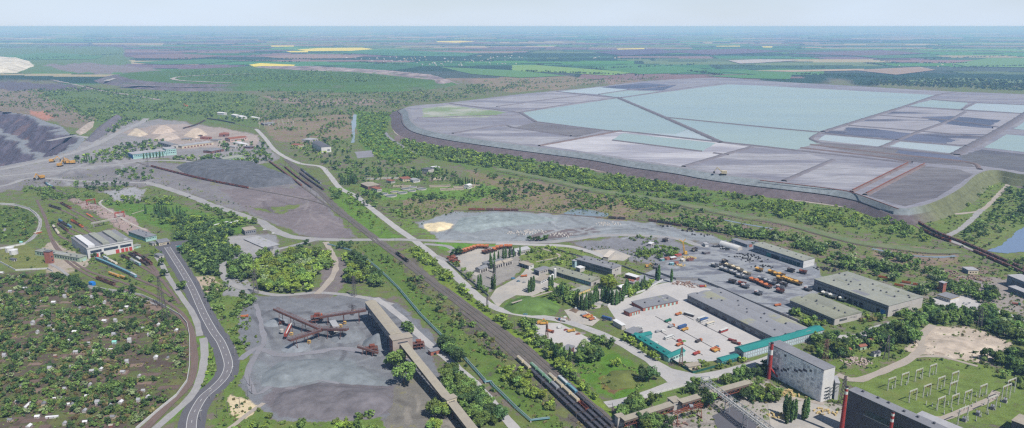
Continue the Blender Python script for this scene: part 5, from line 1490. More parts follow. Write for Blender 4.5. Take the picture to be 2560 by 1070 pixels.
# stone loader: raised shed, transfer tower, long gallery
t, o, rz, L, Wd, sw = bld('loading_shed','long raised loading shed with pale roof above the gravel cones',[(913,755),(978,838),(1004,832)],20,w_grey,r_galv,'gable',1.0,z0=13,cat='building',ops=[('window','a',.05,.95,16,17,w_lgrey,9,.3),('gable_board','c2',0,1,13,20,w_white)])
ml = max(L,Wd)
for f in np.linspace(.06,.94,7):
 mb = MB()
 for g in (.15,.85):
  x, y = (f * L,g * Wd) if L > Wd else (g * L,f * Wd)
  mb.box(x - .5,x + .5,y - .5,y + .5,0,13)
 link('column_pair',mb.mesh('column_pair',w_dark),t)
t, o, rz, L, Wd, sw = bld('transfer_tower','square tan transfer tower where the shed meets the gallery',[(1031,842.5),(981.5,851.5),(975,840)],20.5,W('tan_block_wall',(182,168,158),rgb2=(168,154,146)),r_tan,cat='tower',ops=[('window','a',.25,.75,16.5,17.5,m_glass),('panel','c',0,1,0,20,w_dbrick)])
gallery('conveyor_gallery','upper half of the long tan conveyor gallery from the transfer tower',G(1009.5,858,16),G(1119,994,10.5),7,3.2,r_galv,w_gal)
gallery('conveyor_gallery','lower half of the long tan conveyor gallery at the bottom edge',G(1130,1005,10),G(1222,1122,9),7,3.2,r_galv,w_gal)
bld('gallery_house','small tan house astride the long conveyor gallery',[(1142,993),(1117,1001),(1110,993)],12,w_beige,r_tan,ops=[('window','a',.2,.8,9,10,m_glass,3)])
bld('brick_switch_house','low red brick switch house behind the transfer tower',[(1100,874),(1077,880),(1073,874)],4,w_brick,r_grey,zr_=4,ops=[('door','a',.3,.6,0,2.4,m_black)])
bld('grey_hopper_house','grey box house over the crossing rusty conveyors',[(824,803),(834,819),(846,814)],10,w_lgrey,r_lgrey,z0=5,ops=[('window','a',.3,.7,7,8,m_glass)])
def rusty(label,a,b,w=4.4):
 p0, p1 = G(*a), G(*b)
 d = p1 - p0; Ln = d.length
 hd = Vector((d.x,d.y,0)).normalized(); s = Vector((-hd.y,hd.x,0))
 o = Vector((p0.x,p0.y,0))
 t = thing('belt_conveyor',label,'conveyor',o)
 r = lambda f, off, dz: p0 + d * f + s * off + Vector((0,0,dz)) - o
 mb = MB(); mb.add([r(0,-w / 2,0),r(0,w / 2,0),r(1,w / 2,0),r(1,-w / 2,0),r(0,-w / 2,-1.6),r(0,w / 2,-1.6),r(1,w / 2,-1.6),r(1,-w / 2,-1.6)],[(3,2,1,0),(0,1,5,4),(1,2,6,5),(2,3,7,6),(3,0,4,7),(4,5,6,7)])
 link('frame',mb.mesh('frame',m_rustd),t)
 mb = MB(); mb.add([r(.005,-w * .3,.12),r(.005,w * .3,.12),r(.995,w * .3,.12),r(.995,-w * .3,.12)],[(3,2,1,0)])
 link('belt',mb.mesh('belt',r_dark),t)
 mb = MB()
 for sg in (-1,1): mb.bar(r(0,sg * w / 2,1.1),r(1,sg * w / 2,1.1),.22)
 for i in range(int(Ln / 4)):
  for sg in (-1,1): mb.bar(r(i * 4 / Ln,sg * w / 2,0),r(i * 4 / Ln,sg * w / 2,1.1),.16)
 link('railing',mb.mesh('railing',m_rust),t)
 n = max(2,int(Ln / 13))
 for i in range(n):
  f = (i + .5) / n; z = (p0 + d * f).z - 1.6
  if z < .6: continue
  mb = MB()
  for sg in (-1,1): mb.bar(r(f,sg * w * .4,-1.6),r(f,sg * w * .7,-1.6 - z),.4)
  mb.bar(r(f,-w * .6,-1.6 - z * .6),r(f,w * .5,-1.6 - z * .2),.25)
  link('trestle',mb.mesh('trestle',m_rustd),t)
rusty('rusty conveyor rising from the screens to its upper left tip',(803,822,8),(686.5,771,17))
rusty('rusty conveyor running from the screens to the loading shed',(800,791,9),(916,773.5,15))
rusty('rusty conveyor dropping from the crossing to the red chute',(804,823,8),(723,849,13))
rusty('short rusty conveyor pointing at the near gravel cone',(806,821,9),(869,822,14))
rusty('short grey conveyor feeding the crusher below the transfer tower',(945,880,5),(894,865,8),2.2)
p0 = G(720,845)
t = thing('red_chute','upright red chute with pale pipe left of the crossing conveyors','chute',p0)
mb = MB(); mb.bar((-2.5,18,6),(-.8,-5,5),2.6,3); link('housing',mb.mesh('housing',W('red_machine',(164,72,60))),t)
mb = MB(); mb.bar((-1.4,18,8.2),(.3,-5,7.2),1.1,1.1,8); link('pipe',mb.mesh('pipe',m_trim),t)
mb = MB(); [mb.bar((x,y,0),(x,y,5),.4) for x in (-2.5,.5) for y in (-4,6,15)]; link('stand',mb.mesh('stand',m_rustd),t)
link('motor',MB().cyl(-9,10,2,5,2,n=10).mesh('motor',w_lgrey),t)
def machine(u,v,label,sc=1.0,seed=1):
 rn = random.Random(seed)
 t = thing('screening_machine',label,'machine',G(u,v),.3)
 mb = MB()
 for x in (-6,-2,2,6):
  for y in (-3,3): mb.bar((x,y,0),(x,y,7),.45)
 for z in (3.4,7): mb.box(-6.3,6.3,-3.3,3.3,z,z + .35,True,True)
 link('frame',mb.mesh('frame',m_rustd),t)
 for i in range(5):
  x, y = rn.uniform(-5,4), rn.uniform(-2.4,1.5); z = rn.choice((3.7,7.3)); a = rn.uniform(1.4,2.6)
  link('screen_box',MB().box(x,x + a,y,y + a * .8,z,z + rn.uniform(1.2,2.4),True,False,.3).mesh('screen_box',W('red_machine',(164,72,60)) if i % 2 else W('orange_machine',(190,104,72))),t)
 link('hopper',MB().box(-1.5,2.5,-1.5,2,7.35,10,True,False,-.7,-.7).mesh('hopper',m_rust),t)
 t.scale = (sc,sc,sc)
machine(793,806,'orange red screening plant above the crossing conveyors',1.0,3)
machine(930,884,'red crusher beside the foot of the transfer tower',.9,5)
machine(1046,872,'rusty sorting frame to the right of the transfer tower',.9,9)
machine(705,812,'small red feeder left of the red chute',.45,13)
for i, (u,v) in enumerate([(885,783),(773,858),(729,838),(852,818),(862,810)]):
 t = thing('yellow_cabin',['yellow drum under the shed conveyor','yellow loader cabin on open gravel','cream cabin beside the red chute','pale hut by the short conveyor','ochre box by the short conveyor'][i],'cabin',G(u,v))
 link('body',MB().box(-1.6,1.6,-1.3,1.3,.4,3,True,True,.15,.1).mesh('body',W('ochre_paint',(206,172,108))),t)
 link('window',MB().box(-1.2,1.2,-1.4,-1.3,1.6,2.5).mesh('window',m_glass),t)
 link('base',MB().box(-1.3,1.3,-1,1,0,.4).mesh('base',m_black),t)
# lower right: trussed gallery
gallery('trussed_gallery','left section of the rusty trussed gallery near the coal train',G(1556,1047,9),G(1680,1008,12),6,5,r_galv,w_gal,30,truss=m_rust)
gallery('trussed_gallery','middle section of the rusty trussed gallery',G(1700,1003,12),G(1790,976,12),6,5,r_galv,w_gal,30,truss=m_rust)
gallery('trussed_gallery','right section of the rusty trussed gallery ending at trees',G(1790,976,12),G(1877,952,12),6,5,r_galv,w_gal,30,truss=m_rust)
bld('gallery_tower','tan tower in the middle of the trussed gallery',[(1703,1002),(1684,1006.5),(1671,995)],HT(1690,1036,1005),w_lgrey,r_tan,cat='tower',ops=[('window','a',.3,.7,8,9,m_glass)])
bld('gallery_end_house','small tan house where the trussed gallery meets the tracks',[(1561,1040),(1545,1044),(1538,1037)],9,w_lgrey,r_tan,ops=[('window','a',.3,.7,5,6,m_glass)])
# grey lattice pipe bridge
P0, P1 = G(1765,960,11), G(1935,1088,11)
dd = P1 - P0; Ln = dd.length; hd = dd.normalized(); s_ = Vector((-hd.y,hd.x,0)); oo = Vector((P0.x,P0.y,0))
t = thing('pipe_bridge','grey lattice pipe bridge running off the bottom edge','bridge',oo)
q = lambda f, off, z: P0 + dd * f + s_ * off + Vector((0,0,z)) - oo
for sg in (-1,1):
 mb = MB(); n = int(Ln / 5)
 for z in (0,3.4): mb.bar(q(0,sg * 2.5,z),q(1,sg * 2.5,z),.35)
 for i in range(n):
  mb.bar(q(i / n,sg * 2.5,0),q((i + .5) / n,sg * 2.5,3.4),.25); mb.bar(q((i + .5) / n,sg * 2.5,3.4),q((i + 1) / n,sg * 2.5,0),.25)
 link('truss',mb.mesh('truss',m_steel),t)
for off in (-1.4,0,1.4):
 link('pipe',MB().bar(q(0,off,.9),q(1,off,.9),.9,.9,8).mesh('pipe',m_trim),t)
mb = MB(); n = int(Ln / 5)
for i in range(n + 1): mb.bar(q(i / n,-2.5,3.4),q(i / n,2.5,3.4),.25); mb.bar(q(i / n,-2.5,0),q(i / n,2.5,0),.25)
link('cross_bar',mb.mesh('cross_bar',m_steel),t)
for f in (.08,.35,.62,.9):
 mb = MB(); [mb.bar(q(f,sg * 2.2,0),q(f,sg * 2.2,-11),.5) for sg in (-1,1)]; mb.bar(q(f,-2.2,-6),q(f,2.2,-3),.3); link('trestle',mb.mesh('trestle',m_steel),t)
mb = MB()
for x in (-4,4):
 for y in (-4,4): mb.bar(q(0,0,0) + Vector((x,y,-11)),q(0,0,0) + Vector((x * .8,y * .8,5)),.4)
for z in (-4,1,5): 
 for a, b in (((-1,-1),(1,-1)),((1,-1),(1,1)),((1,1),(-1,1)),((-1,1),(-1,-1))): mb.bar(q(0,0,z) + Vector((a[0] * 3.4,a[1] * 3.4,0)),q(0,0,z) + Vector((b[0] * 3.4,b[1] * 3.4,0)),.3)
link('head_frame',mb.mesh('head_frame',m_steel),t)
# red gantry crane and depot gantries
def gantry(label,a,b,h,m=None,leg=3.0,name='gantry_crane',trolley=True):
 p0, p1 = G(*a), G(*b)
 d = p1 - p0; Ln = d.length; hd = d.normalized(); s = Vector((-hd.y,hd.x,0))
 t = thing(name,label,'crane',p0)
 m = m or W('red_crane_paint',(176,66,58))
 f = lambda x, off, z: hd * x + s * off + Vector((0,0,z))
 for x in (Ln * .08,Ln * .92):
  mb = MB()
  for sg in (-1,1):
   mb.bar(f(x,sg * leg,0),f(x,sg * .8,h - 1),.45)
  mb.bar(f(x,-leg,.4),f(x,leg,.4),.5); mb.bar(f(x,-leg * .6,h * .45),f(x,leg * .6,h * .45),.3); mb.bar(f(x,-leg,0),f(x,leg * .6,h * .45),.25)
  link('leg',mb.mesh('leg',m),t)
 mb = MB()
 n = max(4,int(Ln / 3))
 for sg in (-.9,.9):
  mb.bar(f(0,sg,h),f(Ln,sg,h),.45,.5); mb.bar(f(0,sg,h - 1.8),f(Ln,sg,h - 1.8),.35)
  for i in range(n): mb.bar(f(Ln * i / n,sg,h - 1.8),f(Ln * (i + .5) / n,sg,h),.22); mb.bar(f(Ln * (i + .5) / n,sg,h),f(Ln * (i + 1) / n,sg,h - 1.8),.22)
 link('girder',mb.mesh('girder',m),t)
 if trolley:
  c = hd * (Ln * .6)
  link('trolley',MB().box(c.x - 1.4,c.x + 1.4,c.y - 1.2,c.y + 1.2,h + .3,h + 1.6).mesh('trolley',m_steel),t)
gantry('red brown gantry crane near the bottom edge',(1683,1062),(1754,1040),11,m_rust)
gantry('red gantry crane at the far end of the depot stockyard',(216,513),(240,509),9)
gantry('red gantry crane at the near end of the depot stockyard',(287,546),(312,541),9)
gantry('pale pipe rack crossing the depot sidings',(229,570),(298,556),8,w_lgrey,1.2,'pipe_rack',False)
# chimneys
m_chr, m_chw = W('chimney_red',(168,62,58)), W('chimney_white',(224,222,220))
def chimney(u,v,h,r,label,bands):
 t = thing('chimney',label,'chimney',G(u,v))
 n = len(bands); z = 0
 for f, m in bands:
  r0 = r * (1 - .35 * z / h); z1 = z + h * f; r1 = r * (1 - .35 * z1 / h)
  link('shaft' if m is m_chr else 'white_band',MB().cyl(0,0,z,z1,r0,r1,14).mesh('shaft',m),t)
  z = z1
 link('rim',MB().cyl(0,0,h,h + .5,r * .75,r * .75,14).mesh('rim',m_black),t)
 return t
t = chimney(1922,946,HT(1922,946,858),1.9,'red chimney with white band at the boiler house corner',[(.68,m_chr),(.14,m_chw),(.16,m_chr),(.02,m_chr)])
link('flue',MB().bar((0,0,11),(5.5,-5.5,4),1.5,1.5,8).mesh('flue',m_chr),t)
pq = G(2119,985,33); u_, v_ = PX(pq.x - 2.5,pq.y - 2.5)
chimney(u_,v_,40,1.8,'red chimney with white top at the left corner of the dark plant',[(.86,m_chr),(.06,m_chw),(.05,m_chr),(.03,m_chw)])
pq = G(2236,1040,33); u_, v_ = PX(pq.x - 3,pq.y - 3)
chimney(u_,v_ ,38,1.6,'banded red chimney in front of the dark plant',[(.8,m_chr),(.06,m_chw),(.06,m_chr),(.05,m_chw),(.03,m_chr)])
# tower crane, yellow
cb = G(1711,637)
t = thing('tower_crane','tall yellow crane with forked jib in the truck yard','crane',cb)
m_yel = W('crane_yellow',(216,170,74))
hk = HT(1711,637,597)
mb = MB()
for x in (-1,1):
 for y in (-1,1): mb.bar((x,y,2),(x * .5 - 3,y * .5,hk * .8),.4)
for i in range(8):
 z = 2 + i * (hk * .8 - 2) / 8; mb.bar((-1 - i * .35,-.9,z),(1 - i * .4,.9,z + 2),.3); mb.bar((1 - i * .4,-.9,z),(-1 - i * .35,.9,z + 2),.3)
link('mast',mb.mesh('mast',m_yel),t)
mb = MB(); mb.bar((-3,0,hk * .8),(-8,0,hk * .95),1.0,.9); mb.bar((-3,0,hk * .8),(.5,0,hk),.9,.8); mb.bar((-8,0,hk * .95),(-4,0,hk * .88),.3); link('jib',mb.mesh('jib',m_yel),t)
link('cab',MB().box(-.5,3.6,-2,2,1.2,5,True,True,.3,.2).mesh('cab',m_yel),t)
link('track_base',MB().box(-3,5,-3,3,0,1.2).mesh('track_base',r_dark),t)
# pipelines along the railway: paired teal pipes on low blocks, with loops
m_tpipe = W('teal_pipe_paint',(92,136,146),rough=.6)
PIPE = [(820,612),(876,627),(902,639),(940,668),(972,698),(996,722),(1053,790),(1106,843),(1114,850),(1130,862),(1211,952),(1213,958),(1226,956),(1233,966),(1252,984),(1290,1022),(1326,1054),(1374,1048)]
LP_ = []
for a, b in zip(PIPE[:-1],PIPE[1:]):
 pa, pb = G(*a), G(*b)
 n = max(1,int((pb - pa).length / 12))
 LP_ += [pa.lerp(pb,i / n) for i in range(n)]
LP_.append(G(*PIPE[-1]))
t = thing('heating_pipeline','paired teal heating pipes following the railway slope','pipeline',LP_[0])
oo = LP_[0]
for off in (-.9,.9):
 mb = MB(); Q = offset_line(LP_,off)
 for a, b in zip(Q[:-1],Q[1:]): mb.bar(a - oo + Vector((0,0,1.5)),b - oo + Vector((0,0,1.4)),.95,.95,8)
 link('pipe',mb.mesh('pipe',m_tpipe if off < 0 else W('pale_pipe_paint',(128,150,154))),t)
sup = MB().box(-.4,.4,-1.6,1.6,0,1.0).mesh('support',w_lgrey)
for i in range(0,len(LP_) - 1):
 dv = LP_[i + 1] - LP_[i]
 link('support',sup,t,LP_[i] - oo,math.atan2(dv.y,dv.x))
KEEP_LINES.append((LP_,3.5))
# walls and fences
def wallline(name,label,pts,h,m,th=.35,cat='wall',panel=6.0,gap=.08):
 L = []
 for a, b in zip(pts[:-1],pts[1:]):
  pa, pb = G(*a), G(*b); n = max(1,int(round((pb - pa).length / panel)))
  L += [pa.lerp(pb,i / n) for i in range(n)]
 L.append(G(*pts[-1]))
 t = thing(name,label,cat,L[0])
 base = {}
 for a, b in zip(L[:-1],L[1:]):
  d = b - a; k = round(d.length,1)
  if k not in base: base[k] = MB().box(gap,d.length - gap,-th / 2,th / 2,0,h,True).mesh('panel',m)
  link('panel',base[k],t,a - L[0],math.atan2(d.y,d.x))
 return t
w_fence = W('white_concrete_fence',(214,213,212),obj=True,rgb2=(196,196,198))
w_fenceg = W('grey_concrete_fence',(160,158,158),rgb2=(140,139,142))
wallline('garden_wall','white concrete wall bounding the allotments along the curving track',[(194,713),(260,725),(328,735),(354,740),(392,757),(430,779),(450,790),(468,811),(474,842),(475,885),(474,921),(468,955),(442,991),(400,1025),(340,1076)],2.6,w_fence)
wallline('orchard_wall','white wall round the wooded plots at the left edge',[(0,510),(37,512),(73,522),(92,538),(101,558),(98,572),(89,587),(63,611),(0,623)],2.4,w_fence)
wallline('tank_wall','pale wall below the white tanks',[(0,656),(39,677),(118,673),(132,680)],2.2,w_fence)
wallline('truck_yard_wall','grey wall dividing the truck yard from the grey warehouse',[(1640,682),(1690,700),(1745,700),(1800,722),(1880,758),(1945,784),(2010,812)],2.8,w_fenceg)
wallline('court_wall','dark wall along the workshop court and the main road',[(1118,655),(1180,706),(1222,742)],2.4,w_fenceg)
wallline('court_back_wall','dark fence wall behind the grey hall',[(1380,622),(1440,640),(1560,668),(1600,684),(1660,702)],2.4,w_fenceg)
wallline('green_fence','dark green sheet fence round the lodge garden',[(1672,897),(1700,915),(1732,934),(1790,918),(1856,899)],2.2,W('green_sheet',(40,96,84)),.15,'fence')
wallline('plant_wall','pale wall along the boiler house lane',[(1560,1002),(1640,985),(1760,952),(1860,925)],1.6,w_fence)
wallline('poplar_wall','pale wall in front of the poplar screen',[(1480,760),(1520,765),(1560,745),(1610,728),(1660,700)],2.2,w_fence)
wallline('hedge_kerb','white kerb round the hedge beside the teal block',[(1550,852),(1585,870),(1628,898),(1655,893)],.5,w_fence,.4,'kerb')
# substation
m_gan = W('galvanised_portal',(206,206,196),var=.08)
gp = MB()
def portal_mesh(w,h):
 out = []
 for x in (-w / 2,w / 2):
  mb = MB()
  for a in ((-.5,-.5),(.5,-.5),(0,.5)): mb.bar((x + a[0],a[1],0),(x + a[0] * .3,a[1] * .3,h),.2)
  for i in range(5): mb.bar((x - .45 * (1 - i / 6),-.4,h * i / 5),(x + .45 * (1 - i / 6),-.3,h * (i + 1) / 5),.24)
  out.append(('lattice_post',mb.mesh('lattice_post',m_gan)))
 mb = MB()
 for z in (h,h + .9): mb.bar((-w / 2 - .4,0,z),(w / 2 + .4,0,z),.24)
 for i in range(8): mb.bar((-w / 2 + w * i / 8,0,h),(-w / 2 + w * (i + .5) / 8,0,h + .9),.2); mb.bar((-w / 2 + w * (i + .5) / 8,0,h + .9),(-w / 2 + w * (i + 1) / 8,0,h),.24)
 out.append(('beam',mb.mesh('beam',m_gan)))
 for x in (-w / 3,0,w / 3): out.append(('insulator',MB().cyl(x,0,h - 2,h,.16,n=6).mesh('insulator',m_chr)))
 return out
pspec = portal_mesh(9.5,10)
pbig = portal_mesh(12,13)
gpos = [(2222,967),(2255,955),(2290,945),(2325,933),(2310,985),(2275,998),(2345,965),(2380,952),(2375,978),(2345,1017),(2380,1010),(2412,1000),(2450,985)]
for i, (u,v) in enumerate(gpos):
 place(pspec,'switchyard_portal',nth(i) + ' white portal frame counted across the green switchyard','portal',G(u + 5,v + 6),.5,'white portals on the switchyard lawn')
for i, (u,v) in enumerate([(2404,1058),(2476,1030),(2512,1000),(2524,985)]):
 place(pbig,'switchyard_portal',nth(i) + ' tall portal from the front in the transformer row','portal',G(u,v),.5,'tall portals by the transformers')
trm = [('tank',MB().box(-2,2,-1.4,1.4,.3,3.2,True,False,.15,.15).mesh('tank',m_steel)),('radiator',MB().box(-2.6,-2.1,-1.2,1.2,.6,2.8).box(2.1,2.6,-1.2,1.2,.6,2.8).mesh('radiator',r_dark)),('bushing',MB().cyl(-1,0,3.2,5,.2,.1,8).cyl(0,0,3.2,5,.2,.1,8).cyl(1,0,3.2,5,.2,.1,8).mesh('bushing',w_dbrick)),('plinth',MB().box(-2.4,2.4,-1.7,1.7,0,.3).mesh('plinth',w_lgrey))]
for i, (u,v) in enumerate([(2410,1052),(2444,1037),(2480,1022),(2512,1005)]):
 place(trm,'transformer',nth(i) + ' grey power transformer from the front of the row','transformer',G(u,v),.9,'transformers in a row')
brk = [('column',MB().cyl(-.9,0,.8,3.4,.22,.16,6).cyl(0,0,.8,3.4,.22,.16,6).cyl(.9,0,.8,3.4,.22,.16,6).mesh('column',w_white)),('stand',MB().box(-1.3,1.3,-.3,.3,0,.8).mesh('stand',m_steel))]
bi = 0
for u, v in [(2230,972),(2266,962),(2300,945),(2332,937),(2318,990),(2352,972),(2385,958),(2390,985),(2315,1012),(2330,1016),(2340,1022),(2362,1005),(2370,1012),(2396,997),(2420,996),(2440,990),(2456,990),(2466,985),(2470,996),(2440,1006),(2430,1016),(2412,1022),(2460,1012),(2400,1035),(2380,1028),(2360,1035),(2420,1052),(2452,1042),(2488,1024),(2470,1036),(2440,1052),(2500,1018)]:
 place(brk,'circuit_breaker',nth(bi) + ' white three pole breaker standing in the switchyard','breaker',G(u,v),.95,'breakers in the switchyard'); bi += 1
KEEP_POLYS.append(GL([(2160,960),(2260,915),(2340,905),(2440,930),(2540,990),(2440,1060),(2330,1040)]))
# distant switchyard with thin masts
mast = [('mast',MB().cyl(0,0,0,16,.35,.15,5).mesh('mast',m_gan)),('cross_arm',MB().box(-2.5,2.5,-.2,.2,13,13.5,True,True).mesh('cross_arm',m_gan))]
MSTS = []
for i in range(24):
 u, v = 648 + (i % 8) * 12 + random.uniform(-3,3), 300 + (i // 8) * 6 + random.uniform(-1,1)
 MSTS += [place(mast,'switchyard_mast','thin pale mast in the distant switchyard','mast',G(u,v + 8),0,'masts of the distant switchyard')]
number_left(MSTS)
bld('switch_house','low dark switch house beside the distant switchyard',[(688,312),(660,314),(654,311)],5,w_dark,r_grey,zr_=0,ops=[('door','a',.4,.6,0,3,w_white)])
# lattice pylons
def pylon_spec(h,m):
 mb = MB()
 b = h * .09
 for x in (-1,1):
  for y in (-1,1): mb.bar((x * b,y * b,0),(x * .5,y * .5,h),.32)
 n = 9
 for i in range(n):
  z0, z1 = h * i / n, h * (i + 1) / n
  w0, w1 = b + (.5 - b) * i / n, b + (.5 - b) * (i + 1) / n
  for s in (-1,1):
   mb.bar((-w0,s * w0,z0),(w1,s * w1,z1),.2); mb.bar((s * w0,w0,z0),(s * w1,-w1,z1),.2)
 tower = mb.mesh('lattice',m)
 out = [('lattice',tower)]
 for z, w in ((h * .7,4.5),(h * .82,5.5),(h * .94,4)):
  mb = MB(); mb.bar((-w,0,z),(w,0,z),.3); mb.bar((-w,0,z),(0,0,z + 1.4),.2); mb.bar((w,0,z),(0,0,z + 1.4),.2)
  out.append(('cross_arm',mb.mesh('cross_arm',m)))
 return out
m_pyl = W('pylon_steel',(104,98,100),rough=.7)
m_pylr = W('rusty_pylon',(122,92,84),rough=.8)
for i, (u,v,vt,lb) in enumerate([(404,768,690,'grey lattice pylon over the depot tracks'),(414,802,730,'second lattice pylon beside the allotment wall'),(2062,905,848,'rusty lattice pylon behind the boiler house'),(2215,898,838,'lattice pylon among trees by the weedy lot'),(1702,915,868,'lattice mast by the lodge garden'),(1218,768,742,'lattice mast beside the main road bend'),(1367,845,810,'red mast by the railway lawn'),(1236,700,660,'lattice mast in front of the dusty court'),(2448,820,768,'dark lattice pylon in the eastern trees'),(886,740,690,'grey mast above the gravel yard trees'),(882,788,762,'thin mast over the conveyor'),(640,735,672,'pylon at the left of the dense grove'),(370,418,396,'small pylon at the head of the ore train'),(2105,1012,940,'tall floodlight mast between boiler house and plant')]):
 place(pylon_spec(HT(u,v,vt),m_pylr if i in (2,6,4) else m_pyl),'lattice_pylon',lb,'pylon',G(u,v),.3 * i)
# catenary and lamp poles along the railway
m_pole = W('pole_concrete',(150,146,144))
psp = [('pole',MB().cyl(0,0,0,9.5,.26,.18,6).mesh('pole',m_pyl)),('arm',MB().bar((0,0,8.4),(4.6,0,9),.2).mesh('arm',m_pyl))]
k = 0
for off in (-16.5,16.5):
 Q = offset_line(Lm,off)
 for i in range(10,len(Q) - 1,7):
  d = Q[min(i + 1,len(Q) - 1)] - Q[i - 1]
  u, v = PX(Q[i].x,Q[i].y)
  if -20 < u < 2580 and v < 1090:
   place(psp,'catenary_pole',nth(k % 59) + (' catenary pole down the left side of the main railway' if off > 0 else ' catenary pole down the right side of the main railway'),'pole',Q[i],math.atan2(d.y,d.x) + (math.pi / 2 if off < 0 else -math.pi / 2),'catenary poles of the main railway'); k += 1
 k = 0
lsp = [('pole',MB().cyl(0,0,0,9,.2,.12,6).mesh('pole',m_pole)),('lamp',MB().box(-.2,1.8,-.15,.15,8.9,9.1,True,True).mesh('lamp',m_trim))]
Q = offset_line(La,7)
for j, i in enumerate(range(8,len(Q) - 1,9)):
 place(lsp,'street_lamp',nth(j) + ' lamp post down the asphalt road','lamp',Q[i],1.0,'lamp posts of the asphalt road')
for j, (u,v) in enumerate([(630,985),(620,1000),(625,965),(600,1020),(650,700),(570,1030),(543,1045)]):
 place(psp,'power_pole',['left pole of a group by the sand patch','nearer pole by the sand patch','dark pole at the gravel yard edge','short pole right of the asphalt road','pole beside the grove track','low pole by the pale mound','pole nearest the bottom by the asphalt'][j],'pole',G(u,v),j)
# ---------------------------------------------------------------- trains
def cached(f):
 mem = {}
 def g(*a):
  if a not in mem: mem[a] = f(*a)
  return mem[a]
 return g
PAINT = {'rust': (140,84,70),'brown': (112,80,72),'dark': (84,78,80),'black': (62,60,66),'green': (120,160,130),'beige': (206,192,164),'blue': (74,120,150),'teal': (112,156,168),'orange': (192,114,72),'yellow': (206,170,92),'white': (208,208,206),'red': (166,68,62),'grey': (160,162,168),'cream': (216,206,186),'amber': (204,156,78),'deepblue': (62,94,146),'lgreen': (130,176,96),'dkgreen': (44,118,96),'darkred': (132,60,58),'silver': (190,196,200)}
def paint_m(c): return W('paint_' + c,PAINT[c],rough=.55,var=.14,s1=.3,s2=2.0)
m_coal = W('coal_load',(84,86,96),s1=.3,s2=2.5,rgb2=(66,66,76))
m_ore = W('ore_load',(112,92,90),s1=.3,s2=2.5)
m_tyre = W('tyre_rubber',(46,45,48))
def wheelpair(mb,x,w,r=.46):
 for s in (-1,1): mb.bar((x,s * (w / 2 - .25),r),(x,s * (w / 2 - .05),r),2 * r,2 * r,10)
 mb.bar((x,-w / 2 + .2,r),(x,w / 2 - .2,r),.2)
def bogie(x):
 mb = MB(); wheelpair(mb,x - .9,1.9); wheelpair(mb,x + .9,1.9); mb.box(x - 1.5,x + 1.5,-1.1,1.1,.55,.95,True,True)
 return mb.mesh('bogie',m_tyre)
@cached
def gondola(c,load):
 L, w = 13.0, 3.1
 mb = MB()
 mb.box(-L / 2,L / 2,-w / 2,-w / 2 + .14,1.1,3.4,True,True); mb.box(-L / 2,L / 2,w / 2 - .14,w / 2,1.1,3.4,True,True)
 mb.box(-L / 2,-L / 2 + .14,-w / 2 + .14,w / 2 - .14,1.1,3.4,True,True); mb.box(L / 2 - .14,L / 2,-w / 2 + .14,w / 2 - .14,1.1,3.4,True,True)
 mb.box(-L / 2,L / 2,-w / 2,w / 2,.95,1.1,True,True)
 for i in range(8):
  x = -L / 2 + (i + .5) * L / 8
  for s in (-1,1): mb.box(x - .1,x + .1,s * w / 2 - .1,s * w / 2 + .1,1.0,3.45,True,True)
 out = [('body',mb.mesh('body',paint_m(c))),('bogie',bogie(-4.3)),('bogie',bogie(4.3))]
 if load:
  V = [(x,y,(3.5 + .35 * math.sin(x * 1.7) if abs(y) < .5 else 3.1) if abs(x) < 6 else 2.9) for x in np.linspace(-L / 2 + .15,L / 2 - .15,10) for y in (-w / 2 + .15,-.4,.4,w / 2 - .15)]
  F = [(4 * i + j,4 * i + 4 + j,4 * i + 5 + j,4 * i + 1 + j) for i in range(9) for j in range(3)]
  out.append(('load',npmesh('load',V,F,m_coal if load == 1 else m_ore)))
 return out
@cached
def hopper(c):
 mb = MB(); mb.box(-5.6,5.6,-1.5,1.5,1.6,3.6,True,True); mb.box(-5.6,5.6,-1.5,1.5,3.6,4.3,True,False,.1,.8); mb.box(-4,-1,-1,1,.8,1.6,True,True); mb.box(1,4,-1,1,.8,1.6,True,True); mb.box(-6.4,6.4,-.3,.3,1.1,1.6,True,True)
 return [('body',mb.mesh('body',paint_m(c))),('bogie',bogie(-4.6)),('bogie',bogie(4.6)),('hatch',MB().box(-4.5,4.5,-.35,.35,4.3,4.45).mesh('hatch',paint_m('grey')))]
@cached
def loco(c,c2):
 mb = MB(); mb.box(-7.5,7.5,-1.5,1.5,1.0,4.1,True,True,.25,.2)
 rf = MB().box(-7.1,7.1,-1.25,1.25,4.1,4.5,True,False,.2,.3)
 pan = MB().bar((-3,0,4.5),(-2,0,5.6),.12).bar((-2,0,5.6),(-3,0,6.2),.12).box(-3.2,-2.8,-.9,.9,6.15,6.25,True,True)
 return [('body',mb.mesh('body',paint_m(c)),[('stripe',MB().box(-7.45,7.45,-1.53,-1.47,1.6,2.2).box(-7.45,7.45,1.47,1.53,1.6,2.2).mesh('stripe',paint_m(c2))),('window',MB().box(-7.3,-5.6,-1.48,-1.40,2.7,3.5).box(5.6,7.3,-1.48,-1.4,2.7,3.5).mesh('window',m_glass))]),('roof',rf.mesh('roof',paint_m(c2))),('pantograph',pan.mesh('pantograph',m_steel)),('bogie',bogie(-4.8)),('bogie',bogie(4.8))]
@cached
def coach(c,c2):
 mb = MB(); mb.box(-9.6,9.6,-1.5,1.5,.9,3.6,True,True,.05,.05)
 return [('body',mb.mesh('body',paint_m(c)),[('window_band',MB().box(-9,9,-1.52,-1.44,2.1,3.0).box(-9,9,1.44,1.52,2.1,3.0).mesh('window_band',m_glass))]),('roof',MB().box(-9.6,9.6,-1.4,1.4,3.6,4.1,True,False,.1,.6).mesh('roof',paint_m(c2))),('bogie',bogie(-6.8)),('bogie',bogie(6.8))]
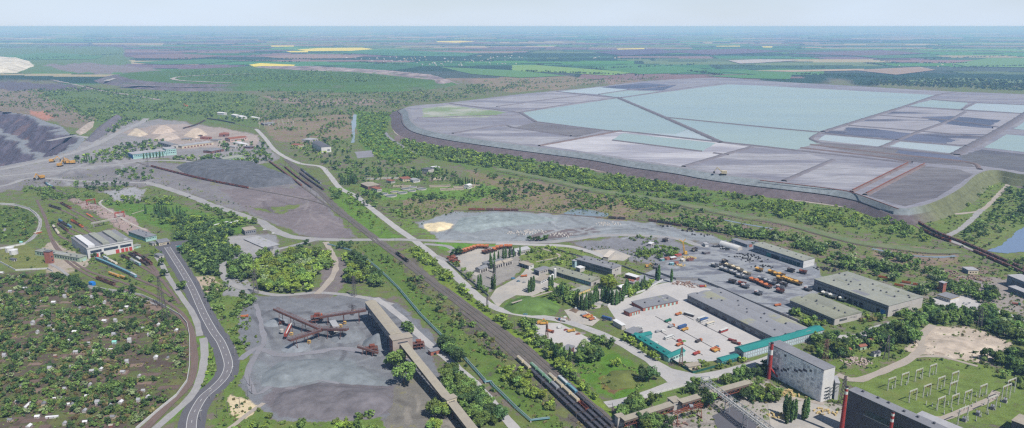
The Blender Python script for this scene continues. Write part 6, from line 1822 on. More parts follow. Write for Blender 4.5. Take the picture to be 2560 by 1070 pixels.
@cached
def flatcar(c):
 return [('deck',MB().box(-6.6,6.6,-1.45,1.45,1.0,1.35,True,True).mesh('deck',paint_m(c))),('stake',MB().box(-6.4,-6.2,-1.4,1.4,1.35,2.4).mesh('stake',paint_m(c))),('bogie',bogie(-4.3)),('bogie',bogie(4.3))]
LEN = {'gondola': 14.2,'hopper': 13.4,'loco': 16.0,'coach': 19.8,'flatcar': 14}
def train(L,start,cars,phrase,end=None,zoff=.35,name=None,first=0):
 """cars: list of (kind, args); laid from pixel start = (axis, value) along L"""
 acc = [0]
 for a, b in zip(L[:-1],L[1:]): acc.append(acc[-1] + (b - a).length)
 px = [PX(p.x,p.y) for p in L]
 i0 = next(i for i,p in enumerate(px) if p[start[0]] >= start[1])
 s = acc[i0]
 if callable(cars):
  e = acc[next((i for i,p in enumerate(px) if p[end[0]] >= end[1]),len(px) - 1)]
  cars = cars(int((e - s) / 14.2))
 for n, (kind,args) in enumerate(cars):
  ln = LEN[kind]
  m = s + ln / 2; s += ln
  if m > acc[-1]: break
  i = int(np.searchsorted(acc,m)) - 1
  f = (m - acc[i]) / max(1e-6,acc[i + 1] - acc[i])
  p = L[i].lerp(L[i + 1],f); d = L[min(i + 2,len(L) - 1)] - L[max(i - 1,0)]
  spec = {'gondola': gondola,'hopper': hopper,'loco': loco,'coach': coach,'flatcar': flatcar}[kind](*args)
  nm = {'gondola': 'gondola_wagon','hopper': 'hopper_wagon','loco': 'locomotive','coach': 'railcar','flatcar': 'flat_wagon'}[kind]
  place(spec,nm,f'{nth(n)} {args[0]} {nm.replace("_", " ")} {phrase}','locomotive' if kind == 'loco' else 'wagon',p + Vector((0,0,zoff)),math.atan2(d.y,d.x),'vehicles ' + phrase)
g = lambda c, l: ('gondola',(c,l))
def mixr(cs,l=0,seed=1):
 def f(n):
  rn = random.Random(seed)
  return [g(rn.choice(cs),l) for _ in range(n)]
 return f
train(MT[0],(1,893),[('hopper',('beige',))] * 2 + [g('dark',1)] * 26,'of the leftmost coal train')
train(MT[1],(1,912),[('hopper',('green',))] * 3 + [('hopper',('grey',))] + [g('dark',1)] * 24,'of the coal train headed by green hoppers')
train(MT[2],(1,935),[('hopper',('beige',))] * 4 + [g('rust',0)] + [g('dark',1)] * 20,'of the coal train headed by beige hoppers')
train(MT[3],(1,943),[('loco',('teal','silver')),('loco',('blue','teal'))] + [g('dark',1)] * 20,'of the rightmost coal train behind blue locomotives')
train(MT[2],(1,634),[g('dark',0),g('brown',2),g('dark',0)],'standing alone on the main railway')
train(ORE,(0,376),mixr(['rust','rust','brown']),'of the long ore train below the stockpile',(0,628))
train(OR2,(0,674),mixr(['rust','rust','brown'],2),'of the rust red train right of the stockpile',(0,752))
train(YT[0],(0,712),mixr(['dark','brown','rust'],2,3),'in the left yard siding',(0,784))
train(YT[1],(0,748),mixr(['dark','brown','dark'],1,4),'in the middle yard siding',(0,812))
train(YT[2],(0,752),mixr(['dark','grey','dark'],1,6),'in the right yard siding',(0,806))
train(EAST,(0,1171),mixr(['brown','rust'],0,5),'of the train above the grey gravel field',(0,1291))
train(EAST,(0,1510),mixr(['brown','dark'],0,5),'of the short train beside the pool',(0,1568))
train(EAST,(0,1612),mixr(['brown','dark'],0,8),'of the train behind the storage field',(0,1700))
train(SP1,(0,2300),mixr(['rust','brown','rust'],0,7),'of the rust train on the left eastern spur',(0,2376))
train(SP2,(0,2270),mixr(['brown','rust','brown'],2,9),'of the long train on the right eastern spur',(0,2560))
train(SP1,(0,2424),mixr(['rust','rust','brown'],2,2),'of the lower train on the left eastern spur',(0,2560))
train(DP[9],(0,238),[('coach',('blue','teal'))] * 5 + [('loco',('teal','silver'))],'of the blue railcar set before the depot')
train(DP[10],(0,256),[('loco',('teal','silver')),('hopper',('cream',)),('hopper',('cream',))],'on the second track before the depot')
train(DP[11],(0,302),[g('dark',0),g('brown',0),('loco',('white','grey')),('loco',('teal','silver'))],'on the third track before the depot')
train(DP[12],(0,322),[g('dark',0),g('dark',0),('hopper',('white',)),g('brown',0),g('dark',0)],'on the fourth track before the depot')
train(DP[13],(0,331),[g('brown',0),g('brown',2),g('dark',0),g('brown',0),g('brown',0)],'on the outer track before the depot')
train(DP[0],(0,238),[g('brown',0),g('brown',0),g('brown',0)],'on the allotment side track')
train(DP[2],(0,133),[('hopper',('cream',)),g('dark',0),('hopper',('beige',)),('hopper',('cream',))],'on the left siding behind the depot')
train(DP[3],(0,144),[g('brown',0),g('dark',0),g('dark',0),g('brown',0)],'on the second siding behind the depot')
train(DP[4],(0,146),[('loco',('deepblue','blue')),g('dark',0),g('dark',0),('loco',('deepblue','teal'))],'on the third siding behind the depot')
train(DP[5],(0,177),[g('orange',0),g('rust',0),g('brown',0),g('orange',0)],'on the fourth siding behind the depot')
train(DP[6],(0,215),[('flatcar',('orange',)),('flatcar',('orange',))],'on the short siding by the stockyard')
train(DP[7],(0,122),[g('dark',0)] * 3,'on the upper left siding')
train(DP[8],(0,152),[g('brown',0),g('dark',0),g('brown',0),g('rust',0)],'on the siding along the stockyard')
Lt = smooth_line(GL([(108,455),(125,467),(165,486)]),6)
train(track(Lt),(0,112),[g('dark',0),('loco',('blue','teal')),('loco',('teal','silver')),('loco',('blue','teal')),g('dark',0)],'of the blue locomotive set above the stockyard')
Lf = smooth_line(GL([(515,297),(550,302),(590,310),(660,326)]),8)
train(track(Lf),(0,516),mixr(['black','black','dark'],1,5),'of the black train in the distance',(0,588))
Lf = smooth_line(GL([(455,323),(490,313),(516,300)]),8)
train(track(Lf),(0,456),mixr(['dark','brown'],0,6),'of the curved train by the beige heaps',(0,514))
Lf = smooth_line(GL([(215,216),(250,226),(290,234),(360,248)]),12)
train(track(Lf),(0,216),mixr(['dark','brown'],0,6),'of the far train below the spoil dump',(0,252))
for i, (u,v) in enumerate([(280,688),(291,692),(309,697)]):
 place(hopper('amber'),'hopper_wagon',nth(i) + ' of three orange yellow wagons parked on the depot lawn','wagon',G(u,v),-.62,'orange wagons on the depot lawn')
t = thing('blue_container','bright blue container by the allotment wall','container',G(231,713),-.5)
link('body',MB().box(-3.5,3.5,-2.2,2.2,.2,4.2,True,True).mesh('body',W('vivid_blue',(38,128,214))),t); link('skid',MB().box(-3.2,3.2,-1.8,1.8,0,.2).mesh('skid',m_black),t)
# ---------------------------------------------------------------- road vehicles
def wheels(xs,w,r,out):
 for x in xs:
  for s in (-1,1):
   out.append(('wheel',MB().bar((x,s * (w / 2 - r * .5),r),(x,s * w / 2,r),2 * r,2 * r,10).mesh('wheel',m_tyre)))
 return out
@cached
def dumper(bed,cab):
 tray = MB()
 V = [(-3.6,-2.4,2.8),(2.2,-2.4,2.2),(2.2,2.4,2.2),(-3.6,2.4,2.8),(-4.6,-2.9,4.6),(3.0,-2.9,4.4),(3.0,2.9,4.4),(-4.6,2.9,4.6),(4.8,-2.9,4.9),(4.8,2.9,4.9),(3.0,-2.6,4.3),(3.0,2.6,4.3)]
 F = [(0,1,5,4),(2,3,7,6),(1,2,6,5),(0,3,2,1),(5,6,9,8),(4,5,1,0),(3,0,4,7)]
 tray.add(V,F)
 inn = MB().add([(-3.4,-2.1,3.2),(2.0,-2.1,2.8),(2.0,2.1,2.8),(-3.4,2.1,3.2)],[(0,1,2,3)])
 o = [('dump_bed',tray.mesh('dump_bed',paint_m(bed)),[('bed_floor',inn.mesh('bed_floor',paint_m('dark')))]),('chassis',MB().box(-4,4.2,-1.2,1.2,1.2,2.1,True,True).mesh('chassis',paint_m('dark'))),('cab',MB().box(2.6,4.6,-.2,2.2,2.1,4.2,True,True,.1,.1).mesh('cab',paint_m(cab))),('bonnet',MB().box(2.6,4.8,-2.2,-.3,2.0,3.3,True,True,.1,.1).mesh('bonnet',paint_m(cab)))]
 return wheels((-2.6,3.0),5.0,1.25,o)
@cached
def lorry(bed,cab):
 o = [('cab',MB().box(1.9,3.9,-1.2,1.2,.7,2.7,True,True,.15,.05).mesh('cab',paint_m(cab)),[('windscreen',MB().box(3.78,3.9,-1,1,1.8,2.5,True,True).mesh('windscreen',m_glass))]),('cargo_bed',MB().box(-4,1.6,-1.25,1.25,1.1,2.3,True,True).mesh('cargo_bed',paint_m(bed))),('chassis',MB().box(-3.8,3.6,-.5,.5,.6,1.1,True,True).mesh('chassis',m_tyre))]
 return wheels((-3,-1.7,2.8),2.5,.55,o)
@cached
def bus(c,c2):
 o = [('body',MB().box(-5.5,5.5,-1.25,1.25,.5,2.0,True,True).mesh('body',paint_m(c2))),('window_band',MB().box(-5.45,5.45,-1.22,1.22,2.0,2.7,True,True).mesh('window_band',m_glass)),('roof',MB().box(-5.5,5.5,-1.25,1.25,2.7,3.1,True,True,.1,.15).mesh('roof',paint_m(c)))]
 return wheels((-3.4,3.4),2.5,.5,o)
@cached
def car(c):
 o = [('body',MB().box(-2.2,2.2,-.9,.9,.4,1.0,True,True,.1,.05).mesh('body',paint_m(c))),('cabin',MB().box(-1.4,1.1,-.8,.8,1.0,1.55,True,False,.4,.12).mesh('cabin',m_glass)),('roof',MB().box(-.95,.65,-.66,.66,1.55,1.6,True,True).mesh('roof',paint_m(c)))]
 return wheels((-1.4,1.4),1.8,.34,o)
@cached
def van(c):
 o = [('body',MB().box(-2.6,1.6,-1.0,1.0,.5,2.3,True,True,.08,.08).mesh('body',paint_m(c))),('bonnet',MB().box(1.6,2.7,-.95,.95,.5,1.3,True,True,.1,.05).mesh('bonnet',paint_m(c))),('windscreen',MB().box(1.5,1.75,-.85,.85,1.35,2.1,True,True).mesh('windscreen',m_glass))]
 return wheels((-1.7,1.7),2.0,.4,o)
@cached
def digger(c):
 o = [('crawler',MB().box(-2.4,2.4,-1.7,-.8,0,.95,True,True,.3,0).mesh('crawler',m_tyre)),('crawler',MB().box(-2.4,2.4,.8,1.7,0,.95,True,True,.3,0).mesh('crawler',m_tyre)),('house',MB().box(-2.6,1.4,-1.5,1.5,1.1,3.2,True,True,.1,.05).mesh('house',paint_m(c)),[('cab_window',MB().box(.6,1.5,-1.52,-.3,2,3,True,True).mesh('cab_window',m_glass))]),('boom',MB().bar((1,0,2),(4.6,0,5.4),.6,.8).mesh('boom',paint_m(c))),('stick',MB().bar((4.6,0,5.4),(6.6,0,2.4),.45,.6).mesh('stick',paint_m(c))),('bucket',MB().box(6,7.4,-.7,.7,1,2.3,True,True,.2,0).mesh('bucket',m_tyre))]
 return o
def zp3(x,y): return 1720 + x * .1406, 640 + y * .1406
rw = random.Random(4)
rows = [('grey','beige',[(470,185),(620,248),(700,275),(800,310),(870,335),(930,380),(1030,400)],'from the left in the front row of grey bedded trucks'),('beige','brown',[(720,190),(840,232),(920,272),(1050,340)],'from the left in the back row of grey bedded trucks'),('orange','orange',[(1160,450),(1255,480),(1330,520),(1420,560)],'from the left in the orange front row'),('grey','silver',[(1310,425),(1420,468),(1500,500)],'from the left in the row behind the orange trucks'),('amber','yellow',[(1590,350),(1660,362),(1640,418),(1740,425),(1790,445),(1845,465),(1890,485),(1960,505)],'from the left in the yellow truck cluster'),('amber','yellow',[(1265,265),(1490,310)],'from the left of two lone yellow trucks'),('grey','orange',[(1020,560),(1250,680),(1640,578),(2130,605)],'from the left among scattered trucks near the warehouse wall'),('rust','rust',[(960,515),(2045,305),(1640,645)],'from the left among rusty old trucks'),('dark','dark',[(1580,480),(1700,530),(1830,275),(790,475)],'from the left among black stripped trucks')]
for b_, c_, pts, ph in rows:
 for i, (x,y) in enumerate(pts):
  u, v = zp3(x,y)
  place(dumper(b_,c_),'dump_truck',f'{nth(i)} {b_} dump truck {ph}','dump truck',G(u,v + 1.5),2.2 + rw.uniform(-.25,.25),'mining dump trucks in the grey yard',1.0)
for i, (u,v) in enumerate([(2064,740),(2082,746),(2108,754)]): place(dumper('white','beige'),'dump_truck',nth(i) + ' white bedded truck parked along the great hall','dump truck',G(u,v),2.3,'trucks along the great hall')
for i, (u,v) in enumerate([(1663,604),(1812,658),(1806,668),(1736,628)]): place(dumper('dark','beige'),'dump_truck',['dark truck alone above the scrub patch','upper dark truck by the hangar','lower dark truck by the hangar','yellowish loader truck on the pale slab'][i],'dump truck',G(u,v),.8 + i)
for i, (x,y) in enumerate([(1955,438),(1985,430),(2012,418),(2038,410),(2065,400),(2090,390),(2125,383),(2160,383),(2200,385)]):
 place(dumper('orange','beige'),'dump_truck',nth(i) + ' orange dump truck in the curved row by the small lawn','dump truck',G(640 + x * .2617,520 + y * .2617),2.5 - i * .15,'curved row of orange dump trucks',.95)
for i, (x,y) in enumerate([(2185,438),(2212,430),(2240,425),(2280,412),(2308,396),(2345,388),(2390,383),(2428,384)]):
 place(dumper('orange' if i > 2 else 'brown','orange'),'dump_truck',nth(i) + ' dump truck in the second orange row before the poplars','dump truck',G(640 + x * .2617,520 + y * .2617),2.3 - i * .12,'second row of orange dump trucks',.95)
for i, (x,y) in enumerate([(1850,490),(1880,480),(1905,495),(1870,510),(1900,520),(1925,525)]):
 place(dumper('rust','orange'),'dump_truck',nth(i) + ' rusty dump truck in the scrap cluster at the road corner','dump truck',G(640 + x * .2617,520 + y * .2617),i * 1.1,'rusty truck cluster',.8)
for i, (x,y) in enumerate([(500,480),(575,520),(640,495),(692,495),(395,640)]):
 place(digger('amber'),'excavator',nth(i) + ' yellow excavator from the left beside the quarry road','excavator',G(x * .2617,280 + y * .2617),.5 + i,'yellow excavators by the quarry',2.4)
place(digger('beige'),'excavator','big cream excavator on the tailings dam crest','excavator',G(1808,437,ZT),2.8,None,2.6)
place(digger('orange'),'excavator','small orange excavator in the distant scrub','excavator',G(466,267),2.8,None,2.2)
V4 = lambda x, y: (1540 + x * .1406,740 + y * .1406 + 1)
A0 = .62
for sp, nm, lb, x, y, rz in [(lorry('orange','amber'),'crane_truck','yellow and orange crane truck at the head of the vehicle park',1110,330,A0),(bus('white','dark'),'bus','white roofed bus parked along the divider by the warehouse',1295,345,-.75),(lorry('dkgreen','dkgreen'),'lorry','dark green lorry on the middle divider',925,450,A0),(lorry('grey','orange'),'lorry','grey lorry with orange cab on the middle divider',985,545,A0),(bus('deepblue','deepblue'),'bus','bright blue coach on the middle divider',1175,560,A0),(lorry('amber','amber'),'lorry','yellow lorry beside the bright blue coach',1225,605,A0),(bus('white','white'),'bus','white bus beside a blue one near the warehouse',1515,415,A0),(bus('deepblue','white'),'bus','blue and white bus near the warehouse',1562,442,A0),(bus('cream','white'),'bus','cream bus on the far divider',1672,508,A0),(bus('white','red'),'bus','red bus with white roof on the far divider',1912,628,A0),(van('grey'),'van','dark grey van at the end of the near divider',738,638,A0),(van('white'),'van','white van at the end of the near divider',838,628,A0),(bus('white','white'),'bus','white bus on the near divider',935,752,A0),(car('white'),'car','white car behind the bus on the near divider',1012,720,A0),(van('red'),'van','red van next to a green tractor',1128,802,A0),(car('lgreen'),'tractor','bright green tractor next to the red van',1205,806,A0),(lorry('orange','red'),'lorry','orange lorry below the red van',1130,872,A0),(van('white'),'van','white van beside the teal roofed block',715,845,A0),(lorry('dark','orange'),'lorry','orange cabbed trailer lorry on the middle divider',1470,808,A0),(lorry('darkred','darkred'),'lorry','dark red long lorry on the far divider',2070,805,-.75),(lorry('brown','red'),'lorry','red cabbed lorry behind the dark red one',2140,850,-.75),(car('blue'),'car','blue car near the teal office',1795,900,A0),(lorry('orange','orange'),'lorry','left of two orange lorries near the teal office',1738,952,A0),(lorry('amber','orange'),'lorry','right of two orange lorries near the teal office',1785,978,A0),(lorry('red','orange'),'lorry','orange red tanker at the lower end of the vehicle park',1430,1032,A0),(van('white'),'van','white van above the flat grey office',430,568,-.4)]:
 u, v = V4(x,y)
 place(sp,nm,lb,nm.replace('_',' '),G(u,v),rz,'vehicles in the vehicle park',1.05)
C7 = lambda x, y: (1280 + x * .2617,790 + y * .2617 + 1)
for sp, nm, lb, x, y, rz in [(digger('amber'),'excavator','yellow excavator on the verge above the railway',262,72,.2),(lorry('amber','amber'),'lorry','yellow lorry next to the verge excavator',308,78,.1),(van('white'),'van','white van on the dark verge',455,112,.4),(car('red'),'car','red car on the dark verge',515,133,.4),(lorry('amber','yellow'),'lorry','yellow lorry on the dark verge',565,148,.3),(lorry('orange','rust'),'lorry','rusty orange lorry by the red mast',365,152,-.6),(car('orange'),'car','orange car behind a verge tree',630,172,.3),(van('amber'),'van','yellow van driving on the main road',868,250,-.6),(lorry('white','deepblue'),'lorry','blue cabbed lorry on the main road',478,45,2.7),(van('white'),'van','white van at the parking lot mouth',506,20,1.0),(van('silver'),'van','silver van on the parking lot',612,-68,1.2),(car('blue'),'car','blue car on the parking lot',642,-66,1.2),(lorry('grey','white'),'lorry','white cabbed grey lorry on the parking lot',690,-8,.6),(lorry('orange','orange'),'lorry','orange lorry on the parking lot',708,6,.6),(lorry('amber','orange'),'lorry','amber lorry on the parking lot',738,14,.6),(lorry('orange','white'),'lorry','orange lorry with white cab on the parking lot',768,34,.6),(car('teal'),'car','teal car on the main road by the grass mound',128,-15,-.1),(car('dark'),'car','dark car at the vehicle park gate',880,40,.6),(bus('deepblue','deepblue'),'bus','dark blue bus at the gate canopy',905,30,-.7)]:
 u, v = C7(x,y)
 place(sp,nm,lb,nm,G(u,v),rz,None,1.05)
for sp, nm, lb, u, v, rz in [(van('white'),'van','white van parked by the grey depot',662,576,.2),(van('white'),'van','white van right of the grey depot',684,585,.2),(bus('cream','orange'),'bus','cream and orange bus on the left edge track',95,584,1.1),(car('white'),'car','white car on the distant main road',818,424,-1),(car('dark'),'car','dark car on the diagonal gravel road',474,492,-.6),(van('dark'),'van','dark van on the curving dirt track',553,686,1.4),(lorry('orange','orange'),'lorry','orange lorry at the gravel yard edge',612,793,.2),(car('silver'),'car','silver car under the right trees',2297,807,-.2),(car('white'),'car','leftmost white car by the yellow edged station',2410,759,.6),(car('white'),'car','middle white car by the yellow edged station',2417,762,.6),(car('white'),'car','rightmost white car by the yellow edged station',2424,758,.6),(lorry('orange','orange'),'lorry','orange lorry between the warehouse and twin hall',1944,765,.3),(digger('amber'),'excavator','yellow loader left of the black hut',1618,668,.3),(lorry('red','amber'),'lorry','red and yellow fire lorry at the scrap row',1757,718,.1),(car('blue'),'car','blue car on the dusty court',1296,704,.3),(car('grey'),'car','grey car on the dusty court',1310,707,.3),(van('blue'),'van','blue van on the dusty court',1283,698,.3),(lorry('orange','orange'),'lorry','orange lorry on the dusty court',1310,692,.2),(car('white'),'car','white car in front of the workshop garages',1500,720,.3),(lorry('rust','dkgreen'),'lorry','green topped rusty lorry at the right edge',2540,762,-.3)]:
 place(sp,nm,lb,nm,G(u,v),rz,None,1.0)
for i, (x,y) in enumerate([(50,392),(215,415),(465,485),(335,535),(665,525),(730,535),(850,560),(940,580),(1000,590)]):
 place(gondola('orange',0),'skip_container',nth(i) + ' orange skip from the left behind the great hall','container',G(2200 + x * .1406,640 + y * .1406),-.55,'orange skips behind the great hall',.75)
# parking dividers
for i, (a,b) in enumerate([((1638.5,791),(1801,880)),((1648,828),(1757,888)),((1704,785),(1735,801)),((1741,804),(1856,863))]):
 pa, pb = G(*a), G(*b); d = pb - pa
 o_ = struct('parking_kerb',MB().box(0,d.length,-.3,.3,0,.35).mesh('parking_kerb',W('dark_kerb',(96,96,100)))); o_.location = pa; o_.rotation_euler = (0,0,math.atan2(d.y,d.x))
# tyre heaps and scrap
def heap(name,label,u,v,n,rad,mesh_fn,m,seed,hmax=1.6):
 rn = random.Random(seed); t = thing(name,label,'heap',G(u,v))
 meshes = [mesh_fn(rn).mesh('piece',m) for _ in range(4)]
 pn = {'tyre_heap': 'tyre','scrap_heap': 'scrap_piece','lumber_stack': 'plank','rock_row': 'boulder'}[name]
 for i in range(n):
  r, a = rad * math.sqrt(rn.random()), rn.uniform(0,6.28)
  o = link(pn,rn.choice(meshes),t,(r * math.cos(a) * 1.6,r * math.sin(a),max(0,(1 - r / rad)) * hmax * rn.random()),rn.uniform(0,6.28))
tyre_fn = lambda rn: MB().cyl(0,0,0,.9,1.1,.95,10)
scrap_fn = lambda rn: MB().box(-rn.uniform(.6,2.6),rn.uniform(.6,2.6),-rn.uniform(.2,.9),rn.uniform(.2,.9),0,rn.uniform(.3,1.4),True,True,.1)
plank_fn = lambda rn: MB().box(-3,3,-.25,.25,0,.3,True,True)
rock_fn = lambda rn: MB().box(-1.2,1.2,-1,1,0,1.4,True,False,.4,.35)
for i, (u,v,n,rad,lb) in enumerate([(1725,576,26,9,'left black tyre heap in the fenced corner'),(1775,577,26,9,'right black tyre heap in the fenced corner'),(1755,587,12,10,'loose black tyres in the fenced corner'),(1795,617,20,5,'round black tyre heap left of the hangar'),(1813,623,22,5,'round black tyre heap before the hangar'),(1860,640,30,14,'long row of tyres before the repair hall'),(1885,650,26,12,'scattered tyres before the repair hall end'),(2056,672,20,7,'tyre heap by the white end wall'),(2078,676,20,7,'tyre heap behind the great hall corner'),(1905,668,22,9,'tyres behind the yellow trucks'),(1662,566,14,6,'dark tyre heap at the storage field edge')]):
 heap('tyre_heap',lb,u,v,n,rad,tyre_fn,m_tyre,i)
m_scrap = W('mixed_scrap',(136,104,94),s1=.4,s2=1.5,rgb2=(168,150,140),obj=False)
for i, (u,v,n,rad,lb) in enumerate([(1706,709,34,8,'rusty scrap strewn above the grey warehouse'),(1735,714,28,8,'orange scrap row beside the truck yard wall'),(2140,905,40,9,'pale lumber and scrap on the weedy lot'),(2395,698,34,12,'rusty scrap heap left of the dark mill'),(2370,682,24,8,'rusty scrap beside the grey house'),(2450,697,28,10,'dark scrap heap before the dark mill'),(1410,800,20,5,'dark scrap near the parking lot'),(1720,645,24,7,'rust red scrap by the yellow crane'),(1700,664,18,5,'rusty plates below the yellow crane'),(230,520,40,10,'rails and scrap in the depot stockyard'),(265,535,40,10,'concrete parts in the depot stockyard'),(300,558,40,10,'pinkish parts at the near end of the stockyard'),(200,508,26,7,'dark parts at the far end of the stockyard'),(285,575,24,7,'grey clutter behind the depot'),(520,352,34,22,'clutter in the north-west yard'),(560,365,34,20,'pale clutter in the north-west yard right part'),(1965,985,24,7,'yellow lumber in the sunken lot'),(1945,1040,24,6,'yellow lumber stacks near the bottom edge'),(2065,1030,20,6,'yellow planks beside the dark plant'),(1700,1060,20,5,'scrap below the red gantry')]):
 heap('scrap_heap',lb,u,v,n,rad,scrap_fn,W('yellow_lumber',(200,176,124)) if 'yellow' in lb else (W('pale_parts',(190,172,164)) if 'pink' in lb or 'concrete' in lb or 'pale' in lb else m_scrap),30 + i,.8)
for i, (u,v,lb) in enumerate([(1300,583,'white boulder row at the edge of the brown bed, left part'),(1335,580,'white boulder row at the edge of the brown bed, right part'),(1520,560,'pale boulders above the storage field'),(1405,588,'boulders along the storage road')]):
 heap('rock_row',lb,u,v,30,12,rock_fn,w_lgrey,60 + i,.4)
# ---------------------------------------------------------------- allotment huts
def hutspec(wm,rm,L,Wd,h,rise):
 mb = MB().box(-L / 2,L / 2,-Wd / 2,Wd / 2,0,h)
 rf = MB(); o = .3
 V = [(-L / 2 - o,-Wd / 2 - o,h),(L / 2 + o,-Wd / 2 - o,h),(L / 2 + o,Wd / 2 + o,h),(-L / 2 - o,Wd / 2 + o,h),(-L / 2 - o,0,h + rise),(L / 2 + o,0,h + rise)]
 rf.add(V,[(0,1,5,4),(2,3,4,5),(1,2,5),(3,0,4),(3,2,1,0)])
 return [('wall',mb.mesh('wall',wm),[('door',MB().box(-L * .3,-L * .3 + .9,-Wd / 2 - .06,-Wd / 2,0,1.9).mesh('door',w_dbrick)),('window',MB().box(L * .1,L * .1 + .9,-Wd / 2 - .06,-Wd / 2,.9,1.7).mesh('window',m_glass))]),('roof',rf.mesh('roof',rm))]
HK = [('white walled grey roofed',hutspec(w_lgrey,r_lgrey,4.2,3.6,2.5,1.5)),('white roofed pale',hutspec(w_lgrey,r_white,4.6,3.8,2.4,1.4)),('brick coloured tan roofed',hutspec(w_brick,r_tan,4.2,3.4,2.4,1.5)),('tall white steep roofed',hutspec(w_white,r_lgrey,3.8,3.6,3.6,2.4)),('beige dark roofed',hutspec(w_beige,r_grey,4.2,3.4,2.5,1.6)),('turquoise',hutspec(w_lteal,W('turquoise_roof',(140,204,190)),5,4.5,3,1.8)),('long white low',hutspec(w_white,r_white,11,2.4,1.8,.5))]
h5 = [(1000,50,1),(315,75,3),(360,160,3),(505,140,0),(685,105,2),(715,155,1),(850,105,0),(480,105,4),(1105,50,3),(1685,140,1),(1515,85,1),(1370,120,0),(1425,185,3),(705,265,3),(845,265,0),(1090,190,3),(1095,255,5),(1240,245,3),(725,350,0),(530,380,2),(45,385,3),(270,365,0),(640,240,6),(1030,320,6),(930,330,6),(690,485,0),(480,515,3),(685,575,1),(1215,445,3),(1490,400,1),(1600,405,4),(880,530,0),(965,510,1),(1175,540,0),(1330,575,0),(205,670,4),(620,705,3),(550,780,6),(265,855,6),(175,825,0),(420,845,4),(650,845,1),(935,840,3),(1055,880,3),(1325,815,3),(1415,780,1),(1155,828,1),(835,768,1),(1080,970,4),(815,1015,1),(360,965,1),(500,965,6),(810,910,0),(690,850,4),(1370,715,0),(860,660,0),(1060,1050,2),(280,1060,1),(100,1000,4),(620,1030,0)]
h1 = [(185,660,1),(240,770,1),(640,800,4),(620,850,3),(515,905,1),(695,900,2),(875,860,3),(270,905,2),(20,940,3),(1000,910,3),(400,890,0),(1210,950,1),(400,1030,0),(640,1040,1),(910,945,2),(20,620,1),(45,210,0),(205,330,5),(1160,990,0),(100,800,0),(330,950,0),(760,960,4),(540,700,0)]
hl = [(x * .2617,790 + y * .2617,k) for x,y,k in h5] + [(x * .2617,520 + y * .2617,k) for x,y,k in h1]
HUTS, VILL = [], []
for u, v, k in hl:
 p = G(u,v + 2)
 nm, sp = HK[k]
 HUTS += [place(sp,'garden_hut',nm + ' garden hut among the allotment plots','hut',p,.12 + random.choice((0,0,math.pi / 2)) + random.uniform(-.2,.2),nm + ' huts of the allotments',random.uniform(.6,.88))]
 KEEP_POLYS.append([p + Vector((3.2 * math.cos(a),3.2 * math.sin(a),0)) for a in np.linspace(0,6.28,7)])
number_left(HUTS)
# garden plots of dug soil
m_plot = [W('dug_soil',(112,94,86),s1=.2,s2=1.2),W('dry_dug_soil',(134,114,102),s1=.2,s2=1.2),W('sown_soil',(96,86,74),s1=.2,s2=1.2)]
AL = [(0,690),(150,692),(330,745),(400,765),(445,797),(468,850),(468,945),(430,990),(350,1060),(-30,1090),(-40,680)]
ALg = GL(AL)
rp = random.Random(8)
xs_, ys_ = [p.x for p in ALg], [p.y for p in ALg]
cnt = 0
while cnt < 240:
 x, y = rp.uniform(min(xs_),max(xs_)), rp.uniform(min(ys_),max(ys_))
 if not inpoly(np.array([x]),np.array([y]),ALg)[0]: continue
 a, b = rp.uniform(4,10), rp.uniform(2,4.5)
 o_ = struct('garden_plot',MB().box(-a,a,-b,b,-.1,.10 + .004 * (cnt % 30),True).mesh('garden_plot',m_plot[cnt % 3])); o_.location = (x,y,0); o_.rotation_euler = (0,0,.13 + rp.uniform(-.05,.05)); cnt += 1
# far villages
hsp = [MB().box(-6,6,-4,4,0,4).add([(-6.4,-4.4,4),(6.4,-4.4,4),(6.4,4.4,4),(-6.4,4.4,4),(-6.4,0,7),(6.4,0,7)],[(0,1,5,4),(2,3,4,5),(1,2,5),(3,0,4)]).mesh('village_house',m) for m in (w_lgrey,w_lgrey,w_beige)]
for poly, n, lb in [([(860,146),(1000,140),(1180,148),(1300,152),(1290,160),(1120,166),(1000,162),(880,152)],70,'pale village house beyond the spoil dump'),([(1200,140),(1300,138),(1320,146),(1220,150)],14,'pale house on the village outskirts'),([(1390,112),(1560,108),(1620,116),(1480,122)],24,'tiny house in the far village near the horizon'),([(1460,142),(1680,142),(1660,148),(1480,148)],16,'tiny pale farmhouse behind the green field'),([(2160,165),(2380,160),(2400,175),(2200,182)],10,'tiny farmhouse beyond the pine wood')]:
 Pg = GL(poly); xs_, ys_ = [p.x for p in Pg], [p.y for p in Pg]; k = 0
 while k < n:
  x, y = random.uniform(min(xs_),max(xs_)), random.uniform(min(ys_),max(ys_))
  if inpoly(np.array([x]),np.array([y]),Pg)[0]:
   s = random.uniform(.7,1.4)
   VILL += [tag(link('village_house',random.choice(hsp),None,(x,y,0),random.uniform(0,3),s),lb,'house',lb + 's')]; k += 1
number_left(VILL)
